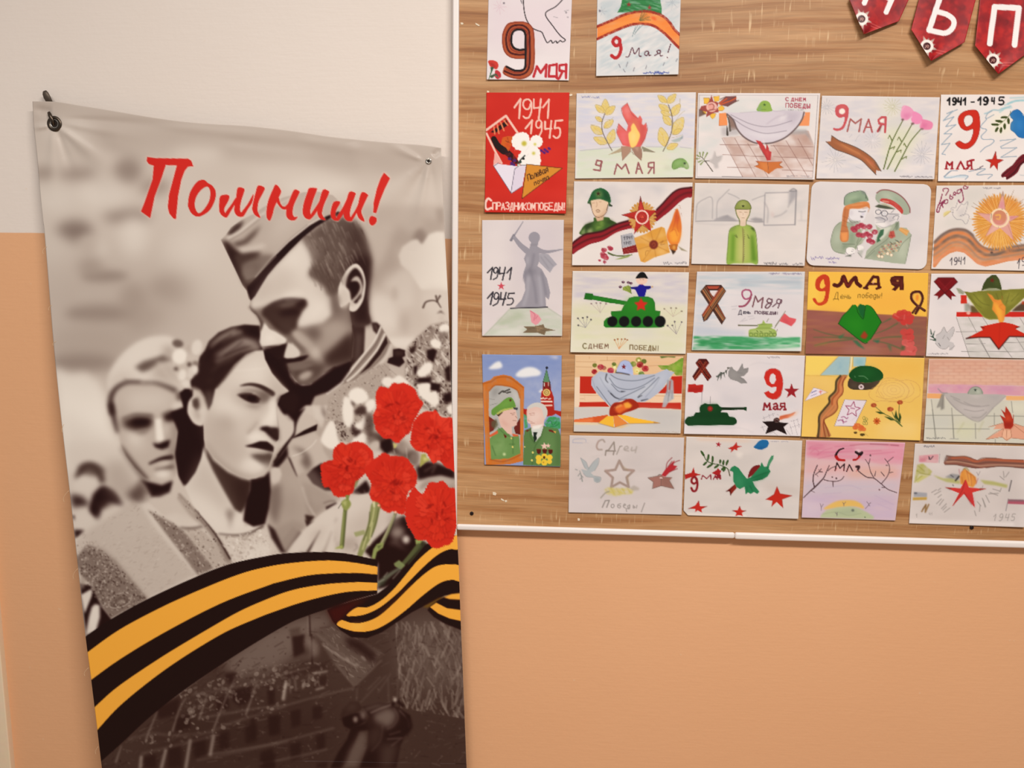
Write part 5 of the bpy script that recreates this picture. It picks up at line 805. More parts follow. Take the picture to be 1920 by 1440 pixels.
def d_yellow_still_life(a):
    a.f(1495, 655, 8).paper(20, 6)
    a.p('eec262', '130,110 1910,140 1845,1365 60,1310', 0, .9, 0, (.5, 20, 16)).p('f6d468', '130,105 600,100 330,385 125,385', 3).p('eeb850', '1050,120 1900,150 1880,460 1300,440', 60, .6).p('f0cc80', '130,400 560,400 520,700 120,760', 60, .5).p('f2d28c', '1250,1080 1840,1060 1800,1340 1200,1330', 80, .6).p('dca84c', '150,560 420,520 400,860 120,800', 80, .35).l('c8983e', 8, '125,390 560,400 660,396', 1, .6)
    a.p('a6c2c6', '625,100 800,105 775,310 770,385 345,388', 3).p('8cb2c4', '560,240 700,150 740,300 500,330', 40, .6, t=(1, 8, 8)).p('a8c6c8', '840,110 1035,115 1015,250 840,260', 2).p('7fb4c0', '880,150 990,150 980,230 870,230', 20, .6).l('e8e0b8', 24, '818,105 795,300', 2, 1, 0).l('8a8a6a', 6, '840,110 832,260|800,108 780,300|1035,115 1015,250|345,388 625,100|345,388 770,385', 1, .6, 0)
    a.p('b5794a', '650,395 750,395 700,490 690,600 680,680 610,760 605,880 560,960 440,1030 410,1080 480,1230 490,1310 290,1320 320,1200 310,1020 400,900 480,800 465,740 560,650 590,480', 1, 1, 1)
    a.l('4a3c24', 32, '645,400 585,480 570,620 480,720 480,800 400,900 330,1000 325,1150 310,1320', 2, .95).l('d98450', 22, '700,420 640,540 640,640 560,740 540,840 420,980 370,1060 375,1180 365,1310', 3, .9).l('a83c1c', 16, '660,420 620,530 615,640 530,740 520,830', 4, .8).l('7c2c14', 13, '720,420 680,500 685,640 600,760 605,880 540,970 420,1040 400,1080 440,1180 480,1310|400,1060 390,1150 420,1310', 2, .85).l('e88c54', 26, '660,560 660,640 570,780 570,880 450,990', 6, .7)
    a.p('114a1c', '775,370 830,300 920,255 1030,245 1150,265 1250,320 1290,390 1270,450 1200,480 1060,500 900,490 840,470 785,420', 0, 1, 1).p('1e6628', '880,330 1100,290 1200,360 1000,440', 50, .6).l('8fb48c', 8, '920,400 1000,405 1060,450|860,400 870,420', 2, .8).p('45382c', '790,430 850,475 950,495 1080,500 1240,470 1150,580 1080,605 850,605 770,570 755,510', 1, 1, 1).p('5c4a3c', '800,500 900,520 900,580 810,570', 20, .6).e('e8d4d4', 958, 565, 40, 38).e('4a2c2c', 958, 562, 16, b=3)
    a.p('ece0ec', '245,575 345,600 440,640 330,690 110,775').l('8a7a7a', 6, '245,575 345,600 455,645 330,695 110,775 245,575', 1, .6, 0).l('6a6aa0', 8, '200,660 290,620|205,700 290,665|215,645 280,618', 1, .8, 0).l('d8746a', 16, '330,640 370,630|345,620 350,665', 2, .8).p('f4c8a4', '380,620 450,645 380,660', 6, .7)
    a.p('e6dae2', '710,752 1040,765 850,1155 555,1150').l('6a5a58', 6, '710,752 1040,765 850,1155 555,1150 710,752', 1, .8, 0).st('9c3a60', 830, 900, 118, .15, .45, w=11).st('efd6dc', 830, 900, 70, .15, .5, b=10, o=.5).l('8c3060', 11, '660,1020 700,1010 740,1040 760,1020|610,1070 660,1060 700,1090 740,1080|680,1050 690,1110|800,880 860,890', 2, .85).l('b8aab4', 6, '860,1000 900,960|820,1060 900,1000', 2, .5)
    for cx, cy, r in ((1445, 610, 40), (1445, 610, 90), (1445, 610, 140), (1440, 620, 200)): a.e('cc9c58', cx, cy, r * 1.15, r * .8, .1, w=7, o=.75)
    a.l('cc9858', 7, '1070,660 1130,580 1240,540 1290,450 1420,430 1550,470 1640,460 1760,490 1830,560 1840,680 1760,740 1700,790 1560,780 1420,790 1280,770 1180,780 1090,720 1070,660|1180,660 1230,560 1340,500|1560,480 1640,540 1680,620 1640,720|1700,500 1750,600 1720,680 1600,750|1180,700 1300,740 1460,740 1580,700|1250,640 1300,720', 1, .75).p('f2cf90', '1200,520 1700,500 1760,680 1260,740', 60, .4)
    a.l('5c6a34', (8, 16), '1170,860 1290,960 1420,1030 1570,1155|1420,940 1470,1040 1570,1155|1530,830 1525,960 1540,1100').p('2c4418', '1170,935 1240,935 1320,965 1240,970', 2).p('2c4418', '1300,1005 1380,1020 1470,1065 1400,1065', 2).p('2c4418', '1455,1010 1480,910 1500,1000 1540,1090 1500,1060', 2).p('2c4418', '1540,950 1560,1020 1540,1095 1510,1080', 2)
    for x, y, r in ((1145, 838, 44), (1395, 898, 48), (1540, 795, 44)): a.e('b04a2a', x, y, r, r * .75, t=(.5, 4, 4)).e('d07a44', x + 8, y - 8, r * .4, b=6, o=.7).l('7c2814', 8, f'{x-36},{y+10} {x},{y-22} {x+34},{y+6}', 3, .6)
    for i in range(8): a.e('c85a24', 1192 + 40 * math.cos(i * .785), 1078 + 40 * math.sin(i * .785), 16, 12, i * .785)
    a.e('c85a24', 1192, 1078, 32).e('8c3414', 1192, 1078, 12)
    for x, y in ((1000, 1030), (1035, 1050), (1000, 1105), (1035, 1110), (1015, 1070)): a.e('8c8a44', x, y, 18, 24, w=8)
    for x, y, r in ((870, 1170, 44), (910, 1140, 40), (950, 1190, 44), (995, 1200, 38), (880, 1130, 30), (960, 1170, 40)): a.e('d96a34', x, y, r, r * .85, t=(.4, 4, 4))
    a.e('5c4420', 872, 1250, 26, 18).e('54401c', 975, 1280, 40, 20).l('9a8040', 7, '930,1240 960,1220|1000,1250 1060,1300', 2, .6)

def d_pink_wall_helmet(a):
    a.f(1720, 655, 8).paper(21)
    a.p('dba690', '180,150 1610,160 1640,545 170,520', 0, 1, 0, (.2, 30, 5)).p('e8bca4', '200,380 1600,380 1600,530 200,510', 40, .5)
    for j in range(7):
        y = 190 + j * 50
        a.l('c08a74', 6, f'190,{y} 500,{y+4} 1000,{y+2} 1620,{y+6}', 3, .45)
        for i in range(9): a.l('c4907c', 6, f'{230+i*160+(j%2)*80},{y} {230+i*160+(j%2)*80},{y+46}', 2, .4, 0).p('f0c8ac', f'{250+i*160+(j%2)*80},{y+12} {360+i*160+(j%2)*80},{y+14} {360+i*160+(j%2)*80},{y+40} {250+i*160+(j%2)*80},{y+38}', 8, .3)
    a.p('dca0b0', '165,520 1640,550 1640,700 160,655', 4, 1, 0, (.3, 14, 8)).p('cc8eb0', '240,530 1000,560 900,640 300,600', 30, .5, t=(1, 10, 6)).p('c88cb4', '1040,560 1500,560 1400,640 1080,640', 30, .5)
    a.p('efac70', '150,662 380,668 350,738 145,732').p('f0b478', '1330,700 1640,705 1640,770 1330,765')
    a.p('d3cfc0', '140,745 1640,775 1640,1410 95,1370', 3, 1, 0, (.1, 20, 20)).p('c9c8c0', '120,1000 520,1000 530,1180 110,1180', 30, .5).p('d5d4b0', '550,1080 900,1080 860,1360 560,1360', 60, .6).p('e6e2cc', '1300,800 1640,800 1640,960 1440,960', 30, .6).p('e6e0d0', '140,760 220,770 230,960 130,960', 20, .6)
    a.l('85837c', 11, '210,755 235,960 270,1340|515,880 545,1340|870,1110 875,1340|1155,960 1155,1130|1410,780 1430,950|120,990 700,990|1000,1000 1260,1000|1440,1000 1620,1005|120,1188 1080,1195|1170,1350 1170,1400', 2, .75, 0).l('55544c', 8, '225,900 285,1340|530,1000 550,1330', 2, .5, 0)
    a.l('b0ae80', 16, '700,1100 600,1250|990,1080 920,1230', 10, .5)
    a.p('bcb4b0', '380,650 700,660 1300,680 1340,700 1240,800 1120,900 1000,1030 930,1080 820,1060 700,990 580,910 500,830 430,730', 1, 1, 0).p('cfc8c2', '760,680 1000,690 880,730', 20, .8).p('d2c8c6', '600,840 1100,870 960,1000 700,940', 40, .6).p('aaa6a8', '1000,700 1280,690 1180,760', 20, .5)
    a.l('938c8a', 10, '430,730 560,870 720,1000 860,1075 960,1065 1140,880|540,740 700,820 900,860 1080,840|700,790 820,840 940,850|700,900 860,930 1000,910|500,700 640,760|820,1020 940,1020 1040,940', 4, .75).l('a29c9a', 9, '1320,710 1220,800 1120,890', 3, .6)
    a.p('8f8a82', '365,670 400,660 405,890 350,915 350,860 290,880 340,760', 6, .85).l('6f6a66', 8, '370,680 300,870|395,680 370,890', 3, .7).l('8f8a8c', 14, '310,590 370,650 450,655', 5, .8)
    a.p('a5aa9c', '762,670 780,610 830,568 890,560 950,590 980,670', 1, 1, 1).p('c4c8b8', '880,600 940,620 940,665 880,660', 12, .7).l('6c7468', 9, '762,668 785,605 840,566 900,562 955,595 978,668', 2, .7).st('3c4a40', 870, 610, 28)
    a.p('e3a488', '1030,1350 1290,1190 1140,1200 1180,1150 1070,1165 1280,1110 1440,1110 1640,1180 1640,1350 1420,1330 1340,1370 1265,1310', 1, 1, 0).p('f0bc9c', '1280,1210 1400,1210 1410,1320 1340,1365 1270,1310', 8, .8).l('a0684e', 8, '1030,1350 1200,1230 1290,1190|1070,1165 1280,1105|1440,1130 1640,1280|1460,1115 1640,1175|1290,1200 1265,1310 1340,1370 1415,1310 1400,1200|1340,1210 1340,1360|1030,1350 1265,1320|1420,1330 1640,1355', 1, .75, 0)
    a.p('b53420', '1325,850 1400,960 1430,1040 1445,970 1440,1150 1400,1195 1310,1190 1290,1080 1240,985 1320,1030 1260,905 1315,950', 1, 1, 0).p('d8502c', '1320,980 1390,1000 1400,1080 1330,1080', 20, .7).p('8c1c14', '1290,1090 1430,1090 1420,1180 1310,1180', 18, .5).l('8a3a2c', 8, '1245,990 1290,1080|1260,905 1320,1000|1440,980 1440,1100', 2, .6)
    a.scr('5c5a5e', 7, 140, 1335, 420, 18, seed=91, gaps=(.5,)).scr('8c8a8a', 5, 480, 1342, 620, 12, seed=92)

def d_faded_star_dove(a):
    a.f(1060, 805, 8).paper(22)
    a.p('cfc5c3', '80,110 1770,140 1730,1270 60,1240', 60, .5, t=(1, 50, 30)).p('e0d3d6', '80,700 500,800 460,1230 60,1230', 80, .5).l('c2b8b6', 20, '400,420 700,350 1100,280|1100,620 1700,560', 14, .4)
    c = '93877f'
    a.l('a99a92', 24, '590,190 560,155 500,180 470,250 490,300 550,305', 3, .9).l('c29a92', 12, '500,170 470,250 490,310', 4, .6).l(c, 20, '600,390 610,320 650,310 730,190 740,310|610,325 750,325|720,380 730,330', 2, .9, 0).l('a0968e', 17, '770,375 820,255|820,260 850,250', 2, .85).l('a69c94', 16, '880,300 940,285 930,255 890,270 885,310 950,325|1000,270 990,320 1050,310|1070,260 1050,350', 3, .8)
    a.l('8c8480', 17, '555,1170 600,1070 660,1065 620,1170', 2, .85, 0).e('8c8480', 710, 1150, 22, 28, .2, w=13, o=.8).l('8c8480', 12, '830,1115 790,1130 785,1165 815,1180 830,1150 800,1145|870,1150 905,1135 885,1120 870,1160 900,1180|960,1140 935,1150 940,1175 965,1165 965,1130 960,1190 915,1190 920,1235|1020,1140 1020,1180 1045,1170 1030,1155|1075,1140 1065,1180', 2, .8).l('8c8480', 13, '1190,1105 1140,1240', 2, .8, 0)
    B = 'b4babd'
    a.p(B, '235,600 260,600 330,620 280,560 255,500 230,430 310,490 345,580 420,490 500,430 495,520 440,620 380,650 430,700 530,720 520,780 470,800 430,780 420,720 320,710 270,660', 2, .95, 0).l('858c90', 7, '230,430 310,490 345,580|230,430 260,510 300,590|345,600 420,490 500,430 495,520 440,620|430,700 530,720 520,780 470,800|270,660 320,710 420,720', 2, .7).p('98a2a6', '430,720 530,730 510,790 450,790', 12, .6).l('7c8280', (8, 16), '215,620 240,700 255,780', 2, .8).l('7c8280', 12, '220,660 190,700|235,690 265,720|235,730 220,750|150,600 180,610', 2, .7, 0)
    a.st('a68e84', 815, 690, 225, -.02, .48, .98, w=36, b=3, o=.85).st('9a8a80', 815, 690, 240, -.02, .46, .98, w=7, b=1, o=.6).st('9a8a80', 815, 695, 190, -.02, .5, .98, w=6, b=1, o=.4).l('c89a94', 14, '600,600 660,660 690,740|1040,630 930,600', 6, .5).l('a6926a', 16, '870,560 940,620|930,690 950,810', 6, .5)
    a.p('d6c87c', '580,910 640,870 760,880 900,880 1040,900 1000,970 860,980 760,1000 620,970', 10, .85, 0, (.7, 8, 3, .5)).l('c0b060', 9, '600,900 660,960|680,880 740,970|760,880 820,970|850,880 900,970|930,880 980,960', 3, .6).p('b4a99e', '960,880 1030,840 1110,880 1100,915 1010,920', 6, .7).l('8f8878', 14, '530,1030 600,955 660,930', 3, .8)
    a.p('a9766c', '1240,730 1300,720 1380,700 1440,690 1500,720 1600,725 1560,770 1630,890 1440,850 1310,890 1320,790', 1, 1, 0).p('7f5a50', '1440,720 1600,725 1560,770 1630,890 1450,840', 18, .4).l('6a544c', 9, '1240,730 1320,790 1305,890 1440,845 1630,890 1560,770|1440,740 1435,840|1240,725 1380,700|1500,720 1600,725', 2, .7, 0).l('5c4c46', 13, '1390,700 1410,680 1450,690', 2, .8).e('f0e2dc', 1435, 728, 24, 8)
    a.p('b92c34', '1440,690 1500,600 1560,540 1600,500 1640,460 1620,540 1680,550 1640,600 1560,650 1500,710', 2, 1, 0).l('8f3438', 13, '1510,590 1530,500 1600,425|1600,530 1650,490 1715,465|1560,640 1680,590|1540,560 1600,480', 2, .8)
    a.l('9aa0c0', 8, '110,200 130,150 290,145 310,190|110,200 260,205', 2, .7).l('b8aab8', 6, '270,200 350,200', 1, .5)

def d_green_dove_stars(a):
    a.f(1275, 805, 8).paper(23)
    a.p('d2cac6', '110,130 1820,180 1770,1330 60,1280', 60, .5, t=(1, 50, 20)).p('e9c9b4', '200,125 800,140 1100,170 1000,190 300,170', 14, .7).p('c9bcb4', '1200,780 1800,900 1780,1000 1300,900', 40, .5).p('f2e8e0', '840,330 950,350 920,430 850,420', 16, .6).p('f6e9dd', '110,1255 1000,1290 1000,1320 110,1290', 10, .7)
    R = 'c42a1c'
    a.st('a82430', 578, 228, 48, .1, .38).p('c02a22', '850,190 855,245 925,255 860,280 860,318 815,300 765,345 770,300 718,285 800,250').l('8c1c1c', 6, '850,190 855,245 925,255|765,345 770,300 718,285', 1, .5, 0)
    a.p('1f6aa4', '1105,265 1140,225 1180,180 1240,155 1310,165 1330,210 1310,265 1260,290 1215,305 1140,290', 0, 1, 1).p('124e86', '1120,270 1200,260 1300,270 1220,300', 12, .5)
    a.l('2f4a20', 12, '345,370 400,470 480,510 580,530 660,560 720,600 750,700').l('5a3020', 8, '720,600 745,700', 2, .6)
    for q in ('315,325 365,405', '430,375 415,475', '490,400 485,500', '605,455 600,510', '655,465 648,535', '720,460 690,540', '350,540 400,490', '405,575 490,520', '515,580 580,535', '620,610 670,560', '650,630 680,580'):
        p0, p1 = pts(q); m = (p0 + p1) / 2; d = p1 - p0; a.e('2c4a1c', m[0], m[1], np.hypot(*d) / 2 + 6, 17, math.atan2(d[1], d[0])).e('6a8a4a', m[0], m[1], np.hypot(*d) / 4, 5, math.atan2(d[1], d[0]), 2, .6)
    a.p('7c1c1c', '1020,720 1050,620 1110,555 1190,535 1195,590 1130,650 1070,700', 1, 1, 1).l('4a0c10', 7, '1020,720 1050,620 1110,555 1190,535', 1, .7).p('8c2418', '825,820 850,880 755,990 745,930 695,930', 1).l('3c0c0c', 14, '695,930 750,920 760,985|790,860 740,920', 4, .7)
    a.p('2a8254', '745,615 770,570 820,545 880,580 930,650 1000,740 1060,720 1130,640 1200,560 1225,490 1260,560 1300,560 1330,470 1370,400 1405,390 1400,440 1350,520 1330,590 1360,630 1310,710 1240,750 1150,775 1090,780 1120,850 1190,935 1160,970 1110,940 1060,970 1020,945 985,980 970,860 900,895 850,870 800,780 800,660 790,630', 0, 1, 0).p('17663c', '1100,720 1280,640 1340,640 1240,745 1120,765', 20, .7).p('4c9a70', '830,680 920,740 930,860 850,820', 40, .6).p('1c6a44', '960,760 1080,790 1140,900 1020,900', 30, .5).l('0e4c2c', 9, '1060,740 1200,680 1330,640|1090,770 1240,740|1300,560 1330,600|1000,860 1010,930|1050,850 1090,930|745,615 790,630', 3, .6).p('5c9a74', '1310,520 1370,410 1400,400 1390,450 1330,560', 5, .7)
    a.p(R, '1455,860 1500,965 1680,995 1530,1050 1545,1180 1450,1090 1375,1160 1390,1070 1285,1055 1410,975').l('8c1a14', 8, '1285,1055 1410,975 1455,860 1500,965 1680,995 1530,1050 1545,1180|1375,1160 1390,1070', 2, .6, 0)
    a.p('c42c22', '280,1070 300,1150 405,1155 320,1200 330,1250 265,1215 220,1245 235,1195 125,1190 230,1140').p('c42c20', '895,1150 920,1210 990,1220 930,1250 940,1300 880,1285 830,1305 845,1250 785,1220 865,1210').l('5a1a18', 9, '125,1192 180,1178|405,1155 350,1165|785,1220 820,1225|990,1220 950,1228|280,1075 285,1110|895,1155 900,1180', 3, .7, 0)
    a.p('b82420', '70,680 170,650 205,570 225,655 320,680 235,700 130,730 75,755').l('8c1820', 32, '250,760 225,715 180,740 175,790 210,815 250,790|250,745 262,830 240,915 195,925 170,880', 2).e('f0dcd8', 212, 775, 18)
    a.l('8c2430', 16, '320,750 340,690 400,740 460,680 465,750', 1, .95, 0).p('ac2224', '475,655 550,610 570,580 600,620 620,610 600,680 620,745 530,680', 1).l('8c1c28', 16, '500,750 530,690 560,750|515,720 560,720', 1, .95, 0).l('8c1c28', 22, '605,745 605,690 560,690 565,725 600,725', 1, .95, 0)
    a.scr('9a96a8', 6, 1360, 180, 1480, 12, seed=95, o=.6).scr('9a96a8', 6, 1520, 182, 1620, 10, seed=96, o=.6)

def d_pink_sunset(a):
    a.f(1490, 810, 8).paper(24)
    a.p('e09aac', '175,130 1655,165 1630,480 1300,480 1000,420 500,420 170,380', 14, 1, 0, (.5, 40, 5)).p('d77c98', '200,180 900,200 900,300 250,360', 30, .6, t=(1.2, 30, 4)).p('e4b4b4', '160,420 1600,500 1560,700 900,640 150,620', 40, .9, 0, (.5, 40, 6)).p('e0b094', '780,580 1500,520 1500,660 820,700', 50, .5).p('cfc0cc', '140,720 1560,740 1530,1000 120,980', 30, .9, t=(.4, 40, 6)).p('ccb6cc', '120,940 1540,960 1500,1320 100,1280', 30, .9, 0, (.4, 30, 8)).p('d8c6d2', '120,1000 420,1060 380,1280 105,1270', 50, .6).p('e89ab0', '1400,180 1650,180 1620,480 1380,420', 50, .5)
    a.l('b0606c', 12, '830,200 1100,180 1400,190 1560,200', 5, .7).l('c86a88', 9, '230,320 300,260 360,300 340,350 430,280 560,240|600,220 900,210|640,300 1300,280|220,260 260,210 420,200|350,400 620,340|1060,340 1500,300', 5, .55).l('b9a4c0', 8, '1200,950 1480,1090|1250,1080 1450,1160|450,840 800,800 1000,860|420,930 700,910', 4, .5).l('8a3a58', 10, '1440,195 1560,205|1130,180 1400,190', 4, .6)
    a.p('e8bc62', '440,1160 520,1090 640,1035 780,1020 900,1030 1000,1080 1040,1150 900,1120 700,1130', 6, .95, 1).p('b9c39a', '400,1240 480,1170 640,1130 820,1115 960,1140 1080,1200 1190,1270 1180,1310 380,1285', 6, .95, 0).p('a4b094', '560,1200 900,1150 960,1220 700,1250', 26, .6).l('8c9878', 8, '420,1230 640,1200 800,1250 1000,1220', 4, .5)
    for q in ('385,1075 400,1140 400,1180|430,1080 400,1130', '720,1055 735,1080 735,1110|765,1050 735,1085', '1080,1045 1110,1090 1060,1150|1140,1060 1110,1090|1130,1110 1110,1095', '610,1210 640,1240|640,1205 635,1260'): a.l('6d6068', 9, q, 1, .75)
    a.e('6c7468', 872, 1175, 22, 20, b=3).e('7c8a70', 1055, 1280, 12)
    T = '5c4448'
    a.l(T, (13, 24), '135,985 230,890 290,840').l(T, (24, 12), '290,840 380,750 440,680 480,590 520,500').l(T, (18, 16), '295,820 275,720 290,620 340,500').l(T, (14, 12), '440,715 520,735 620,740 700,715 740,665|575,740 575,820|500,580 540,545 620,510|310,640 370,590 400,550|370,595 420,600', 1, .9).e(T, 565, 675, 12).e(T, 625, 695, 14).l(T, 9, '240,880 300,905|330,640 350,670|380,600 360,560', 1, .7)
    a.l(T, (16, 12), '950,580 1010,630 1090,680 1190,695 1300,780 1400,860 1530,910').l(T, (14, 10), '1190,690 1140,600 1110,490 1060,410|1110,490 1130,400|1140,600 1160,640|1300,775 1380,680 1420,590 1420,510 1390,450 1350,400|1390,450 1480,375|1370,500 1400,500|1410,615 1475,600|1345,660 1295,600|1200,660 1215,590|1310,830 1360,830', 1, .9).e(T, 1135, 352, 12, 16).e('7a5c60', 1270, 865, 12)
    a.l('1e0c10', (18, 40), '735,245 670,270 625,330 620,370').l('b81c1c', (48, 34), '625,375 660,415 745,425').l('1e0c10', 40, '920,300 960,325 1010,310 970,360').l('b42020', (26, 30), '975,365 930,410 880,420').p('f0d8dc', '900,270 960,260 1010,300 960,310', 10, .7)
    a.l('2c1418', 18, '605,580 635,460 680,545 745,480 735,580|780,590 820,490 870,585', 1, .95, 0).l('2c1418', 34, '925,520 965,520 950,560', 2, .95).l('b83030', 8, '630,540 610,580|735,540 735,585|790,580 800,550|925,590 945,570', 2, .8)

def d_red_star_doodles(a):
    a.f(1690, 810, 7.578).paper(25)
    a.p('cfc4c0', '200,180 1740,210 1720,1330 120,1290', 70, .5, t=(1, 50, 30)).p('efe4e0', '120,1240 1600,1290 1600,1330 115,1295', 16, .8)
    a.scr('5c5a66', 8, 320, 205, 470, 18, seed=101, o=.7)
    a.p('dc9ca4', '252,335 530,315 525,440 250,430', 3, .9, 0, (.4, 10, 6)).p('c87484', '260,370 360,365 350,410 260,415', 12, .6).l('4c3c44', 14, '390,350 410,390 450,345|400,360 395,385', 2, .85).l('9a8f94', 9, '545,310 535,440', 1, .7, 0)
    a.p('b4b060', '225,460 310,450 440,560 400,620 250,600 200,720 180,720', 5, .85, 0, (.4, 8, 6)).p('c9c46c', '200,700 260,610 400,620 230,720', 8, .8).l('84803c', 8, '220,550 300,590 420,610|240,480 330,560|205,690 300,620', 3, .6).p('b6b46c', '450,610 600,660 700,650 830,690 830,740 640,710 520,660', 6, .85).p('8c8c90', '620,640 720,590 830,610 820,680 700,660', 8, .75).l('2c2828', 22, '770,690 820,630', 3, .85).l('48444a', 12, '700,610 740,640|730,750 740,765', 3, .8).p('b4b268', '1120,680 1300,700 1510,750 1500,795 1340,760 1180,740', 6, .85)
    a.p('8f5a4c', '640,335 760,350 900,345 1000,370 1090,400 1200,370 1350,370 1480,385 1740,390 1760,520 1560,500 1400,490 1200,510 1050,520 900,490 760,465 620,465 600,440 625,370', 1, 1, 0).l('c8643c', 26, '720,370 900,360 1050,420 1180,390 1400,400 1743,420', 6, .8).l('d0a88c', 16, '640,425 800,420 960,450 1100,480 1260,470 1480,470 1743,480', 5, .8).l('5a4038', 11, '640,335 760,350 900,345 1000,370|620,465 780,465 900,490 1100,510|1090,400 1160,370 1350,372|1200,510 1420,485 1743,515|640,400 760,400 950,430 1100,445 1260,430 1500,440 1743,450', 3, .75).p('8f8a88', '620,345 670,340 650,390 610,440 605,400', 6, .6)
    a.p('e2923c', '830,640 850,570 900,520 960,560 1010,600 1060,640 1070,720 1020,790 920,760 840,740', 5, .95, 0).p('f4b464', '900,560 950,600 1000,700 1010,780 960,740', 14, .7).l('9a4a34', 8, '850,580 900,520 950,580 1020,620 1060,700|930,560 960,700|985,600 1000,760|860,640 870,720', 3, .6).l('8c8a3c', 14, '880,530 920,510 960,550', 3, .7).l('a83c48', 9, '820,530 830,600|1090,660 1060,740', 3, .6).l('7a7074', 8, '1120,560 1090,620|1070,570 1090,610|1160,760 1150,790', 2, .6)
    a.p('d43a34', '615,785 840,800 915,670 960,790 1210,805 1010,860 1045,1075 890,880 720,1060 820,870', 1, 1, 0).p('c03440', '920,880 1010,900 1045,1070 970,980', 14, .5).p('6a4a44', '612,782 720,800 700,825', 8, .7).p('6a4a44', '1210,805 1110,800 1110,830', 8, .7).l('8c2424', 11, '905,690 860,840 740,1040|890,860 1000,1030', 4, .6)
    k = '98908c'
    for q in ('430,860 500,820', '470,890 560,840', '520,830 560,800', '500,1020 570,950', '540,1040 600,960', '570,1090 640,1020', '520,930 570,890', '610,1140 690,1080', '590,1110 640,1060', '1080,990 1130,1050', '1110,1130 1120,1040', '1150,940 1200,1060', '1200,900 1250,1000', '1190,1070 1160,960', '1260,860 1370,900', '1240,880 1380,870', '1300,810 1400,840', '1400,850 1420,800', '1060,1190 1040,1120', '1450,560 1460,650', '1530,570 1480,640', '1400,630 1460,680'): a.l(k, 12, q, 2, .8, 0)
    a.l('6d6668', 18, '1565,690 1530,840', 2, .85, 0).l('8a8488', 12, '1520,950 1485,1120', 2, .8, 0).p('b45a6c', '1520,960 1743,965 1760,1030 1510,1020', 2).p('7a6a70', '1520,955 1743,960 1743,990 1520,985', 5, .7).p('a9a8ae', '180,850 365,865 365,925 175,920', 4).l('55545c', 22, '190,870 215,870', 3, .8).p('c6a050', '165,930 365,925 360,965 160,970', 3)
    a.l('8f6a3c', 20, '290,1130 350,1030 340,1140 390,1030', 3, .9, 0).l('6f4f2c', 8, '300,1100 345,1040', 2, .7, 0).tx('a39a96', 11, 210, 1160, 50, '1', .4, o=.6).tx('a39a96', 9, 395, 1145, 40, '41', .5, .3, o=.5).tx('9a928e', 11, 1300, 1165, 95, '1945', .5, .4, .2, o=.75)

def qd(s): return [tuple(float(v) for v in p.split(',')) for p in s.split()]
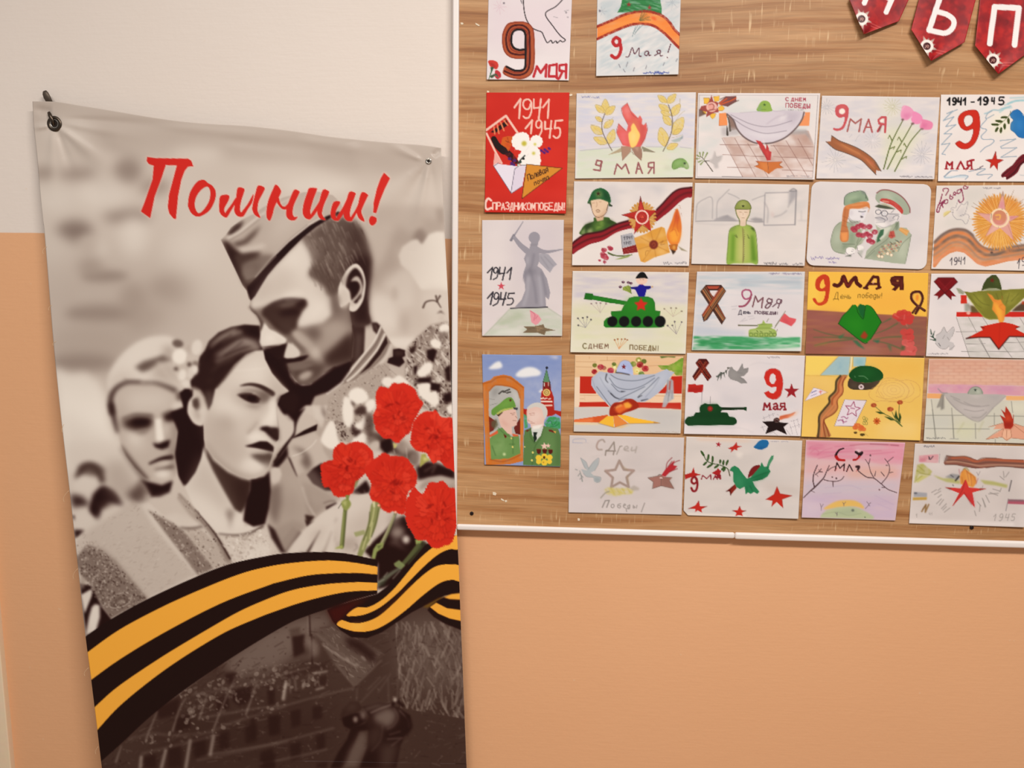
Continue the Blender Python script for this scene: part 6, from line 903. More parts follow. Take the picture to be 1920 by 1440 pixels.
# (painter, paper colour, corners in the photograph TL TR BR BL, label)
DRAWINGS = [
 (d_dove_nine, 'ece1e2', '917.5,-78 1075.5,-80 1066.5,151 912.5,149', 'child\'s drawing of an outlined white dove over a big striped 9'),
 (d_helmet_ribbon, 'e2dedd', '1121,-80 1279,-80 1272,139.6 1117.7,142.7', 'child\'s drawing of a green helmet above an arched orange ribbon'),
 (d_red_letter, 'd22a1c', '912.1,173.5 1067.7,173.5 1061,400.6 908.7,398', 'red poster drawing with white flowers and an open envelope'),
 (d_statue, 'e0d5d5', '903.9,412.8 1057.3,412.3 1054,630.2 903.9,629.9', 'drawing of a grey statue raising a sword on a hill'),
 (d_veterans_kremlin, '93a2cf', '903.9,664.5 1053.2,666.4 1050.8,875.3 908.5,871.5', 'drawing of an old man beside an orange-framed soldier and red tower'),
 (d_fire_leaves, 'e4dcda', '1081,175 1305,173.1 1299.8,332.5 1078.1,335', 'drawing of a campfire-like flame between two yellow laurel branches'),
 (d_grey_cloak_tiles, 'e9dedb', '1308.75,174.4 1538.1,175 1527.5,336.9 1303.75,334.4', 'drawing of a pale mauve cloak over brown tiles with bright green helmet'),
 (d_pink_carnations, 'e4dad7', '1541.25,179.4 1762.5,182.5 1751.9,336.25 1530.6,335', 'drawing of three pink carnations beside a slanting brown ribbon'),
 (d_blue_dove, 'ece2de', '1764.4,177.5 1993,177 1985,341 1758.7,340', 'drawing with bold red 9, blue dove and blue zigzag scribbles'),
 (d_soldier_order, 'e6dcd7', '1076.25,340 1298.75,342.5 1291.9,498.75 1072.5,497.5', 'drawing of a helmeted soldier with dark red ribbon and red star order'),
 (d_green_coat_soldier, 'e0d6d1', '1303.1,343.1 1517.5,346.25 1508.75,498.75 1296.25,495', 'pencil drawing of a lone soldier in a plain green coat'),
 (d_girl_and_veteran, 'e1d8d6', '1522.5,340 1746.9,345.6 1736.9,505.6 1511.25,497.5', 'drawing with rounded corners of a red-haired girl and bearded veteran'),
 (d_pobeda_order, 'e6dbd5', '1756.25,348.1 1985,347 1974,509 1746.25,504.4', 'drawing of a round orange sunburst star above a wavy striped ribbon'),
 (d_tank_bouquet, 'e6ddd2', '1073.75,508.1 1291.9,510.6 1285.6,663.75 1069.4,660.6', 'drawing of a bright green tank with a waving figure in blue'),
 (d_ribbon_tank_flag, 'e0d9da', '1306.9,509.4 1509.4,509.4 1502.5,658.75 1296.9,656.9', 'drawing of a looped striped ribbon over a bright green meadow'),
 (d_green_cap_yellow, 'f0b94a', '1516.25,509.4 1741,511.9 1735,667.5 1510,663.75', 'yellow and brown painting of a green folded cap with carnations'),
 (d_star_olive_cloak, 'e6dcdb', '1746.25,513.1 1969,513.7 1960,673 1736.25,668.1', 'drawing of an olive cloak and flame above a large red star'),
 (d_blue_cloak_star, 'e8d5bf', '1078.1,665.6 1281.5,668.75 1276.25,813.1 1075.6,809.4', 'painting of a blue-grey draped cloak over red bands and orange star'),
 (d_tank_dove_nine, 'e6dcdd', '1288.1,661.9 1509.4,666.9 1501.25,818.1 1282.5,813.75', 'drawing of a dark green tank, grey dove and red 9'),
 (d_yellow_still_life, 'efc768', '1511.25,667.5 1733.75,671.25 1725.6,826.25 1502.5,818.75', 'yellow painting of a dark green peaked cap and winding ribbon'),
 (d_pink_wall_helmet, 'e0d2c6', '1741.9,673.1 1962,674 1952,832.5 1731.9,826.9', 'drawing of a grey cloak before a pink brick wall and tiles'),
 (d_faded_star_dove, 'ddd2d0', '1067.8,816.3 1283,820.6 1278,965.6 1066,961', 'faint pencil drawing of an outlined star between dove and flame'),
 (d_green_dove_stars, 'dfd5d0', '1286.9,818.75 1504.4,826.25 1496.9,973.1 1281.25,966.25', 'drawing of a green dove carrying a twig among red stars'),
 (d_pink_sunset, 'dcc0c6', '1511.25,825 1697.5,830 1678.75,976.25 1503.1,970.6', 'nearly square drawing of a pink sky with bare brown branches'),
 (d_red_star_doodles, 'dfd4d0', '1715.7,831.8 1930,837 1921,989 1704.5,981.5', 'drawing of a thin red star under a long brown ribbon'),
]

# ------------------------------------------------------------------ the banner print
B_TOP = pts('61,190 105,191 150,198 200,206 250,214.5 300,222.5 350,229 400,233 440,235 480,238 549,246 615,256 680,263 740,268.5 790,272 827,277')
B_LEFT = pts('61,190 63,234 66,262 70,300 75,360 80,410 85,455 100,640 112,760 121,840 131,925 147,1070 160,1190 171,1275 182,1365 191,1440 206,1560')
B_RIGHT = pts('827,277 829,330 832,400 836,480 840,560 843,640 846.5,740 850,830 854,940 857,1005 860,1060 864,1170 868,1265 874,1420 875,1440 880,1560')
BOUT = np.concatenate([B_TOP, B_RIGHT[1:], B_LEFT[::-1][:-1]])

def speck(a, poly, g0, g1, n, r0, r1, seed, sm=0, o=.7, lin=0, ang=0.):
    """scatter small dabs between two tones inside a polygon (knit, lace, foliage, rubble)"""
    r = np.random.RandomState(seed); q = pts(poly); lo = q.min(0); hi = q.max(0)
    a.clip(poly, sm)
    for i in range(n):
        x, y = lo + (hi - lo) * r.rand(2); g = g0 + (g1 - g0) * r.rand(); rr = r0 + (r1 - r0) * r.rand()
        t = ang + (r.rand() - .5) * (1.2 if lin else 6.3)
        if lin: a.l(g, rr * .35, [[x - rr * math.cos(t), y - rr * math.sin(t)], [x + rr * math.cos(t), y + rr * math.sin(t)]], 0, o, 0)
        else: a.e(g, x, y, rr, rr * (.4 + .5 * r.rand()), t, o=o)
    a.clip()

def carnation(a, poly, seed, cx, cy, R):
    r = np.random.RandomState(seed)
    q = spline(pts(poly), True, 9)
    d = q - (cx, cy); n = d / (np.linalg.norm(d, axis=1)[:, None] + 1e-6)
    q = q + n * ((np.arange(len(q)) % 2) * 14 - 7 + (r.rand(len(q)) - .5) * 12)[:, None]
    a.p('cf2a1a', q)
    m, x, y = a.mask([a.tr(q)], 0); a.cl = np.zeros((a.H, a.W)); a.cl[y:y + m.shape[0], x:x + m.shape[1]] = m
    for ring, k in ((.95, 9), (.7, 8), (.45, 7), (.22, 5)):          # frilled petals, outer to inner
        o = r.rand() * 6.3
        for i in range(k):
            t = o + i * 6.283 / k + (r.rand() - .5) * .5; w = 3.0 / k; L = R * ring
            th = np.linspace(t - w, t + w, 11); rr = L * (1 + .09 * np.where(np.arange(11) % 2, 1, -1) * r.rand(11)) * (.86 + .14 * np.cos((th - t) / w * 1.5))
            F = np.stack([cx + rr * np.cos(th), cy + rr * np.sin(th)], 1); c0 = np.array([[cx + L * .25 * math.cos(t), cy + L * .25 * math.sin(t)]])
            a.p('7e0c06', np.concatenate([F + (4, 9), c0]), 7, .42)
            a.p(('d8301c', 'cc2818', 'df3a26', 'd22c1a')[r.randint(4)], np.concatenate([F, c0]), 1.5, .92)
            for v in range(3):
                u = t + (r.rand() - .5) * w * 1.4; a.l('a4170c' if v else 'e84a34', (2, R * .035), [[cx + L * .5 * math.cos(u), cy + L * .5 * math.sin(u)], [cx + L * .9 * math.cos(u + .08), cy + L * .9 * math.sin(u + .08)]], 3, .55, 0)
    for i in range(7):
        t = r.rand() * 6.283; d = R * .5 * r.rand(); a.e('860c06', cx + d * math.cos(t), cy + d * math.sin(t), R * .04, R * .12, t + .6, 5, .6)
    a.clip()

def paint_banner():
    a = Art(BOUT, 196, 1.5)
    # --- sky
    a.f(0, 0, 1)
    a.p(172, '50,180 840,265 840,335 700,330 400,300 60,270', 14, .9)
    for g, x, y, rx, ry, b in ((205, 120, 250, 60, 30, 14), (118, 240, 320, 26, 24, 9), (126, 145, 327, 34, 13, 9), (96, 140, 434, 34, 20, 10), (116, 238, 405, 46, 13, 10), (140, 80, 325, 22, 14, 8), (140, 290, 350, 30, 16, 9),
                               (218, 190, 365, 55, 24, 14), (212, 105, 372, 34, 26, 12), (226, 250, 445, 26, 40, 12), (222, 178, 470, 24, 20, 10), (205, 100, 470, 30, 30, 14), (180, 165, 460, 20, 20, 8),
                               (112, 197, 518, 44, 10, 7), (150, 170, 500, 24, 20, 9), (204, 190, 553, 52, 9, 6), (112, 190, 588, 68, 15, 8), (150, 250, 560, 26, 30, 10), (150, 330, 540, 54, 26, 12), (160, 270, 600, 40, 30, 14), (172, 165, 650, 80, 40, 14), (118, 155, 680, 64, 16, 9),
                               (205, 320, 640, 50, 40, 18), (205, 380, 500, 40, 90, 20), (212, 345, 470, 40, 30, 14), (200, 420, 560, 40, 60, 20), (176, 500, 270, 120, 16, 10), (200, 540, 330, 90, 20, 12), (168, 640, 290, 60, 20, 10), (170, 740, 300, 50, 18, 9), (190, 420, 330, 60, 22, 12), (212, 600, 350, 70, 14, 9), (206, 370, 290, 50, 16, 10)):
        a.e(g, x, y, rx, ry, 0, b, .8)
    a.p(236, '100,688 130,702 160,698 184,714 198,740 206,800 232,856 210,890 120,880 108,760', 7, 1).p(216, '110,770 230,830 260,900 130,890', 14, .9).p(198, '112,830 220,850 300,930 140,920', 14, .6)
    a.f(600, 400, 6.857)
    a.p(176, '440,-100 1640,-100 1640,500 1100,700 700,1020 620,700 660,300', 40, .9).p(190, '640,200 900,100 900,500 700,700', 50, .7).p(146, '1000,150 1250,330 1060,430 960,420 1000,700 830,760 700,980 660,800 820,600', 40, .55).e(112, 1285, 320, 90, 130, .3, 26, .85).p(160, '1300,60 1600,80 1600,220 1350,280', 40, .8).p(140, '1480,-60 1590,-60 1590,120 1520,120', 26, .6)
    a.p(231, '1010,540 1060,430 1180,345 1250,330 1310,400 1340,360 1400,270 1500,235 1600,240 1660,900 1640,1000 1300,980 1150,760 1040,660', 14, .95).p(222, '640,1100 760,1040 900,1080 960,1240 960,1440 660,1440', 40, .9).p(214, '820,900 1080,700 1200,800 1200,1200 1000,1240 960,1000', 40, .7).e(176, 960, 1030, 40, 90, 0, 24, .7).p(188, '1000,1230 1300,1230 1400,1500 1000,1560', 50, .7).p(212, '1300,980 1640,1000 1640,1300 1340,1240', 40, .6)
    a.f(560, 540, 6).p(216, '820,200 1100,150 1150,400 1000,560 880,420', 40, .6).e(172, 1190, 400, 60, 110, 0, 30, .7).p(222, '1000,560 1330,560 1240,680 1060,670', 20, .8).p(205, '1450,0 1650,0 1690,380 1500,420', 30, .7)
    a.f(0, 0, 1).p(150, '60,480 330,500 420,640 300,680 90,690', 60, .6).p(150, '690,380 800,400 780,560 700,600', 50, .6).p(165, '60,250 330,280 300,340 70,330', 40, .35)
    # --- blurred bystanders at the lower left
    a.bk = 1.55
    a.f(120, 830, 6)
    a.p(206, '20,0 640,0 900,440 900,700 150,1060 110,900', 30, .6).e(196, 620, 380, 170, 120, 0, 40, .8).l(50, 74, '160,380 220,280 310,262 390,320 430,420', 15, .95).e(212, 240, 450, 110, 80, 0, 20).p(14, '290,720 330,580 430,490 540,540 630,650 470,640 380,690 390,870 300,800', 16).p(28, '70,580 200,600 300,700 100,730', 18, .9).e(150, 470, 700, 90, 40, -.2, 16, .9).p(205, '120,820 200,760 290,800 340,900 230,1000 120,960', 16).p(18, '110,980 230,985 130,1090', 10).p(190, '640,460 800,420 880,560 800,640', 26, .7).p(70, '760,560 860,560 850,680 780,660', 20, .6).p(30, '90,820 120,820 120,880', 8)
    # --- woman at the left
    a.f(160, 610, 6)
    S = '250,680 270,540 350,400 470,270 620,170 800,120 980,140 1010,300 990,450 1060,650 1090,780 960,720 850,650 720,660 600,640 450,640 300,740'
    a.p(214, S, 12, 1, 1).clip(S, 1, 8).p(196, '260,600 420,500 560,560 480,640 280,740', 26, .7).p(82, '555,470 650,405 800,365 880,330 980,390 840,430 720,500 640,525', 14, .95).p(168, '800,420 1000,420 1060,700 900,640 740,580', 30, .8).l(196, 36, '820,420 900,520 1000,660', 14, .7).p(228, '400,380 620,240 820,180 640,340 480,480', 40, .6).p(150, '860,250 980,220 1000,400 900,360', 22, .7).l(140, 20, '440,600 500,640 700,640', 10, .6).clip()
    Fc = '350,900 370,780 450,690 600,650 800,690 980,720 1080,800 1120,900 1080,1000 1050,1150 1020,1300 1020,1470 1030,1670 960,1760 860,1790 760,1770 660,1700 560,1600 460,1470 400,1350 370,1200 350,1050'
    a.p(182, Fc, 8).clip(Fc, 0, 6).p(210, '420,760 800,720 1040,820 900,940 500,960', 50, .8).p(178, '350,900 440,880 460,1080 360,1120', 26, .7).p(186, '420,1220 620,1240 760,1360 620,1560 480,1440', 50, .5).p(120, '1000,1060 1060,1050 1020,1480 940,1460 990,1300', 20, .8).p(150, '380,1050 460,1030 450,1160 380,1160', 16, .8)
    a.p(48, '425,1070 560,1018 745,1030 765,1075 735,1150 660,1175 560,1195 450,1150', 17).e(8, 620, 1090, 105, 42, -.06, 12, .95).p(40, '868,1005 980,965 1110,945 1095,1050 980,1082 900,1085', 14).e(8, 1000, 1015, 80, 36, -.2, 12, .9).l(60, (14, 26), '420,1050 560,1005 750,1015', 10, .7).l(70, (10, 24), '860,1000 980,955 1100,935', 10, .6).p(140, '900,1100 1010,1100 1000,1440 930,1600 900,1400', 30, .4).p(228, '470,1220 620,1250 700,1330 600,1420 500,1360', 36, .45).e(120, 640, 1200, 70, 24, -.2, 12, .8).p(236, '785,1050 850,1050 886,1280 850,1312 795,1290', 9).e(240, 900, 1180, 30, 60, 0, 20, .5).p(14, '755,1322 820,1335 900,1302 958,1285 935,1372 862,1398 790,1375', 9).p(225, '450,1200 600,1230 640,1300 520,1330', 24, .6)
    a.l(20, (20, 54), '722,1556 850,1502 970,1484', 8).e(200, 900, 1566, 70, 24, -.2, 12).l(70, (20, 40), '790,1626 880,1612 980,1590', 10, .9).e(228, 870, 1676, 90, 44, 0, 18).l(48, (30, 90), '390,1370 500,1540 650,1740', 16, .85).p(120, '980,1440 1030,1440 1030,1680 960,1600', 20, .6).clip()
    a.l(40, (64, 30), '300,980 285,840 320,740 390,676 480,640 620,640', 13, .9).l(30, (60, 26), '290,900 330,1080 360,1200', 12, .9).l(60, (20, 54), '640,650 780,648 900,684 1010,730', 13, .85).p(60, '1020,760 1080,740 1120,840 1040,860', 12, .8).p(224, '1000,860 1090,850 1110,920 1040,960 960,950', 12, .7)
    # dark hair falling between the two women
    a.p(12, '1060,760 1120,710 1180,715 1210,850 1155,940 1170,1060 1250,1130 1335,1150 1340,1440 1325,1600 1250,1720 1130,1800 1050,1690 1010,1440 1045,1200 1115,960', 5)
    a.f(120, 830, 6).p(12, '860,420 1000,452 1100,478 1225,425 1190,560 1080,612 970,610', 9).p(150, '840,400 900,450 985,600 880,670 790,560', 12, .8).p(200, '880,560 980,600 900,660', 8, .6)
    # --- man: neck, uniform
    a.f(440, 520, 6)
    a.p(168, '1200,1190 1560,1000 1780,770 1920,860 1920,1440 860,1440 900,1330', 6)
    a.p(30, '1290,380 1400,370 1490,240 1505,400 1535,510 1480,540 1470,700 1450,950 1300,1080 1200,1000 1330,900 1340,700 1310,540', 4).l(105, 60, '1400,640 1385,800 1370,930', 22, .85).l(70, 30, '1450,420 1430,560', 14, .7)
    a.p(190, '1470,530 1570,600 1610,660 1570,740 1465,860', 8).p(36, '1535,508 1600,508 1645,550 1610,650 1560,600', 4).l(110, 16, '1580,540 1610,610', 6, .6)
    a.p(130, '1645,545 1700,640 1780,770 1700,910 1560,1050 1400,1140 1200,1210 1050,1300 1000,1290 1200,1150 1330,980 1480,830 1590,700', 3).l(210, (18, 34), '1648,552 1570,720 1450,870 1300,1060 1200,1185 1040,1300', 3).l(95, 9, '1665,600 1590,750 1470,900 1330,1060 1230,1170', 3).l(206, 26, '1690,640 1610,800 1490,950 1360,1090 1270,1165', 3).p(32, '1705,660 1722,740 1640,870 1520,1010 1400,1095 1480,1000 1610,830', 3).l(196, 40, '1765,760 1700,900 1560,1040 1420,1130', 4).l(110, 9, '1738,720 1680,860 1560,1000 1440,1100', 3, .8)
    a.f(560, 540, 6).p(14, '1062,690 1130,680 1198,700 1200,765 1165,782 1195,835 1135,892 995,842 1012,792 1062,770', 2).p(58, '1070,700 1190,712 1180,760 1080,765', 10, .7).p(182, '1000,860 1130,900 1200,860 1240,960 1180,1050 960,1000', 10, .8)
    # --- man: head
    a.f(440, 520, 6)
    Hd = '180,260 165,330 190,380 250,430 275,480 290,520 300,600 270,700 268,760 300,785 400,790 480,860 550,930 560,980 610,1040 680,1150 740,1205 840,1205 1000,1080 1310,945 1335,700 1320,540 1290,390 1300,100 1240,-200 1000,-420 780,-480 620,-320 300,0'
    a.p(120, Hd, 1.5).clip(Hd, 0, 1)
    a.p(210, '170,280 300,40 600,-280 760,-440 860,-350 900,-140 840,-40 940,30 1010,100 1030,190 1080,220 1100,300 1090,420 1000,520 860,560 700,560 690,500 740,400 820,300 760,230 600,230 430,280 300,340 190,360', 14).p(198, '420,120 700,40 900,80 800,200 560,170', 40, .6).p(226, '560,150 720,150 820,230 700,210 520,230', 20, .8).p(222, '760,480 860,330 980,240 1040,300 960,440 820,520', 34, .8).p(226, '440,-60 640,-300 740,-300 720,-100 600,40', 40, .5).p(166, '180,280 330,20 420,60 300,240', 30, .45).p(150, '900,-60 1010,60 1080,240 1000,240 900,60', 34, .4)
    a.p(150, '820,570 1000,520 1120,500 1280,560 1290,620 1080,850 1000,920 930,820 850,700', 26, .95).e(82, 890, 640, 90, 60, .3, 26, .8).p(172, '1060,560 1200,500 1220,560 1100,700 1050,680', 30, .7).p(98, '1075,200 1180,170 1200,380 1150,440 1085,340', 22, .8).p(196, '1150,150 1240,100 1300,160 1290,320 1220,340 1170,280', 16, .9)
    a.p(48, '300,385 420,300 560,248 700,236 800,265 815,310 750,390 705,480 690,570 650,630 560,640 450,570 370,480 310,430', 11).e(14, 610, 405, 120, 42, -.15, 16, .95).e(88, 590, 300, 120, 26, -.15, 14, .6).e(24, 740, 300, 60, 30, -.4, 14, .8).p(60, '470,520 660,520 650,640 560,640', 20, .7).l(20, (18, 26), '330,370 450,300 560,262', 9, .7)
    a.p(224, '330,505 385,580 460,612 540,660 588,700 560,755 460,750 400,772 310,788 268,760 282,680 302,590', 6).e(240, 400, 690, 60, 40, 0, 20, .7)
    a.p(26, '285,792 400,776 560,752 600,742 575,850 550,930 480,930 400,880 340,840', 7).p(210, '645,730 705,790 742,850 700,905 555,915 560,890 600,790', 7).p(176, '645,600 720,600 830,690 905,780 965,850 995,960 930,1000 880,890 800,800 700,720 640,660', 12).l(70, 34, '610,640 690,740 780,820', 12, .7)
    a.p(20, '555,930 700,905 840,880 790,925 680,952 570,965', 6).p(118, '580,985 700,962 860,962 800,1020 650,1040 600,1005', 9).p(92, '640,1050 860,980 1000,975 970,1080 840,1195 740,1195 690,1140', 14).p(176, '705,1140 800,1080 900,1045 860,1115 780,1160', 13).p(110, '800,960 960,900 1010,980 900,1000', 16, .8)
    a.p(48, '1010,965 1060,860 1300,620 1340,700 1325,935 1060,985', 22).l(40, 40, '1335,640 1335,930', 8, .8).p(80, '1040,940 1200,880 1310,880 1300,940 1060,975', 12, .6).clip()
    a.p(8, '690,1180 760,1215 850,1205 1000,1100 1120,1010 1310,940 1290,1050 1200,1180 1050,1290 900,1340 860,1440 480,1440 480,1340 600,1290 660,1250', 6)
    a.p(110, '400,1190 440,1300 480,1280', 10, .0)
    # --- man: hair, ear, cap
    a.f(400, 370, 6)
    Hr = '1000,470 1080,390 1250,260 1400,190 1560,230 1680,360 1740,520 1788,720 1782,880 1752,1050 1738,1200 1745,1320 1790,1440 1560,1440 1545,1280 1530,1100 1400,1090 1340,1115 1265,1000 1180,935 1070,880 1110,800 1135,740 1090,600 1040,520'
    a.p(84, Hr, 20).clip(Hr, 0, 20).p(26, '1560,640 1790,640 1790,1440 1540,1440 1560,1000 1480,820', 30, .95).p(40, '1500,300 1690,370 1790,700 1560,560 1480,400', 40, .7).p(60, '1080,780 1350,840 1420,1000 1340,1110 1200,940', 30, .6).p(150, '1000,460 1100,400 1180,600 1160,760 1060,640', 30, .6)
    r = np.random.RandomState(5)
    for i in range(130):
        x = 1040 + 640 * r.rand(); y = 230 + 640 * r.rand(); L = 60 + 90 * r.rand()
        g = 70 + 100 * r.rand() - max(0, (x - 1400) * .16) - max(0, (y - 600) * .08)
        a.l(max(g, 14), (14, 4), [[x, y], [x + .28 * L, y + .6 * L], [x + .42 * L, y + L]], 3, .6)
    a.clip()
    a.f(400, 370, 6)
    a.p(208, '1412,1010 1440,930 1500,820 1560,762 1620,750 1680,820 1712,940 1706,1060 1680,1170 1620,1262 1570,1286 1530,1262 1535,1180 1480,1220 1430,1230 1410,1130', 3, 1, 1).p(26, '1490,1000 1515,880 1590,795 1650,840 1685,930 1682,1020 1640,1150 1600,1195 1550,1150 1530,1060', 5, 1, 1).p(188, '1545,950 1580,900 1625,890 1662,940 1680,1030 1650,1100 1570,1190 1600,1210 1555,1225 1540,1180 1620,1090 1650,1010 1625,950 1570,945', 4, .95, 1).p(14, '1520,960 1600,950 1640,1010 1590,1080 1545,1060', 8, .9).e(60, 1650, 1120, 14, 30, .5, 5, .9).p(214, '1412,1010 1470,1000 1522,1050 1530,1150 1495,1210 1435,1230 1410,1130', 8).p(120, '1440,920 1500,830 1500,980 1460,990', 12, .6)
    Cp = '85,478 140,425 200,338 310,258 450,188 560,112 680,50 792,0 1020,-58 1182,-62 1344,-24 1430,60 1478,170 1400,172 1260,220 1090,300 930,420 780,560 640,690 500,850 480,900 500,1010 420,1160 398,1140 375,1050 330,990 240,800 150,612'
    a.p(172, Cp, 1.5).clip(Cp, 0, 1)
    a.p(196, '560,330 900,80 1200,40 1000,250 760,460 600,480', 60, .7).p(176, '700,100 1100,-40 1400,60 1300,160 1000,150', 40, .6).p(44, '150,410 240,310 350,262 300,350 200,430', 10, .95).l(206, 30, '170,455 300,390 420,290 560,190', 6, .9).l(110, 9, '190,480 320,400 450,300 560,205', 4, .7).l(214, 14, '560,180 700,90 860,20', 5, .7)
    a.p(62, '200,520 340,480 430,400 540,310 470,430 380,520 280,560', 14, .9).p(200, '270,575 400,560 560,520 600,560 440,610 320,620', 14, .9).p(42, '85,480 170,500 240,570 320,640 440,620 540,620 500,690 400,720 330,760 320,860 370,960 480,920 520,1000 420,1160 375,1050 330,990 240,800 150,612', 12).p(118, '320,760 440,730 560,740 480,860 370,870', 22, .8).p(150, '500,640 620,600 640,660 520,760 460,720', 26, .6).p(22, '120,540 240,640 300,820 350,980 300,940 200,740', 12, .8).l(70, 14, '330,950 420,930 480,910', 6, .7).p(140, '560,300 700,260 620,400 500,470', 40, .3).clip()
    a.p(8, '480,902 650,702 850,502 1080,318 1250,222 1400,160 1478,170 1470,200 1320,232 1160,330 1010,450 860,600 710,760 610,880 530,1010 470,1110 420,1165 392,1070 380,1010', 2).l(214, 9, '475,888 640,698 848,492 1078,308 1240,216', 2, .9).l(90, 6, '490,880 650,690 850,480 1060,310', 2, .6)
    # --- dark gap, man's uniform front, arm
    a.f(320, 770, 6)
    a.p(168, '1100,600 1300,300 1640,100 1900,100 1920,700 1900,1000 1700,1180 1450,1440 1080,1440', 8)
    a.p(196, '1215,20 1320,60 1392,160 1385,250 1310,350 1225,420 1215,200', 4).l(20, (14, 30), '1396,150 1390,260 1316,360 1240,470 1170,580', 5).p(190, '1390,270 1440,100 1520,20 1600,60 1650,150 1640,180 1500,220', 4).p(14, '1330,0 1460,0 1520,-40 1440,90 1400,190 1350,100', 6).p(205, '1590,-60 1680,-20 1740,80 1700,200 1640,120', 8, .8).p(100, '1700,-80 1760,40 1740,100 1700,20', 10, .7).p(10, '1372,302 1500,222 1652,150 1640,222 1500,272 1380,314', 3)
    a.p(186, '1320,400 1350,320 1500,290 1620,240 1700,320 1720,450 1790,560 1600,650 1480,700 1420,740 1340,540', 8).p(86, '1350,400 1480,430 1560,500 1590,600 1540,690 1460,580 1500,500', 16, .8).l(222, 9, '1370,512 1480,470 1580,400 1640,330', 2, .9).p(20, '1310,500 1345,540 1425,740 1410,750', 5).p(12, '1140,620 1180,560 1250,480 1310,390 1320,500 1250,600 1180,660', 8)
    a.p(164, '1240,620 1310,560 1420,745 1500,980 1545,1200 1500,1310 1420,1440 1190,1440 1190,1310 1250,1050 1240,830', 6).p(180, '1300,700 1420,780 1470,960 1400,900', 30, .6).p(130, '1260,900 1420,1000 1380,1180 1240,1200', 60, .5).p(198, '1128,660 1170,632 1230,650 1248,720 1220,800 1160,850 1130,780', 6).p(110, '1150,850 1240,820 1250,1040 1190,1300 1110,1150 1080,900', 18, .9)
    a.p(150, '1480,800 1580,830 1750,930 1850,1000 1640,1170 1540,1190 1500,980', 10).l(206, 14, '1480,860 1540,1040 1620,1180', 6, .8).l(120, 24, '1540,900 1580,1060', 12, .5).p(8, '1530,722 1600,650 1700,590 1790,680 1830,900 1740,900 1600,822', 4).p(40, '1510,1170 1620,1190 1540,1300', 6).p(16, '1745,1080 1860,1030 1880,1060 1750,1120', 5).l(60, 10, '1720,1040 1780,1020 1850,1015', 4, .8)
    a.f(560, 700, 6).p(170, '180,1080 420,1400 240,1500 0,1440 0,1060', 20, .4)
    # uniform fabric and dry flowers behind the carnations
    a.f(560, 540, 6)
    Fa = '600,1060 720,980 900,860 1000,850 1060,1000 1000,1110 880,1160 830,1300 840,1600 800,1700 560,1740 400,1700 320,1700 300,1480 330,1260 480,1120'
    a.p(162, Fa, 4); speck(a, Fa, 60, 215, 620, 5, 14, 21, 0, .6)
    Fb = '1230,660 1350,540 1480,420 1650,380 1700,400 1712,1000 1730,1400 1700,1460 1380,1340 1340,1200 1280,1080 1200,1020 1200,860'
    a.p(138, Fb, 8); speck(a, Fb, 20, 215, 520, 6, 22, 22, 0, .7); speck(a, Fb, 190, 225, 90, 20, 60, 23, 0, .6, 1, 1.2)
    a.l(120, 5, '900,860 1000,1000|960,860 1100,980|1200,700 1300,900 1240,1060|1250,760 1380,840 1300,1000', 1, .6).l(205, 7, '1200,720 1290,900 1380,1000|1300,760 1420,900|1400,640 1560,760 1540,980|1680,560 1560,900', 2, .7)
    a.p(20, '1290,880 1340,870 1330,960 1300,980', 4).p(14, '1440,700 1520,680 1556,710 1520,840 1450,800', 4).p(16, '1480,1060 1600,1080 1580,1180 1470,1140', 5).p(16, '1350,1010 1500,1000 1480,1080 1300,1060', 8).p(24, '1640,900 1710,860 1715,1060 1660,1040', 6).p(10, '1620,1200 1720,1160 1730,1280 1640,1300', 8).p(36, '1240,690 1320,640 1310,720 1260,740', 4)
    Wf = 230
    for q in ('1330,950 1420,850 1480,838 1510,880 1470,960 1380,1002', '1480,600 1540,570 1610,620 1580,680 1500,660', '1580,440 1640,400 1690,420 1690,480 1600,500', '1340,1100 1400,1072 1480,1080 1480,1170 1550,1160 1580,1290 1510,1320 1400,1250 1345,1180', '935,1060 960,1010 1020,1000 1060,1020 1140,985 1240,1080 1060,1070 1050,1110 980,1110', '1670,1340 1730,1310 1730,1420 1680,1400', '1500,1330 1530,1300 1550,1340'): a.p(Wf, q, 5, 1, 1)
    a.p(205, '1530,1010 1600,1000 1620,1040 1560,1070', 8, .9).p(120, '1450,450 1540,440 1540,520 1490,520', 6, .8).p(110, '1560,510 1680,490 1640,600 1580,580', 10, .8).p(120, '1340,560 1400,540 1420,590 1350,640', 10, .8)
    a.l(70, (22, 12), '1400,220 1430,160 1500,140 1560,150|1545,90 1560,150 1600,220|1590,90 1550,160', 3, .9).p(70, '1550,290 1600,250 1650,300 1600,275', 4, .9).l(190, 10, '1610,180 1640,260 1620,360', 4, .6).p(186, '1580,300 1640,310 1620,370 1580,380', 10, .7)
    for q in ('570,1170 640,1122 720,1135 775,1200 780,1260 700,1300 610,1300 560,1240', '520,1220 600,1280 620,1400 600,1540 540,1560 500,1480 490,1340', '760,1280 840,1250 865,1320 800,1400 750,1370', '700,1500 740,1440 752,1520 730,1580 700,1620 630,1540', '610,1700 700,1632 770,1660 760,1720 690,1770 610,1760', '360,1490 410,1540 440,1680 460,1760 400,1810 330,1800 250,1720 290,1600'): a.p(234, q, 6, 1, 1)
    a.p(40, '625,1380 700,1320 760,1340 760,1420 640,1430', 8, .85).p(60, '590,1260 640,1300 620,1340 590,1300', 6, .7).p(26, '600,1520 640,1590 720,1600 640,1680 590,1620', 8, .85).p(60, '760,1400 840,1440 860,1560 800,1640 740,1590', 14, .8); speck(a, '360,1380 560,1560 620,1640 520,1720 440,1640', 20, 150, 110, 8, 18, 24)
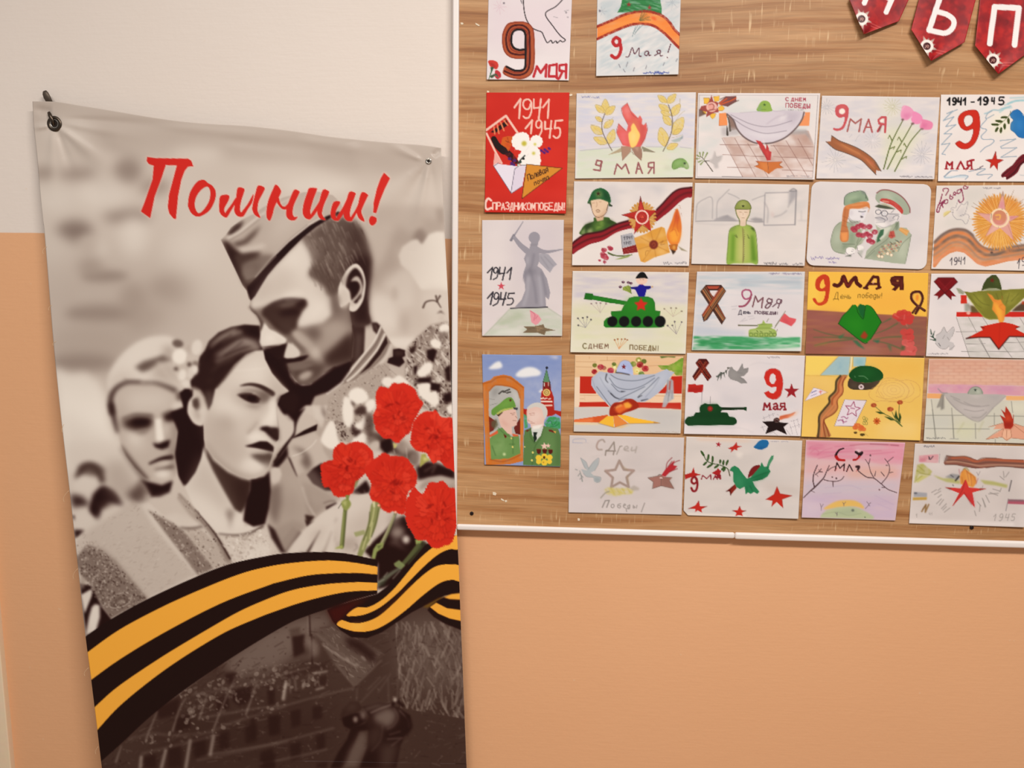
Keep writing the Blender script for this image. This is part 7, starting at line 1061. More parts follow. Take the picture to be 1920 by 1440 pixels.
    a.f(560, 700, 6).p(60, '760,640 1060,700 1080,820 1330,880 1330,1060 1240,980 1000,880 800,800', 16, .95).e(186, 860, 810, 66, 56, -.5, 8).e(150, 830, 740, 50, 30, 0, 14, .7).p(8, '920,770 1040,720 1060,860 980,920 920,830', 8).e(150, 1190, 840, 70, 80, 0, 14, .8).e(120, 1300, 950, 56, 70, 0, 12, .9).l(200, 8, '1070,860 1080,900|1210,840 1220,960', 3, .7).p(205, '830,940 900,885 905,910', 5).e(130, 1150, 800, 40, 60, .3, 12, .8)
    a.p(10, '1320,1060 1440,990 1560,1010 1760,1090 1760,1200 1600,1160 1340,1200', 10).l(90, 20, '1420,1100 1540,1030 1500,1120', 8, .7).p(150, '1380,1240 1460,1180 1600,1160 1760,1200 1780,1330 1640,1290 1460,1270 1340,1330', 10).p(190, '1400,1200 1600,1170 1760,1220 1700,1260', 14, .7).p(10, '600,1340 760,1200 810,1300 780,1380', 8).l(110, 12, '600,1350 660,1330 700,1400|740,1320 750,1360', 4, .7).p(190, '1300,1290 1350,1290 1400,1350 1380,1390', 8, .8)
    # --- hand
    a.f(560, 880, 6)
    a.p(202, '-10,770 100,665 230,520 420,390 600,310 790,262 830,380 960,470 1060,510 1190,560 1100,640 1000,690 900,760 850,820 760,900 720,940 480,920 0,940', 5).p(218, '260,560 480,400 760,320 700,480 460,600', 50, .6).p(172, '520,650 760,480 960,500 820,700 640,760', 50, .6).p(150, '250,720 420,700 360,820 280,800', 26, .6).p(34, '0,905 90,830 190,690 220,700 160,810 70,940 0,940', 9).p(60, '220,930 240,880 290,850 280,930', 8, .7).p(222, '90,930 200,790 290,760 250,850 220,930', 14, .7).p(150, '480,780 640,760 680,860 600,920 480,900', 20, .6).l(90, 12, '620,920 660,880 640,840', 6, .6)
    a.p(26, '70,560 120,600 190,580 90,650', 5, .9).l(110, (10, 22), '230,700 330,640 420,560|300,930 330,840 400,780|420,900 440,830', 10, .5).l(70, (8, 14), '210,690 150,810 80,920|290,780 250,850 215,925', 6, .6)
    a.f(480, 1000, 4.8).p(24, '150,-20 250,175 272,172 330,90 420,0 330,-60 240,60 190,-20', 6, .95).p(190, '300,165 400,60 480,0 540,0 500,90 440,165', 8, .5).f(560, 880, 6)
    a.p(10, '850,800 960,700 1080,560 1190,520 1320,770 1420,820 1500,870 1330,1050 1120,1290 890,1350 890,1060 830,1010 740,920', 8).e(160, 1110, 710, 80, 70, -.3, 18, .8).e(200, 1208, 790, 42, 46, 0, 10).p(110, '1000,840 1100,760 1180,880 1240,920 1180,900 1090,860', 14, .5).p(150, '1010,500 1180,520 1100,640 1000,640', 20, .6)
    a.bk = 1.0
    # --- carnations
    a.f(560, 700, 6)
    carnation(a, '1380,450 1440,425 1500,430 1540,408 1600,490 1660,500 1735,512 1745,700 1765,1085 1700,1075 1650,1055 1580,980 1510,1012 1440,900 1330,872 1260,790 1270,660 1290,540', 2, 1540, 720, 300)
    carnation(a, '900,160 960,150 1010,165 1060,112 1120,118 1180,108 1290,160 1350,270 1400,340 1350,440 1280,560 1260,650 1190,710 1120,785 1060,762 1030,735 960,732 880,650 845,540 842,460 878,380 865,260', 3, 1110, 450, 290)
    carnation(a, '390,870 470,780 540,800 620,770 720,780 800,840 842,920 810,1060 700,1170 640,1250 600,1350 500,1392 400,1372 345,1285 275,1270 250,1120 250,1030 330,985 388,970', 4, 560, 1060, 290)
    a.f(560, 880, 6)
    carnation(a, '740,10 790,-60 840,-110 900,-150 960,-190 1040,-150 1140,-150 1230,-110 1310,0 1332,90 1310,190 1230,260 1210,380 1180,500 1060,475 1010,492 930,440 870,402 820,340 798,270 812,160', 5, 1060, 150, 300)
    # stems and buds
    a.l('6d7440', (38, 50), '525,420 505,640 485,870', 2).l('a9ab72', 12, '505,480 495,640 475,840', 4, .8).l('3d3c22', 9, '545,440 525,640 505,860', 3, .7).p('8d9450', '480,370 545,330 590,390 545,460 500,440', 3, 1, 1).p('c9c98c', '490,370 540,350 530,420', 8, .7).p('7f8a4a', '525,290 575,290 560,350 540,350', 2).l('2c2a1c', 5, '480,385 445,440', 1).p('a4aa60', '440,870 490,850 500,890 400,895', 4)
    a.l('8a8d58', (110, 60), '865,420 820,640 740,830 690,960', 3).l('c6c48e', 16, '850,440 830,560 800,640|830,600 800,780|760,760 720,900', 4, .85).l('4c4c2a', 10, '800,480 790,620 730,800|900,440 870,600 820,760', 4, .8).p('d6d2a8', '830,360 860,360 860,430 840,430', 4).e('f0a890', 900, 405, 14).p('9a9c6a', '620,710 740,680 750,730 640,760', 4, .9).p('cfcaa4', '760,850 840,780 800,860', 5, .7)
    a.l('85835c', (20, 50), '1090,480 1020,660 930,850', 3).l('3c3828', 10, '1100,500 1050,660 960,830', 3, .7).l('c9c2a4', 10, '1070,520 1000,680 930,830', 3, .8).e('f2b49c', 1090, 482, 14).p('8f9a5a', '840,900 880,840 950,820 950,880 880,930 860,1010 820,1000', 3).p('5c6238', '880,860 940,850 900,900', 5, .8)
    a.p('93a05c', '1310,790 1400,790 1370,840 1320,850', 4).l('59603a', (60, 40), '1350,860 1250,980 1150,1090', 5, .9).l('3c4228', (60, 40), '1400,840 1330,960 1240,1060', 6, .7).p('7f8a58', '1070,1060 1130,1020 1200,1080 1150,1130 1080,1090', 4, .95).l('6f7460', (30, 60), '1140,1110 1020,1190 900,1290', 8, .8).l('9a9a8a', 14, '960,1210 1000,1160|1060,1230 1140,1140|900,1270 960,1240', 5, .6).p('2a2a1c', '900,1290 1000,1230 960,1330', 8, .6)
    a.f(560, 700, 6).p('a4a054', '1380,910 1430,905 1440,950 1480,970 1430,1000 1360,1060 1370,980', 4).p('d6d48c', '1400,940 1470,960 1410,990', 6, .8).p('c9c078', '1060,780 1110,800 1100,830 1070,850', 5, .9).p('7f8a5a', '640,1210 680,1200 650,1280 620,1290', 5, .8)
    a.bk = 1.6
    # --- woman in the middle
    a.f(320, 590, 6)
    a.p(10, '1030,400 1240,350 1300,500 1350,700 1430,800 1490,900 1640,880 1450,1090 1400,1190 1330,1200 1240,1080 1195,1000 1240,910 1330,860 1140,660 1050,500', 6).p(58, '1060,560 1140,620 1280,780 1340,860 1250,840 1130,680', 14, .7).p(50, '1180,380 1260,400 1260,500 1200,480', 14, .6)
    Wf2 = '1040,395 1060,500 1140,660 1250,790 1332,862 1240,910 1202,1000 1195,1100 1215,1220 1225,1300 1215,1400 1160,1470 1160,1540 1130,1620 1100,1720 1050,1790 960,1840 870,1850 760,1810 620,1720 480,1600 400,1490 375,1400 370,1250 380,1100 440,1000 480,860 560,740 720,560 850,440 950,400'
    a.f(320, 770, 6)
    a.p(216, '365,390 400,520 480,680 600,900 720,1080 800,1160 830,1300 1050,1270 850,1400 540,1405 400,1290 280,1130 160,860 280,680 340,520', 5).p(226, '200,860 340,760 560,1000 640,1300 520,1340 340,1100', 50, .6).p(196, '380,560 480,760 640,1000 560,1000 420,760', 30, .6)
    a.p(52, '385,400 480,560 640,690 800,770 905,790 890,920 840,1080 790,1150 720,1110 600,900 480,680 410,520', 8).p(24, '700,760 900,790 850,1050 780,1100', 30, .5).p(8, '900,770 1050,740 1110,680 1125,900 1105,1100 1060,1280 930,1305 815,1240 850,1000 890,900', 6).l(120, (30, 10), '650,1120 670,1220 670,1320', 14, .9).p(110, '620,1150 700,1100 720,1160 680,1260', 16, .6).p(224, '720,1180 790,1180 810,1330 720,1340', 16, .7)
    a.f(320, 590, 6)
    a.p(12, '0,1100 150,1040 190,900 250,820 240,1020 380,1260 370,1470 330,1640 270,1780 150,1930 100,1840 60,1600 90,1330', 6)
    a.p(200, Wf2, 2).clip(Wf2, 0, 2).p(172, '370,1080 480,1050 520,1300 720,1500 900,1620 700,1720 480,1600 380,1440', 50, .6).p(160, '1130,660 1330,860 1200,960 1120,840 1040,600', 30, .5)
    a.p(232, '720,640 1040,440 1100,640 1200,800 900,760 620,800', 60, .8).p(236, '560,980 760,980 900,1080 760,1120 580,1060', 40, .8).p(190, '380,1220 560,1200 740,1320 620,1420 420,1460', 50, .75).p(170, '560,1230 640,1210 720,1290 640,1300', 26, .5).p(206, '400,1080 540,1060 560,1200 400,1240', 40, .6).p(150, '400,1500 560,1660 760,1800 960,1850 720,1850 480,1680', 26, .75).p(180, '380,1400 460,1440 560,1640 440,1580', 26, .6).l(236, 10, '700,630 900,620 1070,600', 4, .5)
    a.p(120, '770,880 860,838 1000,830 1140,880 1110,960 1000,1000 960,930 860,895', 14, .85).l(40, (12, 58), '785,800 880,784 980,802 1060,836 1145,890', 5, .95).e(140, 910, 940, 200, 90, .1, 34, .5).p(10, '755,905 820,890 900,898 970,925 1000,990 920,998 830,955', 6).e(120, 930, 1020, 80, 22, .2, 14, .8).l(206, 12, '800,882 880,868 960,885', 5, .6).p(80, '1000,880 1130,880 1090,960 1010,980', 16, .7).l(34, (10, 18), '752,905 820,886 910,892', 4, .9)
    a.p(240, '1135,930 1185,960 1198,1200 1120,1232 1010,1225 1100,1100', 20, .8).p(16, '995,1290 1040,1260 1120,1262 1215,1280 1230,1440 1160,1410 1085,1345 1060,1310', 8).l(160, (20, 30), '985,1185 930,1260 870,1320', 14, .7).p(236, '850,1375 960,1305 1050,1350 1130,1425 1000,1420 900,1440', 14, .85).p(30, '1195,960 1260,900 1230,1440 1215,1240', 8, .5)
    a.p(10, '830,1478 920,1460 1000,1430 1080,1428 1150,1478 1166,1545 1080,1532 980,1502 880,1490', 5).p(206, '830,1492 950,1505 1085,1545 1010,1585 900,1565', 10).p(62, '895,1580 1000,1562 1130,1552 1165,1620 1090,1730 1030,1690 970,1640', 12).p(180, '1130,1460 1220,1420 1210,1500 1160,1560', 12, .7).e(236, 960, 1690, 150, 56, .15, 26).p(170, '1060,1680 1140,1600 1100,1720 1040,1790', 20, .6).clip()
    a.p(208, '188,1085 200,985 250,920 300,930 330,1000 360,1120 372,1225 330,1252 260,1222 210,1150', 4, 1, 1).p(60, '245,960 300,940 320,1020 290,1060 250,1030', 8, .9).p(150, '260,1080 340,1100 350,1180 280,1160', 14, .6).p(226, '330,1000 400,1060 380,1240 350,1180', 12, .7)
    Hw = '385,400 430,300 540,200 680,140 830,112 1000,125 1015,330 1042,398 950,402 850,445 720,562 600,725 500,840 465,1000 425,1075 385,930 330,850 240,822 212,770 290,600 330,470'
    a.p(30, Hw, 5).clip(Hw, 0, 4)
    a.l(130, (30, 70), '450,340 560,260 720,180', 14, .9).l(170, (30, 90), '520,460 660,380 800,300 950,310', 16, .8).l(128, (20, 54), '520,540 660,470 820,400 970,375', 12, .85).l(40, 12, '480,420 620,330 800,250|520,500 700,420 900,350|500,600 640,520 800,430', 4, .6).l(90, (20, 40), '560,320 700,250 820,230', 14, .6).l(70, (20, 40), '460,640 560,560 700,500', 14, .6).l(50, 34, '420,760 520,690 620,620', 14, .6).p(6, '820,120 1010,125 1010,380 960,300 860,200', 24, .9).l(8, 26, '400,520 460,400 560,330|480,720 600,600', 12, .6).clip()
    a.l(130, (34, 16), '250,822 320,850 380,930 425,1070', 8, .8).p(70, '380,860 460,860 440,1050 400,960', 12, .7)
    a.f(160, 610, 6)
    for g, x, y, rx, ry in ((92, 1040, 205, 62, 44), (180, 1180, 260, 50, 40), (238, 1062, 350, 82, 88), (218, 1255, 250, 60, 90), (196, 1200, 385, 62, 56), (120, 1240, 440, 40, 40), (230, 1092, 560, 46, 66), (212, 1215, 505, 54, 60), (226, 1235, 500, 26, 40), (222, 1130, 655, 52, 44), (80, 1020, 490, 26, 22), (60, 1170, 440, 22, 26), (210, 1180, 560, 40, 40)): a.e(g, x, y, rx, ry, .2, 8, .95)
    # --- her shawl
    a.f(100, 980, 4.8)
    a.p(206, '180,160 430,0 620,-120 860,-180 1000,-60 1160,20 1330,0 1500,120 1880,60 1940,200 1940,330 1600,380 1300,490 840,700 520,880', 3)
    a.p(216, '420,40 700,-140 860,-60 900,60 700,120', 40, .6)
    speck(a, '520,150 900,40 1240,440 900,660 640,400', 160, 215, 420, 10, 26, 31, 0, .4, 1, -.4)
    K1 = '205,300 300,190 400,215 560,340 680,480 850,685 520,866 440,760 370,620 340,560 250,480 212,380'
    a.p(116, K1, 5); speck(a, K1, 50, 190, 620, 6, 16, 32, 0, .6); a.p(186, '200,150 390,165 430,225 300,190 212,310', 8, .9); speck(a, '200,150 390,165 430,225 300,190 212,310', 110, 200, 60, 5, 10, 33)
    a.l(60, 26, '430,235 560,350 680,490 840,680', 10, .5).e(70, 600, 720, 80, 44, -.4, 6, .8).e(150, 610, 715, 44, 22, -.4, 5, .8).e(190, 600, 700, 110, 60, -.4, 0, .5, None, 12)
    K2 = '840,-120 950,-60 1080,0 1200,100 1320,250 1450,410 1300,475 1150,270 1000,80 900,-60'
    a.p(122, K2, 6); speck(a, K2, 60, 200, 330, 6, 15, 34, 0, .6)
    K3 = '1150,30 1330,60 1480,200 1600,365 1450,415 1320,250'
    a.p(176, K3, 5); speck(a, K3, 90, 215, 240, 5, 12, 35, 0, .6); a.l(70, 22, '1150,42 1250,48 1340,30', 6, .9).l(190, 16, '1200,90 1330,75', 5, .8)
    a.p(220, '1000,-60 1100,-90 1330,-10 1340,20 1150,38', 10, .8)
    a.l(150, (34, 60), '1130,-220 1240,-80 1360,20 1480,160 1590,350', 6, .9); speck(a, '1110,-230 1160,-230 1420,40 1540,180 1620,360 1560,360 1340,40', 60, 215, 200, 6, 13, 36, 0, .7); a.l(44, (8, 26), '1290,-60 1400,50 1500,190 1570,320', 4, .8).l(212, 9, '1300,-20 1420,110 1530,280', 3, .6)
    a.p(204, '1510,110 1700,118 1880,50 1940,100 1940,320 1620,370', 4); speck(a, '1540,130 1900,70 1930,300 1620,360', 150, 235, 160, 8, 20, 37, 0, .5); a.l(62, (10, 20), '1490,100 1600,112 1700,110 1800,80 1890,30', 5, .9).p(226, '1730,240 1940,190 1940,310 1690,340', 14, .7)
    a.p(12, '240,545 340,570 370,625 440,765 525,872 480,960 296,1020', 4).p(150, '235,490 300,500 270,600 245,590', 8, .8).p(214, '248,650 330,602 352,600 345,660 282,820 268,760', 5).p(222, '292,1005 320,850 345,760 375,732 418,742 420,850 385,975 300,1014', 6).p(180, '300,900 340,960 300,1010', 14, .5)
    # --- ruined street
    a.f(480, 1140, 4.8)
    a.p(58, '-1440,1560 -1440,1300 -600,700 0,250 620,-20 900,-60 1860,-100 1910,1560', 4)
    a.p(112, '-300,480 100,180 480,70 640,60 720,160 540,230 300,480 160,560 -200,640', 30, .8).p(92, '1250,150 1560,60 1850,180 1870,700 1500,760 1300,600', 60, .9).p(44, '-900,1000 0,900 700,780 760,1440 -1000,1440', 80, .7).p(52, '1300,900 1900,900 1900,1560 1300,1560', 80, .5)
    Ru = '-1440,1440 -1440,1320 -600,720 0,260 620,60 1300,220 1870,60 1910,1440'
    speck(a, Ru, 20, 105, 900, 10, 44, 41, 0, .3, 1, -.3); speck(a, Ru, 24, 110, 900, 4, 14, 46, 0, .4); speck(a, '1250,120 1860,120 1890,1000 1300,900', 60, 150, 420, 20, 70, 42, 0, .4, 1, 1.5); speck(a, '-700,760 0,520 640,480 660,700 0,760 -600,1000', 40, 160, 620, 8, 26, 43, 0, .5)
    a.p(84, '540,230 720,150 860,230 1130,400 1050,540 880,705 700,500', 6); speck(a, '540,230 720,150 860,230 1130,400 1050,540 880,705 700,500', 30, 160, 300, 8, 26, 44, 0, .5, 1, .7)
    a.p(26, '800,250 940,290 1090,420 1060,510 960,420 820,340', 14, .9).l(175, 10, '950,440 985,470|900,500 925,520|810,450 840,480|600,330 760,440 900,520', 3, .8).l(120, 9, '540,230 700,360 880,480|720,510 880,700|890,700 1130,470', 3, .7)
    a.p(34, '320,250 440,235 430,330 440,400 340,450', 6).p(70, '300,190 400,165 400,240 310,260', 6, .8).p(60, '640,60 720,200 900,280 860,200 700,100', 14, .6).l(30, 14, '480,70 488,250|500,240 505,500', 2, .9).l(150, 9, '470,80 472,230', 3, .5)
    a.p(150, '210,520 330,480 560,430 570,340 540,300 460,260 450,310 500,420 360,470', 12, .5).p(40, '240,600 500,520 640,490 640,540 500,560 260,640', 8, .7).p(42, '570,620 650,600 640,690 570,705', 5).p(60, '660,540 760,580 860,700 700,740 650,680', 12, .6).l(165, 13, '540,735 610,715|520,590 640,570|270,660 240,820|430,680 420,720', 3, .8).l(120, 16, '300,640 310,760|350,640 360,740|480,600 470,700', 4, .6)
    for q in ('105,985 205,960 205,1130 120,1150', '308,930 402,908 402,1055 320,1082', '508,890 595,875 597,990 510,1012', '540,1150 622,1130 622,1262 545,1282', '305,1228 405,1202 408,1350 310,1372', '40,1300 150,1260 170,1440 30,1440', '545,1400 640,1380 640,1440 545,1440', '-50,990 -10,985 0,1160 -40,1180', '-360,830 -250,790 -240,900 -350,930', '100,740 170,720 170,860 110,880'): a.p(32, q, 6, .9)
    a.l(104, 12, '-500,1330 0,1250 300,1185 700,1080|-500,990 0,905 250,880 500,812 880,720|40,1400 400,1330 640,1270', 5, .75).l(40, 14, '-500,1360 0,1275 320,1200|0,930 300,890 500,830', 6, .5).l(140, 8, '0,700 120,650 240,600 480,535', 4, .6).p(150, '50,1040 90,980 70,1010', 4, .8).l(105, 8, '1190,640 1195,840|1275,540 1275,800|910,720 905,840|1170,610 940,850|1120,620 1000,740|1215,590 1100,760', 3, .6)
    a.f(140, 1140, 4.8)
    for q in ('1345,590 1450,570 1440,690 1390,690', '1410,740 1590,700 1600,820 1500,890 1420,840', '1290,1130 1390,1108 1390,1262 1300,1285', '1530,1060 1640,1040 1640,1200 1540,1220', '1745,980 1850,965 1850,1130 1760,1145', '840,1260 960,1230 970,1440 840,1440', '1060,1190 1180,1165 1190,1330 1080,1360', '620,1340 730,1310 740,1440 620,1440', '900,1000 1040,960 1040,1080 900,1110', '1690,1330 1800,1310 1800,1440 1690,1440', '720,900 950,800 930,960 760,1000'): a.p(30, q, 7, .85)
    a.l(150, (8, 14), '1000,810 940,920 880,1110|745,930 690,1060 640,1190|1440,640 1370,790 1300,960 1240,1120|1640,660 1600,790 1540,960|1190,790 1120,1000|420,1240 370,1390', 3, .65).l(170, (28, 30), '820,1280 780,1440|1040,1190 1000,1440|1250,1150 1220,1320|600,1340 590,1440|1900,680 1880,820', 5, .6)
    a.l(112, 14, '480,1180 700,1130 900,1150 1200,1120 1400,1040 1900,880|600,1310 900,1240 1300,1140|1100,1370 1500,1290 1920,1200|1060,780 1400,720 1700,640', 6, .55).l(60, 16, '500,1260 900,1180 1300,1080|1050,760 1400,700', 8, .5); speck(a, '560,1160 1000,840 1500,560 1900,460 1900,900 1300,1120 700,1330', 50, 165, 330, 8, 24, 45, 0, .45)
    # soldier bending down
    a.f(480, 1140, 4.8)
    a.p(20, '960,890 1100,852 1200,862 1290,900 1390,970 1392,1080 1340,1145 1300,1240 1262,1440 930,1440 1000,1250 1010,1100 930,1112 830,1380 760,1440 670,1440 740,1300 820,1180 858,1075 980,1040 1020,980', 3)
    a.p(100, '1050,960 1180,890 1270,930 1255,1020 1190,1085 1060,1020', 16).p(84, '960,900 1090,858 1200,868 1000,930', 8, .8).p(70, '1120,1230 1290,1210 1230,1440 1110,1440', 20, .7).p(96, '840,1280 940,1120 1000,1130 990,1260 900,1440 780,1440', 12, .8).l(150, 9, '1030,945 1120,905 1220,870', 3, .9).l(14, 26, '1230,870 1260,830 1320,880', 4).e(170, 1252, 825, 18, 22, 0, 5).l(150, 8, '1290,920 1370,1010 1380,1080|1180,1180 1320,1170', 4, .6).l(110, 7, '1240,900 1280,980 1240,1060 1180,1090|1040,1290 1120,1190 1140,1060', 3, .6).p(60, '1010,1100 1120,1040 1150,1140 1060,1290 1010,1240', 18, .7).l(130, 7, '1200,1140 1300,1110|1220,1240 1300,1180', 4, .6).l(14, 40, '1360,980 1390,1060 1350,1130', 6, .8)
    a.p(44, '755,972 790,900 850,842 915,840 952,895 948,930 850,950 772,988', 3, 1).p(72, '810,900 880,860 920,880 850,930', 14, .7).p(14, '770,990 860,952 985,935 995,1010 930,1055 850,1092 790,1062', 4).e(130, 895, 1003, 20, 28, 0, 6).p(110, '930,935 990,930 990,1000 950,1000', 8, .9).p(40, '990,960 1040,960 1050,1040 1000,1080', 10, .8)
    a.bk = 1.0
    # --- finishing: half-tones on the three faces, shawl and hand
    a.f(440, 480, 3.966)
    a.p(74, '-10,-10 300,-10 160,178 92,232 60,200 20,100', 14, .55).e(118, 110, 110, 44, 30, -.6, 14, .6).l(160, 4, '150,160 230,80 310,0', 1.5, .7)
    a.p(178, '120,340 250,150 340,60 470,120 400,290 250,340', 40, .5).p(222, '290,330 400,284 510,300 480,332 380,322', 14, .6).l(44, (8, 26), '108,380 168,440 202,500 192,545', 8, .75)
    a.e(104, 400, 362, 60, 16, -.2, 10, .5).p(66, '230,430 470,430 440,560 380,560', 22, .4).l(24, (8, 20), '215,400 300,345 400,320 520,335', 8, .6)
    a.p(20, '205,684 290,668 385,655 370,700 330,760 250,720', 7, .9).p(216, '184,640 200,560 222,505 262,556 310,585 372,618 380,640 330,662 260,662 200,674', 5, .95).l(150, 9, '196,668 262,676 340,654', 6, .6).e(236, 262, 612, 40, 26, 0, 16, .6)
    a.p(206, '398,640 470,700 484,742 440,762 365,756 380,700', 6).p(62, '370,795 470,790 620,790 690,800 620,900 480,945 430,900', 18, .6).p(112, '385,806 500,792 600,800 520,846 430,852', 9, .8).p(14, '358,768 440,762 552,735 500,778 388,794', 6, .95).e(176, 525, 888, 52, 26, -.45, 11, .85)
    a.p(150, '430,560 520,560 640,700 660,800 600,790 540,700', 20, .45).e(192, 604, 712, 30, 42, .4, 16, .6).e(92, 596, 572, 52, 34, .3, 20, .6).p(152, '640,560 820,470 870,520 830,600 700,740 650,700', 34, .6).p(46, '660,745 872,572 882,770 700,800', 24, .8).l(46, 14, '880,520 886,650 876,772', 4, .95).l(36, 9, '408,858 440,930 472,952', 4, .9).l(26, 10, '580,946 680,872 745,828', 5, .9)
    a.p(184, '770,290 800,228 852,270 856,340 800,384 778,360', 12, .6).e(104, 758, 340, 26, 54, 0, 14, .7).l(150, 12, '800,384 852,360', 6, .6).p(80, '570,100 640,60 760,280 700,282 660,200 580,150', 16, .6)
    r = np.random.RandomState(9)
    for i in range(60):
        x = 560 + 240 * r.rand(); y = -160 + 400 * r.rand()
        a.l(40 + 90 * r.rand(), (3, 7), [[x, y], [x + 14, y + 26], [x + 20, y + 50]], 3, .4)
    a.f(320, 590, 2.975)
    a.l(62, (3, 12), '470,205 400,240 330,320 258,405', 6, .7).l(92, (3, 8), '440,214 360,280 290,370', 5, .6).l(146, (6, 22), '225,185 290,128 390,96', 8, .6).l(166, (8, 26), '250,260 330,198 420,166 485,180', 9, .55).l(22, 8, '200,250 260,170 340,110|300,230 400,150', 5, .5)
    a.l(40, (5, 17), '405,393 460,388 510,402 558,433', 3, .95).p(34, '383,452 420,445 470,448 506,470 480,492 430,480', 4, .95).e(6, 452, 466, 26, 14, .15, 4, .95).p(108, '500,440 562,430 540,480 500,490', 10, .6).l(206, 4, '408,488 450,501 492,498', 3, .6).l(120, 4, '400,436 450,428 500,440', 4, .6)
    a.p(26, '600,462 690,430 722,470 692,560 620,522', 10, .8).p(198, '606,566 650,556 692,600 690,650 650,700 608,722', 5, .9).l(16, (6, 12), '695,590 690,660 650,720 600,785', 4, .9)
    a.e(228, 545, 612, 34, 20, 0, 10, .6).p(16, '500,632 540,622 562,640 530,650', 5, .95).p(46, '542,642 602,632 606,704 570,684', 10, .7).l(150, (4, 9), '482,600 460,630 430,662', 6, .6).l(232, 12, '560,480 568,560 560,600', 8, .5)
    a.p(20, '418,734 460,722 500,708 540,712 576,740 570,760 520,752 470,742', 4, .95).p(198, '430,744 520,757 560,766 520,782 460,774', 5, .8).p(78, '450,784 562,770 560,812 510,832 470,802', 12, .7).e(218, 450, 852, 60, 26, .2, 16, .6).l(148, 16, '200,720 260,800 360,880 460,906 540,872', 12, .5)
    a.e(164, 300, 600, 60, 40, .5, 24, .5).p(174, '190,560 260,540 330,640 420,740 330,780 220,700', 34, .5).e(226, 275, 500, 50, 60, .3, 26, .5).p(70, '125,470 155,460 165,520 140,540', 8, .7).l(214, 6, '110,490 105,550 140,600 175,612', 4, .6)
    a.f(120, 820, 2.442)
    a.p(14, '120,335 150,250 180,222 230,250 275,312 210,300 172,330 160,362', 9, .9).e(60, 128, 150, 62, 26, .1, 11, .75).e(206, 95, 215, 46, 28, 0, 12, .7).p(146, '180,120 270,100 345,260 260,300 200,260', 24, .45).p(40, '280,262 360,200 385,270 330,300', 14, .6).l(60, (10, 26), '262,50 320,130 372,195', 10, .6)
    a.p(172, '60,462 320,290 352,312 420,420 602,630 380,742 200,560 120,480', 8, .6)
    speck(a, '60,462 320,290 352,312 420,420 602,630 380,742 200,560 120,480', 110, 220, 620, 4, 9, 51, 0, .35, 1, -.5)
    speck(a, '58,540 110,500 180,520 260,600 375,735 300,800 170,782 80,640', 30, 200, 700, 2.5, 6, 52, 0, .6)
    speck(a, '350,300 440,350 560,440 690,600 610,630 480,450', 50, 205, 320, 2.5, 6, 53, 0, .6)
    a.p(196, '395,282 500,252 622,402 540,408 440,345', 12, .55).p(160, '560,230 640,70 700,200 782,342 740,352 640,270', 26, .4)
    a.l(140, (14, 24), '528,262 610,352 690,455 752,560', 3, .8); speck(a, '516,268 548,252 700,440 770,560 735,568 600,370', 40, 220, 150, 2, 5, 54, 0, .8); a.l(38, (3, 9), '600,330 690,440 760,556', 2, .8)
    speck(a, '700,460 900,420 960,440 990,530 770,565', 140, 240, 160, 4, 9, 55, 0, .5); a.p(214, '820,540 910,480 950,500 940,535', 7, .7).p(205, '915,395 945,420 990,525 960,530 925,450', 5, .8)
    a.p(150, '950,420 1050,380 1110,400 1024,527 990,527', 9, .95).p(18, '932,396 962,420 1012,527 994,527 950,460', 5, .9)
    a.p(208, '1022,528 1090,430 1180,352 1240,318 1236,528', 5, .95).l(46, (3, 13), '1172,428 1142,480 1114,530', 4, .9).l(120, (3, 9), '1226,430 1200,500 1188,528', 5, .7).p(180, '1120,440 1200,400 1180,460 1140,500', 14, .5)
    a.soften(.35)
    # --- ribbon
    a.f(0, 0, 1)
    K = (27, 2, 4); Yl = (243, 172, 62)
    a.p(K, np.concatenate([spline(pts('150,1199 161,1192.5 208,1161 279,1122 371,1080 433,1057 500,1042.5 536,1037.5 597,1035 647,1037.5 708,1050'), False), spline(pts('707.5,1113 660,1126 613,1142 575,1155 536,1172 452,1222 359,1284 286,1340 223,1398 180,1436'), False)]))
    a.p(Yl, np.concatenate([spline(pts('155,1230 164.6,1222.7 225,1180 308,1136 392,1098.7 454,1075 500,1063 542.5,1056 605,1051 657,1054 708,1062.5'), False), spline(pts('707.5,1077 657,1074.4 584,1078 522,1091.7 500,1098.7 412.5,1132 308,1186 225,1236 165,1279'), False)]))
    a.p(Yl, np.concatenate([spline(pts('170,1332 178.5,1325 223,1286 306.7,1229.6 390,1179.6 440,1151 480,1132 542.5,1108 605,1096 667.5,1091.7 707.5,1092.7'), False), spline(pts('707,1107 646.7,1110.4 573.7,1127 511,1148 480,1160 421,1186 348,1229.6 286,1273 223,1325 176,1376'), False)]))
    a.f(480, 1000, 4.8)
    a.p(K, '1090,545 1180,480 1300,370 1400,255 1520,110 1600,60 1780,20 1832,20 1840,540 1700,562 1520,650 1400,712 1250,812 1130,892 1000,942 860,935 760,872 690,790 640,690 700,660 860,610', 1)
    a.p('4a0c08', '640,690 860,612 960,600 880,670 800,740 730,820 690,790', 16, .7).p('3a1608', '820,600 1040,560 960,640 880,650', 14, .5)
    a.p(Yl, '815,738 905,668 1010,664 1130,600 1250,490 1350,370 1450,250 1560,150 1640,100 1780,25 1826,30 1826,140 1740,144 1640,190 1520,290 1380,430 1250,560 1110,670 980,730 880,745', 0, 1, 1).p(Yl, '728,822 770,782 860,806 960,803 1100,748 1250,620 1400,470 1520,362 1620,297 1720,280 1836,296 1840,427 1760,418 1650,450 1500,560 1350,690 1200,800 1060,870 920,886 800,860', 0, 1, 1)
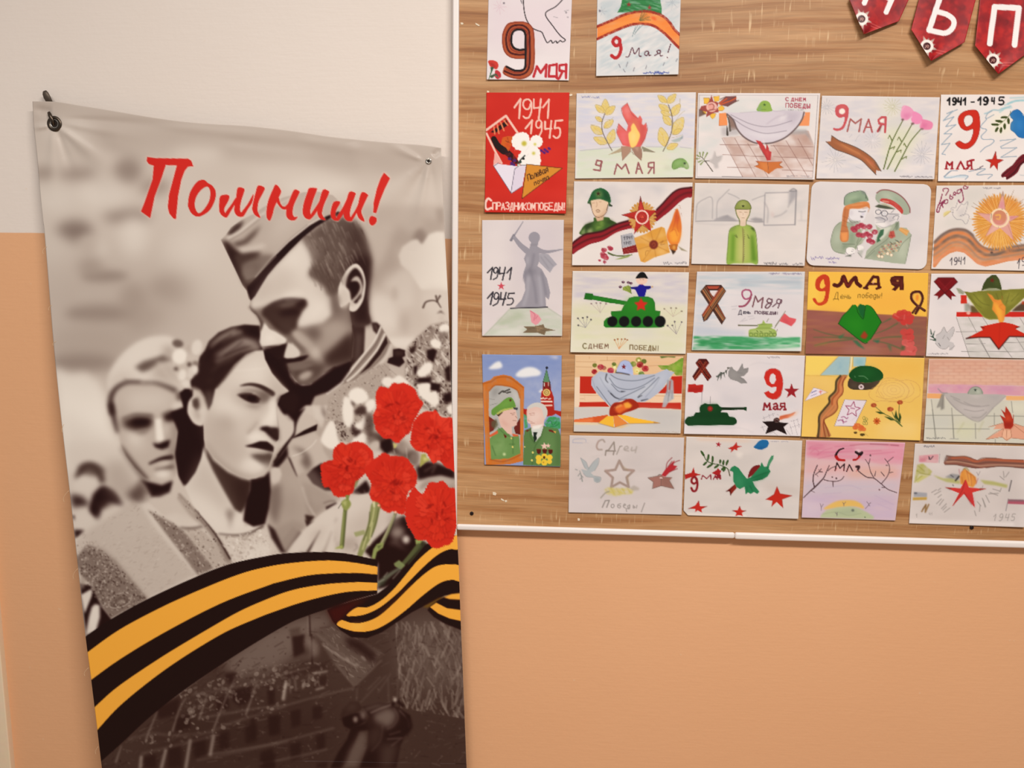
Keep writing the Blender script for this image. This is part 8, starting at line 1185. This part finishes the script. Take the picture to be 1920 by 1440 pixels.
    a.p('6e4c12', '1500,665 1640,585 1836,535 1836,560 1700,580 1620,622 1560,668', 5).p(K, '1640,602 1700,570 1842,560 1850,872 1700,812 1600,752 1543,690 1565,660', 2).p(Yl, '1690,576 1760,547 1842,540 1842,598 1740,592', 2).p(Yl, '1565,664 1622,624 1720,674 1846,690 1848,790 1740,766 1640,722', 1)
    a.p('e89a30', '1100,748 1250,620 1400,470 1430,500 1280,650 1130,780', 30, .35).p('ffc456', '860,810 980,812 940,870 850,860', 20, .5)
    a.f(560, 880, 6)
    carnation(a, '1200,390 1290,205 1350,250 1400,270 1470,150 1550,150 1620,128 1690,200 1770,230 1785,400 1790,560 1765,690 1725,820 1640,862 1560,892 1490,872 1430,800 1330,795 1280,720 1208,590', 6, 1580, 500, 320)
    # --- brush-script title
    a.f(40, 160, 4.8)
    Rd = (205, 38, 30)
    halo = (238, 190, 176)
    T = ['1130,645 1200,655 1500,660 1530,680 1548,730 1500,732 1470,770 1440,850 1410,1000 1392,1205 1370,1200 1330,1150 1318,1090 1330,980 1400,720 1300,718 1260,840 1200,1000 1160,1195 1076,1135 1110,1050 1180,850 1192,722 1150,710 1130,685']
    for q in T: Q = pts(q); a.l(halo, 14, np.concatenate([Q, Q[:1]]), 5, .55, 0).p(Rd, Q)
    o2 = '1500,1060 1520,960 1580,870 1640,850 1680,880 1720,905 1750,960 1740,1040 1690,1130 1600,1182 1540,1160 1508,1110|1562,1090 1572,1010 1620,940 1676,912 1700,960 1690,1040 1640,1120 1592,1150'
    a.p(Rd, o2, 0, 1, 1)
    a.f(0, 0, 1)
    a.f(0, 0, 1)
    M1 = ['413,368 424,365 430,368 428,377 421,390 421,397 425,408 416,404 411,395 411,382', '422,400 434,383 442,371 441,381 434,394 425,408', '446,352 458,354 457,362 452,378 450,394 456,405 447,406 440,398 440,384 443,368', '451,401 464,383 475,364 473,379 465,392 456,406', '484,348 496,352 494,360 485,378 483,395 488,408 478,403 473,392 475,378 479,362']
    M2 = ['180,893 225,950 205,1010 165,1100 150,1160 125,1218 97,1190 95,1120 110,1040 150,940', '200,1000 225,1072 265,1088 322,1015 318,1060 277,1112 235,1112 186,1050', '345,940 390,955 385,980 340,1080 330,1150 345,1185 375,1182 352,1212 310,1214 275,1180 275,1110 310,1010',
          '480,925 540,925 548,940 515,1030 490,1120 490,1165 482,1206 440,1190 420,1140 430,1060 460,970', '478,1185 560,1060 592,995 582,1070 532,1160 484,1208', '600,945 650,950 655,975 610,1080 595,1150 605,1180 625,1212 580,1202 555,1160 560,1090',
          '700,1050 750,1045 755,1065 725,1120 715,1170 740,1218 700,1212 675,1180 675,1120', '722,1196 780,1100 834,995 830,1060 790,1150 742,1218', '840,960 895,970 890,1000 855,1100 845,1170 868,1216 830,1222 800,1200 790,1160 810,1060', '850,1196 900,1110 944,1015 935,1080 900,1160 862,1218', '950,965 1008,985 1000,1010 955,1110 950,1150 978,1224 935,1206 910,1160 915,1090']
    E1 = '1152,786 1206,838 1160,930 1115,1040 1082,1152 1056,1144 1060,1050 1088,930 1122,836'; E2 = '1020,1200 1042,1176 1086,1198 1078,1240 1046,1262 1022,1240'
    for w, L, fr in ((3, M1, (0, 0, 1)), (13, M2 + [E1, E2], (480, 160, 4.8))):
        a.f(*fr)
        for q in L: Q = spline(pts(q), True, 4); a.l(halo, w, np.concatenate([Q, Q[:1]]), w * .35, .45, 0)
    for L, fr in ((M1, (0, 0, 1)), (M2, (480, 160, 4.8))):
        a.f(*fr)
        for q in L: a.p(Rd, q, 0, 1, 1)
    a.p(Rd, E1).p(Rd, E2, 0, 1, 1)
    return a

# ------------------------------------------------------------------ the setting
PAINT_Z = 1.5762 + ZO
def wall_material():
    m, nt, b = nodes('painted_plaster'); N = nt.nodes.new; L = nt.links.new
    tc = N('ShaderNodeTexCoord'); sp = N('ShaderNodeSeparateXYZ'); L(tc.outputs['Object'], sp.inputs[0])
    n1 = N('ShaderNodeTexNoise'); n1.inputs['Scale'].default_value = 6; n1.inputs['Detail'].default_value = 3; L(tc.outputs['Object'], n1.inputs['Vector'])
    n2 = N('ShaderNodeTexNoise'); n2.inputs['Scale'].default_value = 1.3; n2.inputs['Detail'].default_value = 2; L(tc.outputs['Object'], n2.inputs['Vector'])
    # dividing line between the two coats, brushed by hand
    ma = N('ShaderNodeMath'); ma.operation = 'MULTIPLY_ADD'; L(n1.outputs['Fac'], ma.inputs[0]); ma.inputs[1].default_value = .006; ma.inputs[2].default_value = -.003
    ad = N('ShaderNodeMath'); ad.operation = 'ADD'; L(sp.outputs['Z'], ad.inputs[0]); L(ma.outputs[0], ad.inputs[1])
    gt = N('ShaderNodeMapRange'); L(ad.outputs[0], gt.inputs['Value']); gt.inputs['From Min'].default_value = PAINT_Z - .0012; gt.inputs['From Max'].default_value = PAINT_Z + .0012
    pe = N('ShaderNodeMixRGB'); pe.inputs[1].default_value = (*albedo((234, 176, 130)), 1); pe.inputs[2].default_value = (*albedo((240, 184, 140)), 1); L(n2.outputs['Fac'], pe.inputs[0])
    wh = N('ShaderNodeMixRGB'); wh.inputs[1].default_value = (*albedo((235, 221, 210)), 1); wh.inputs[2].default_value = (*albedo((240, 228, 219)), 1); L(n2.outputs['Fac'], wh.inputs[0])
    mx = N('ShaderNodeMixRGB'); L(gt.outputs[0], mx.inputs[0]); L(pe.outputs[0], mx.inputs[1]); L(wh.outputs[0], mx.inputs[2])
    # small chips and specks of older paint
    n3 = N('ShaderNodeTexNoise'); n3.inputs['Scale'].default_value = 38; n3.inputs['Detail'].default_value = 2; n3.inputs['Roughness'].default_value = .7; L(tc.outputs['Object'], n3.inputs['Vector'])
    cr = N('ShaderNodeMapRange'); L(n3.outputs['Fac'], cr.inputs['Value']); cr.inputs['From Min'].default_value = .735; cr.inputs['From Max'].default_value = .76
    sc = N('ShaderNodeMath'); sc.operation = 'MULTIPLY'; sc.inputs[1].default_value = .35; L(cr.outputs[0], sc.inputs[0])
    m2 = N('ShaderNodeMixRGB'); L(sc.outputs[0], m2.inputs[0]); L(mx.outputs[0], m2.inputs[1]); m2.inputs[2].default_value = (*albedo((236, 205, 172)), 1)
    L(m2.outputs[0], b.inputs['Base Color']); b.inputs['Roughness'].default_value = .5; b.inputs['Specular IOR Level'].default_value = .3
    # brush marks: noise stretched sideways
    mp = N('ShaderNodeMapping'); mp.inputs['Scale'].default_value = (14, 1, 150); L(tc.outputs['Object'], mp.inputs['Vector'])
    n4 = N('ShaderNodeTexNoise'); n4.inputs['Scale'].default_value = 1; n4.inputs['Detail'].default_value = 4; L(mp.outputs[0], n4.inputs['Vector'])
    bp = N('ShaderNodeBump'); bp.inputs['Strength'].default_value = .10; bp.inputs['Distance'].default_value = .003; L(n4.outputs['Fac'], bp.inputs['Height'])
    b2 = N('ShaderNodeBump'); b2.inputs['Strength'].default_value = .25; b2.inputs['Distance'].default_value = .002; L(n3.outputs['Fac'], b2.inputs['Height']); L(bp.outputs['Normal'], b2.inputs['Normal'])
    L(b2.outputs['Normal'], b.inputs['Normal'])
    return m

nx, nz = 240, 160
X = np.linspace(-1.56, 3.2, nx); Z = np.linspace(0, 3.2, nz); gx, gz = np.meshgrid(X, Z)
und = .0060 * (fnoise(gx.ravel() * 3.0 + 40, gz.ravel() * .7 + 8, 2) - .5) + .0012 * (fnoise(gx.ravel() * 9 + 3, gz.ravel() * 5 + 1, 2) - .5)
me = mesh_np('wall_back', np.stack([gx.ravel(), und, gz.ravel()], 1), grid_quads(nx, nz)[:, ::-1])
tag(link('wall_back', me, wall_material(), None, True), 'plaster wall painted white above and peach below', kind='structure')

def floor_material():
    m, nt, b = nodes('floor_linoleum'); N = nt.nodes.new
    n = N('ShaderNodeTexNoise'); n.inputs['Scale'].default_value = 9; r = N('ShaderNodeMixRGB')
    r.inputs[1].default_value = (.30, .21, .14, 1); r.inputs[2].default_value = (.38, .27, .18, 1); nt.links.new(n.outputs['Fac'], r.inputs[0]); nt.links.new(r.outputs[0], b.inputs['Base Color']); b.inputs['Roughness'].default_value = .5
    return m
tag(box('floor', (-3.0, -4.5, -.05), (3.2, 0.02, 0.0), floor_material()), 'brown linoleum floor', kind='structure')
e0 = unproj([(0, 1181), (16, 1440)], -.02)
cx = float(e0[:, 0].mean())
tag(box('trim_1', (cx - .09, -.02, 0.0), (cx, .01, 2.4), plain('cream_gloss_paint', (252, 228, 196), .4, bump=.2, bscale=40), None, .003), 'cream painted door casing at the left edge', kind='structure')

# ------------------------------------------------------------------ display board
def wood_material():
    m, nt, b = nodes('oak_laminate'); N = nt.nodes.new; L = nt.links.new
    tc = N('ShaderNodeTexCoord')
    dm = N('ShaderNodeMapping'); dm.inputs['Scale'].default_value = (.9, 1, 2.6); L(tc.outputs['Object'], dm.inputs['Vector'])
    dn = N('ShaderNodeTexNoise'); dn.inputs['Scale'].default_value = 1.6; dn.inputs['Detail'].default_value = 2; L(dm.outputs[0], dn.inputs['Vector'])
    wp = N('ShaderNodeMixRGB'); wp.blend_type = 'ADD'; wp.inputs[0].default_value = .07; L(tc.outputs['Object'], wp.inputs[1]); L(dn.outputs['Color'], wp.inputs[2])
    def nz(sx, sz, det, rough=.55, src=wp):
        mp = N('ShaderNodeMapping'); mp.inputs['Scale'].default_value = (sx, 1, sz); L(src.outputs[0], mp.inputs['Vector'])
        n = N('ShaderNodeTexNoise'); n.inputs['Scale'].default_value = 1; n.inputs['Detail'].default_value = det; n.inputs['Roughness'].default_value = rough; L(mp.outputs[0], n.inputs['Vector']); return n
    a1 = nz(1.3, 34, 6, .62); a2 = nz(7, 190, 4, .6); a3 = nz(.7, 3.2, 2); 
    rp = N('ShaderNodeValToRGB'); L(a1.outputs['Fac'], rp.inputs[0]); e = rp.color_ramp.elements
    e[0].position = .30; e[0].color = (*albedo((152, 98, 58)), 1); e[1].position = .68; e[1].color = (*albedo((208, 162, 116)), 1)
    k = e.new(.50); k.color = (*albedo((191, 141, 95)), 1); k = e.new(.42); k.color = (*albedo((176, 123, 78)), 1)
    g = N('ShaderNodeMapRange'); L(a2.outputs['Fac'], g.inputs['Value']); g.inputs['From Min'].default_value = .35; g.inputs['From Max'].default_value = .62; g.inputs['To Min'].default_value = .84; g.inputs['To Max'].default_value = 1.06
    m1 = N('ShaderNodeMixRGB'); m1.blend_type = 'MULTIPLY'; m1.inputs[0].default_value = 1; L(rp.outputs[0], m1.inputs[1]); L(g.outputs[0], m1.inputs[2])
    g3 = N('ShaderNodeMapRange'); L(a3.outputs['Fac'], g3.inputs['Value']); g3.inputs['From Min'].default_value = .3; g3.inputs['From Max'].default_value = .7; g3.inputs['To Min'].default_value = .82; g3.inputs['To Max'].default_value = 1.12
    m2 = N('ShaderNodeMixRGB'); m2.blend_type = 'MULTIPLY'; m2.inputs[0].default_value = 1; L(m1.outputs[0], m2.inputs[1]); L(g3.outputs[0], m2.inputs[2])
    # saw-cut flecks across the grain, in patches
    mp = N('ShaderNodeMapping'); mp.inputs['Scale'].default_value = (150, 1, 16); L(tc.outputs['Object'], mp.inputs['Vector'])
    f1 = N('ShaderNodeTexNoise'); f1.inputs['Scale'].default_value = 1; f1.inputs['Detail'].default_value = 1; L(mp.outputs[0], f1.inputs['Vector'])
    f2 = nz(3.2, 9, 1, .5, tc.outputs and dm); 
    t1 = N('ShaderNodeMapRange'); L(f1.outputs['Fac'], t1.inputs['Value']); t1.inputs['From Min'].default_value = .60; t1.inputs['From Max'].default_value = .72
    t2 = N('ShaderNodeMapRange'); L(f2.outputs['Fac'], t2.inputs['Value']); t2.inputs['From Min'].default_value = .50; t2.inputs['From Max'].default_value = .66
    tm = N('ShaderNodeMath'); tm.operation = 'MULTIPLY'; L(t1.outputs[0], tm.inputs[0]); L(t2.outputs[0], tm.inputs[1])
    t3 = N('ShaderNodeMath'); t3.operation = 'MULTIPLY'; L(tm.outputs[0], t3.inputs[0]); t3.inputs[1].default_value = .8
    m3 = N('ShaderNodeMixRGB'); L(t3.outputs[0], m3.inputs[0]); L(m2.outputs[0], m3.inputs[1]); m3.inputs[2].default_value = (*albedo((226, 190, 146)), 1)
    L(m3.outputs[0], b.inputs['Base Color']); b.inputs['Roughness'].default_value = .48; b.inputs['Specular IOR Level'].default_value = .3
    bp = N('ShaderNodeBump'); bp.inputs['Strength'].default_value = .12; bp.inputs['Distance'].default_value = .001; L(a2.outputs['Fac'], bp.inputs['Height']); L(bp.outputs['Normal'], b.inputs['Normal'])
    return m

YB = -.023                                      # front face of the board
bl = unproj([(860, 300)], YB)[0]; bb = unproj([(1400, 1001)], YB)[0]
fl = unproj([(847.5, 300)], YB - .006)[0]; fb0 = unproj([(1400, 1000.2)], YB - .006)[0]; fb1 = unproj([(1400, 1011.5)], YB - .006)[0]
joint = unproj([(1378, 1008)], YB - .006)[0]
board = empty('display_board', (float(bl[0]), 0, float(bb[2])))
tag(board, 'oak laminate display board with white edge strips, covered in drawings', 'board')
def sub(o):
    o.matrix_parent_inverse = o.parent.matrix_world.inverted() if False else Matrix.Translation(-o.parent.location); return o
sub(box('panel', (float(bl[0]) - .004, YB, float(bb[2]) - .004), (2.6, -.0030, 2.75), wood_material(), board))
white_pl = plain('white_plastic', (247, 237, 231), .35, spec=.4)
sub(box('edge_strip', (float(fl[0]), YB - .006, float(fb1[2]) - .0005), (float(bl[0]), -.0030, 2.75), white_pl, board, .0045))
sub(box('edge_strip', (float(bl[0]) - .001, YB - .006, float(fb1[2])), (float(joint[0]), -.0030, float(fb0[2])), white_pl, board, .0055))
sub(box('edge_strip', (float(joint[0]), YB - .0075, float(fb1[2]) - .0012), (2.6, -.0030, float(fb0[2]) + .0006), white_pl, board, .0055))
blk = plain('black_screw', (30, 16, 14), .4)
for uv in ((884.5, 962.5), (1821.5, 989)):
    p = unproj([uv], YB)[0]; sub(disc('screw_cap', p, .0050, .003, blk, board))
res_m = plain('paper_scrap', (240, 222, 196), .7)
for uv, w, h, r in (((927, 925.5), 8, 6, .3), ((942, 937), 8, 3, .5), ((948.5, 939.5), 5, 4, -.4), ((1085, 974), 5, 5, .2), ((866, 44), 6, 4, .1), ((895, 46), 10, 3, .5), ((1070, 178), 7, 4, -.2), ((915, 172), 5, 4, .3)):
    q = [(uv[0] + (a * math.cos(r) * w - b * math.sin(r) * h) / 2, uv[1] + (a * math.sin(r) * w + b * math.cos(r) * h) / 2) for a, b in ((-1, -.7), (.2, -1), (1, -.4), (.8, .9), (-.5, 1))]
    f_ = unproj(q, YB - .0009); k_ = unproj(q, YB)
    me = bpy.data.meshes.new('paper_scrap'); me.from_pydata(f_.tolist() + k_.tolist(), [], [(4, 3, 2, 1, 0)] + [(i, (i + 1) % 5, 5 + (i + 1) % 5, 5 + i) for i in range(5)]); me.update()
    sub(link('paper_scrap', me, res_m, board))

# ------------------------------------------------------------------ paper sheets
paper_m = printed('drawing_paper', .55, .15, .12, 900)
STEP = 1.35
def sheet(name, art, quad, yfun, mat, round_px=0, cut=None, shape=None, edge='e9dedb', parent=None):
    TL, TR, BR, BL = [np.array(q) for q in quad]
    wpx = max(np.linalg.norm(TR - TL), np.linalg.norm(BR - BL)); hpx = max(np.linalg.norm(BL - TL), np.linalg.norm(BR - TR))
    nu = int(wpx / STEP) + 2; nv = int(hpx / STEP) + 2
    u, v = np.meshgrid(np.linspace(0, 1, nu), np.linspace(0, 1, nv))
    if round_px:
        r = round_px / hpx; rx = round_px / wpx
        dv = np.minimum(v, 1 - v); ins = np.where(dv < r, rx * (1 - np.sqrt(np.clip(1 - (1 - dv / r) ** 2, 0, 1))), 0)
        u = ins + u * (1 - 2 * ins)
    if cut:                                     # snipped lower-left corner
        ins = np.clip(v - (1 - cut / hpx), 0, 1) * hpx / wpx; u = ins + u * (1 - ins)
    P = ((1 - u) * (1 - v))[..., None] * TL + (u * (1 - v))[..., None] * TR + (u * v)[..., None] * BR + ((1 - u) * v)[..., None] * BL
    P = P.reshape(-1, 2); y = yfun(u.ravel(), v.ravel())
    V = unproj(P, y)
    col = art.sample(P)
    Q = grid_quads(nu, nv)
    # thickness: a rim turned back towards the board
    idx = np.arange(nu * nv).reshape(nv, nu)
    rim = np.concatenate([idx[0, :], idx[1:, -1], idx[-1, -2::-1], idx[-2:0:-1, 0]])
    k = len(rim); VB = V[rim] + (0, .0005, 0); ib = nu * nv + np.arange(k)
    Qs = np.stack([rim, np.roll(rim, -1), np.roll(ib, -1), ib], 1)
    me = mesh_np(name, np.concatenate([V, VB]), np.concatenate([Q, Qs]))
    ec = np.tile(colr(edge), (k, 1))
    set_print(me, np.concatenate([col, ec]))
    return link(name, me, mat, parent, True)

for i, (fn, base, q, label) in enumerate(DRAWINGS):
    quad = qd(q); art = Art(quad, base); fn(art)
    rr = np.random.RandomState(100 + i); cl, cr, ct = .0015 + .0045 * rr.rand(3) ** 1.5; w0 = rr.rand() * 9
    def yf(u, v, cl=cl, cr=cr, ct=ct, w0=w0):
        lift = .0009 + .0008 * fnoise(u * 2.5 + w0, v * 2 + w0, 2)
        lift = lift + cl * np.clip((v - .55) / .45, 0, 1) ** 2 * np.clip(1 - u / .8, 0, 1) ** 1.5 + cr * np.clip((v - .55) / .45, 0, 1) ** 2 * np.clip((u - .2) / .8, 0, 1) ** 1.5
        lift = lift + .0012 * np.clip((v - .8) / .2, 0, 1) + .3 * ct * np.clip((.3 - v) / .3, 0, 1) ** 2 * np.abs(u - .5) * 2
        return YB - lift
    o = sheet('drawing', art, quad, yf, paper_m, 15 if fn is d_girl_and_veteran else 0, 9 if fn is d_green_dove_stars else None, edge=base if fn in (d_red_letter, d_green_cap_yellow) else 'efe6e0')
    tag(o, label, 'drawing', 'drawings on the board')

# ------------------------------------------------------------------ pennants of the garland
def emblem(a, x, y, rot=0.):
    for i in range(8):
        t = -1.9 + i * .56
        r1 = 100 if i % 2 == 0 else 80; c = math.cos(t); s = math.sin(t)
        a.p('dcd2c2' if i % 2 == 0 else 'b8968a', [[x + r1 * c, y + r1 * s], [x + 46 * math.cos(t + .42), y + 46 * math.sin(t + .42)], [x + 30 * c, y + 30 * s], [x + 46 * math.cos(t - .42), y + 46 * math.sin(t - .42)]], 1, .95)
        a.l('6a4a40', 4, [[x + 50 * c, y + 50 * s], [x + r1 * .9 * c, y + r1 * .9 * s]], 1, .5, 0)
    a.e('f4ece4', x, y, 47, 47, w=24).e('3c0e14', x, y, 33).st('5c1a1c', x, y, 30, .3).l('c09a8c', 8, [[x - 16, y + 16], [x + 4, y - 8], [x + 18, y - 2], [x + 8, y + 12]], 1, .9).l('c09a8c', 6, [[x - 12, y - 8], [x + 14, y + 16]], 1, .8, 0)
    a.l('d8625c', 7, [[x + 84, y + 22 + 40 * rot], [x + 84 + 110 * math.cos(rot), y + 22 + 110 * math.sin(rot) + 40 * rot]], 1, .9, 0).l('d8625c', 7, [[x + 84, y + 46 + 40 * rot], [x + 84 + 86 * math.cos(rot), y + 46 + 86 * math.sin(rot) + 40 * rot]], 1, .9, 0)

PEN = [  # top-left, top-right, right corner, tip, left corner in the 4.8x crop at (1520, 0); label
 ('617,-592 1062,-402 795,190 478,308 350,0', 'leftmost red pennant of the garland, only its letter legs in view', 0),
 ('1070,-364 1550,-249 1385,380 1085,548 905,265', 'middle red pennant of the garland with the letter Ь', 1),
 ('1551,-236 2035,-178 1964,468 1690,665 1480,410', 'rightmost red pennant of the garland with the letter П', 2)]
pen_m = printed('pennant_card', .45, .3, .1, 500)
for pl, label, k in PEN:
    c = pts(pl); ph = np.stack([1520 + c[:, 0] / 4.8, c[:, 1] / 4.8], 1)
    art = Art(ph, 'b01a1e'); art.f(1520, 0, 4.8)
    art.p('7c0c14', c, 0, .75, 0, (1.8, 14, 12, .6)).p('c8241f', c, 0, .6, 0, (2.2, 17, 15, -.5)).p('92101a', c, 0, .5, 0, (2.2, 9, 9, 1.1))
    wh = 'f7f1ee'
    if k == 0: art.l(wh, 48, '560,-190 484,26|770,-100 680,108|525,-80 730,-10', sm=0); emblem(art, 458, 170, .42)
    if k == 1: art.l(wh, 50, '1230,-220 1066,272', sm=0).l(wh, 48, '1140,104 1220,128 1280,172 1288,226 1250,280 1190,298 1066,272'); emblem(art, 1046, 416, .25)
    if k == 2: art.l(wh, 52, '1612,392 1655,62 1874,72 1836,404', sm=0); emblem(art, 1640, 541, .02)
    TL, TR, RC, TIP, LC = ph
    # grid: rows run down the strip; below the corners the strip narrows to the tip
    nu = 78; ups = np.linspace(0, 1, 98); dn = np.linspace(0, 1, 46)[1:]
    uu = np.linspace(0, 1, nu); tcen = .5; rows = []
    for s in ups: rows.append((TL + (LC - TL) * s)[None] * (1 - uu[:, None]) + (TR + (RC - TR) * s)[None] * uu[:, None])
    for s in dn: rows.append((LC + (TIP - LC) * s)[None] * (1 - uu[:, None]) + (RC + (TIP - RC) * s)[None] * uu[:, None])
    P = np.concatenate(rows); nv = len(rows); vv = np.repeat(np.linspace(0, 1, nv), nu); uq = np.tile(uu, nv)
    y = YB - .004 - .016 * vv ** 2 - .003 * np.sin(uq * 5 + k) * vv
    V = unproj(P, y); Q = grid_quads(nu, nv)[:, :]
    idx = np.arange(nu * nv).reshape(nv, nu); rim = np.concatenate([idx[0, :], idx[1:, -1], idx[-1, -2::-1], idx[-2:0:-1, 0]])
    ib = nu * nv + np.arange(len(rim)); Qs = np.stack([rim, np.roll(rim, -1), np.roll(ib, -1), ib], 1)
    me = mesh_np('pennant', np.concatenate([V, V[rim] + (0, .0008, 0)]), np.concatenate([Q, Qs]))
    set_print(me, np.concatenate([art.sample(P), np.tile(colr('8c1418'), (len(rim), 1))]))
    tag(link('pennant', me, pen_m, None, True), label, 'pennant', 'pennants of the red garland')
ends = [unproj([(1520 + x / 4.8, y / 4.8)], YB - .005)[0] for x, y in ((300, -720), (617, -592), (1062, -402), (1070, -370), (1550, -249), (1551, -240), (2035, -178), (2400, -160))]
tag(tube('garland_cord', ends, .0012, plain('white_cord', (236, 228, 220), .7), None, 6), 'thin cord carrying the three red pennants', 'cord')

# ------------------------------------------------------------------ the banner
art = paint_banner()
def along(poly, n):
    d = np.concatenate([[0], np.cumsum(np.linalg.norm(np.diff(poly, axis=0), axis=1))]); t = np.linspace(0, d[-1], n)
    return np.stack([np.interp(t, d, poly[:, 0]), np.interp(t, d, poly[:, 1])], 1)
BS = 1.5
nu = int(780 / BS); nv = int(1370 / BS)
top = along(spline(B_TOP, False), nu); lf = along(spline(B_LEFT, False), nv); rt = along(spline(B_RIGHT, False), nv)
u = np.linspace(0, 1, nu)[None, :, None]; v = np.linspace(0, 1, nv)[:, None, None]
bot = lf[-1] * (1 - u[0]) + rt[-1] * u[0]
P = (1 - v) * top[None] + v * bot[None] + (1 - u) * lf[:, None] + u * rt[:, None] - ((1 - u) * (1 - v) * top[0] + u * (1 - v) * top[-1] + (1 - u) * v * lf[-1] + u * v * rt[-1])
P = P.reshape(-1, 2); U = np.tile(u.ravel(), nv); Vv = np.repeat(v.ravel(), nu)
# how far the vinyl stands off the wall: clear of the board strip at right, hanging free lower left
off = .031 + .075 * (1 - U) * np.clip(Vv * 1.1, 0, 1) + .004 * np.sin(U * 5.2 + Vv * 2 + .6) * (1 - U) + .003 * (fnoise(U * 4 + 5, Vv * 5 + 2, 2) - .5)
def fold(x0, y0, x1, y1, w0, w1, amp):
    d = np.array([x1 - x0, y1 - y0], float); L = np.hypot(*d); d /= L
    s = ((P[:, 0] - x0) * d[0] + (P[:, 1] - y0) * d[1]) / L; t = (P[:, 0] - x0) * -d[1] + (P[:, 1] - y0) * d[0]
    w = w0 + (w1 - w0) * np.clip(s, 0, 1)
    env = np.clip(s * 5 + .3, 0, 1) * np.clip((1.15 - s) / .6, 0, 1)
    return amp * env * np.exp(-(t / w) ** 2)
for f in ((112, 240, 205, 312, 5, 17, .0048), (122, 232, 290, 262, 5, 16, .0030), (108, 246, 138, 330, 4, 13, -.0036), (98, 246, 96, 360, 5, 14, .0022), (128, 222, 330, 236, 5, 11, -.0026), (118, 250, 200, 390, 8, 26, -.0018),
          (96, 210, 62, 204, 9, 8, -.0048), (90, 236, 62, 240, 5, 6, .0042), (200, 262, 330, 300, 12, 26, .0024),
          (797, 312, 742, 420, 4, 20, -.0034), (803, 314, 776, 450, 4, 13, .0036), (790, 300, 726, 270, 4, 12, .0030), (812, 292, 830, 276, 5, 8, -.0040), (808, 312, 822, 420, 5, 14, -.0018), (780, 318, 700, 400, 6, 24, .0020),
          (300, 236, 560, 262, 7, 12, .0016), (420, 262, 640, 284, 9, 16, -.0018), (560, 262, 720, 286, 8, 12, .0015), (660, 270, 680, 340, 14, 22, .0014)):
    off = off + fold(*f)
V = unproj(P, -off); col = art.sample(P)
Q = grid_quads(nu, nv)
idx = np.arange(nu * nv).reshape(nv, nu); rim = np.concatenate([idx[0, :], idx[1:, -1], idx[-1, -2::-1], idx[-2:0:-1, 0]])
ib = nu * nv + np.arange(len(rim)); Qs = np.stack([rim, np.roll(rim, -1), np.roll(ib, -1), ib], 1)
ban = empty('banner', (float(V[idx[-1, nu // 2], 0]), float(V[idx[-1, nu // 2], 1]), float(V[idx[-1, nu // 2], 2])))
tag(ban, 'tall vinyl banner hanging on the wall, sepia soldiers and red carnations', 'banner')
me = mesh_np('vinyl_sheet', np.concatenate([V, V[rim] + (0, .0007, 0)]), np.concatenate([Q, Qs]))
set_print(me, np.concatenate([col, np.tile(colr('f4e6d6'), (len(rim), 1))]), 1.14)
sub(link('vinyl_sheet', me, printed('glossy_vinyl', .34, .22, .05, 240), ban, True))
def ban_y(px):
    i = int(np.argmin(((P - px) ** 2).sum(1))); return float(V[i, 1])
dark_metal = plain('blackened_metal', (92, 80, 70), .32, 1.0); steel = plain('steel', (190, 182, 172), .25, 1.0); hole_shade_m = plain('eyelet_shadow', (38, 26, 20), .8)
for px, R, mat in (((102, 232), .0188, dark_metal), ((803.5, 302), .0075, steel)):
    c = unproj([px], ban_y(px) - .002)[0]
    g = sub(ring('grommet', c, R * .78, R * .24, mat, ban)); 
    d = disc('eyelet_shade_disc', c + (0, .0016, 0), R * .62, .0008, hole_shade_m, None); d.parent = g; d.matrix_parent_inverse = Matrix.Translation(-ban.location)  # solid dark disc, coloured as the shaded wall behind the eyelet
    r2 = ring('eyelet_lip', c + (0, -.0004, 0), R * .54, R * .10, steel, None); r2.parent = g; r2.matrix_parent_inverse = Matrix.Translation(-ban.location)
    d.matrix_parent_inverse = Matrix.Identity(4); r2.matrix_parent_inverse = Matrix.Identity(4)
thr = plain('polyester_thread', (240, 206, 166), .7)
for (x, y, dx, dy) in ((88, 462, -8, 14), (97, 572, -6, 10), (120, 795, -4, 16), (129, 920, -10, 22), (146, 1066, -9, 20), (166, 1252, -8, 16), (184, 1400, -5, 14), (105, 640, -6, 8)):
    pth = [unproj([(x + dx * math.sin(t * 2.2), y + dy * t)], ban_y((x, y)) - .0005 - .002 * t)[0] for t in np.linspace(0, 1, 9)]
    sub(tube('loose_thread', pth, .00045, thr, ban, 5))
# hook: flat steel strip from the wall above, and its tip through the eyelet
hook = empty('wall_hook', tuple(unproj([(96, 205)], 0)[0]))
tag(hook, 'dark bent metal hook holding the banner\'s upper left corner', 'hook')
hp = [unproj([uv], y)[0] for uv, y in (((83.5, 171), -.020), ((85, 175), -.021), ((88, 182), -.020), ((92, 190), -.016), ((95, 200), -.008), ((97, 210), .004))]
sub(tube('shank', hp, [.0052, .0080, .0092, .0090, .0086, .0080], plain('burnt_metal', (96, 84, 74), .5, .6), hook, 10, .45))
yb = ban_y((98, 224))
hp = [unproj([uv], yb + dy)[0] for uv, dy in (((91.5, 211), -.0015), ((93.5, 216), -.005), ((96, 222), -.0062), ((98.5, 228), -.0055), ((101, 233.5), -.001), ((102, 236), .006))]
sub(tube('tip', hp, [.0042, .0050, .0050, .0046, .0042, .0040], dark_metal, hook, 10, .7))
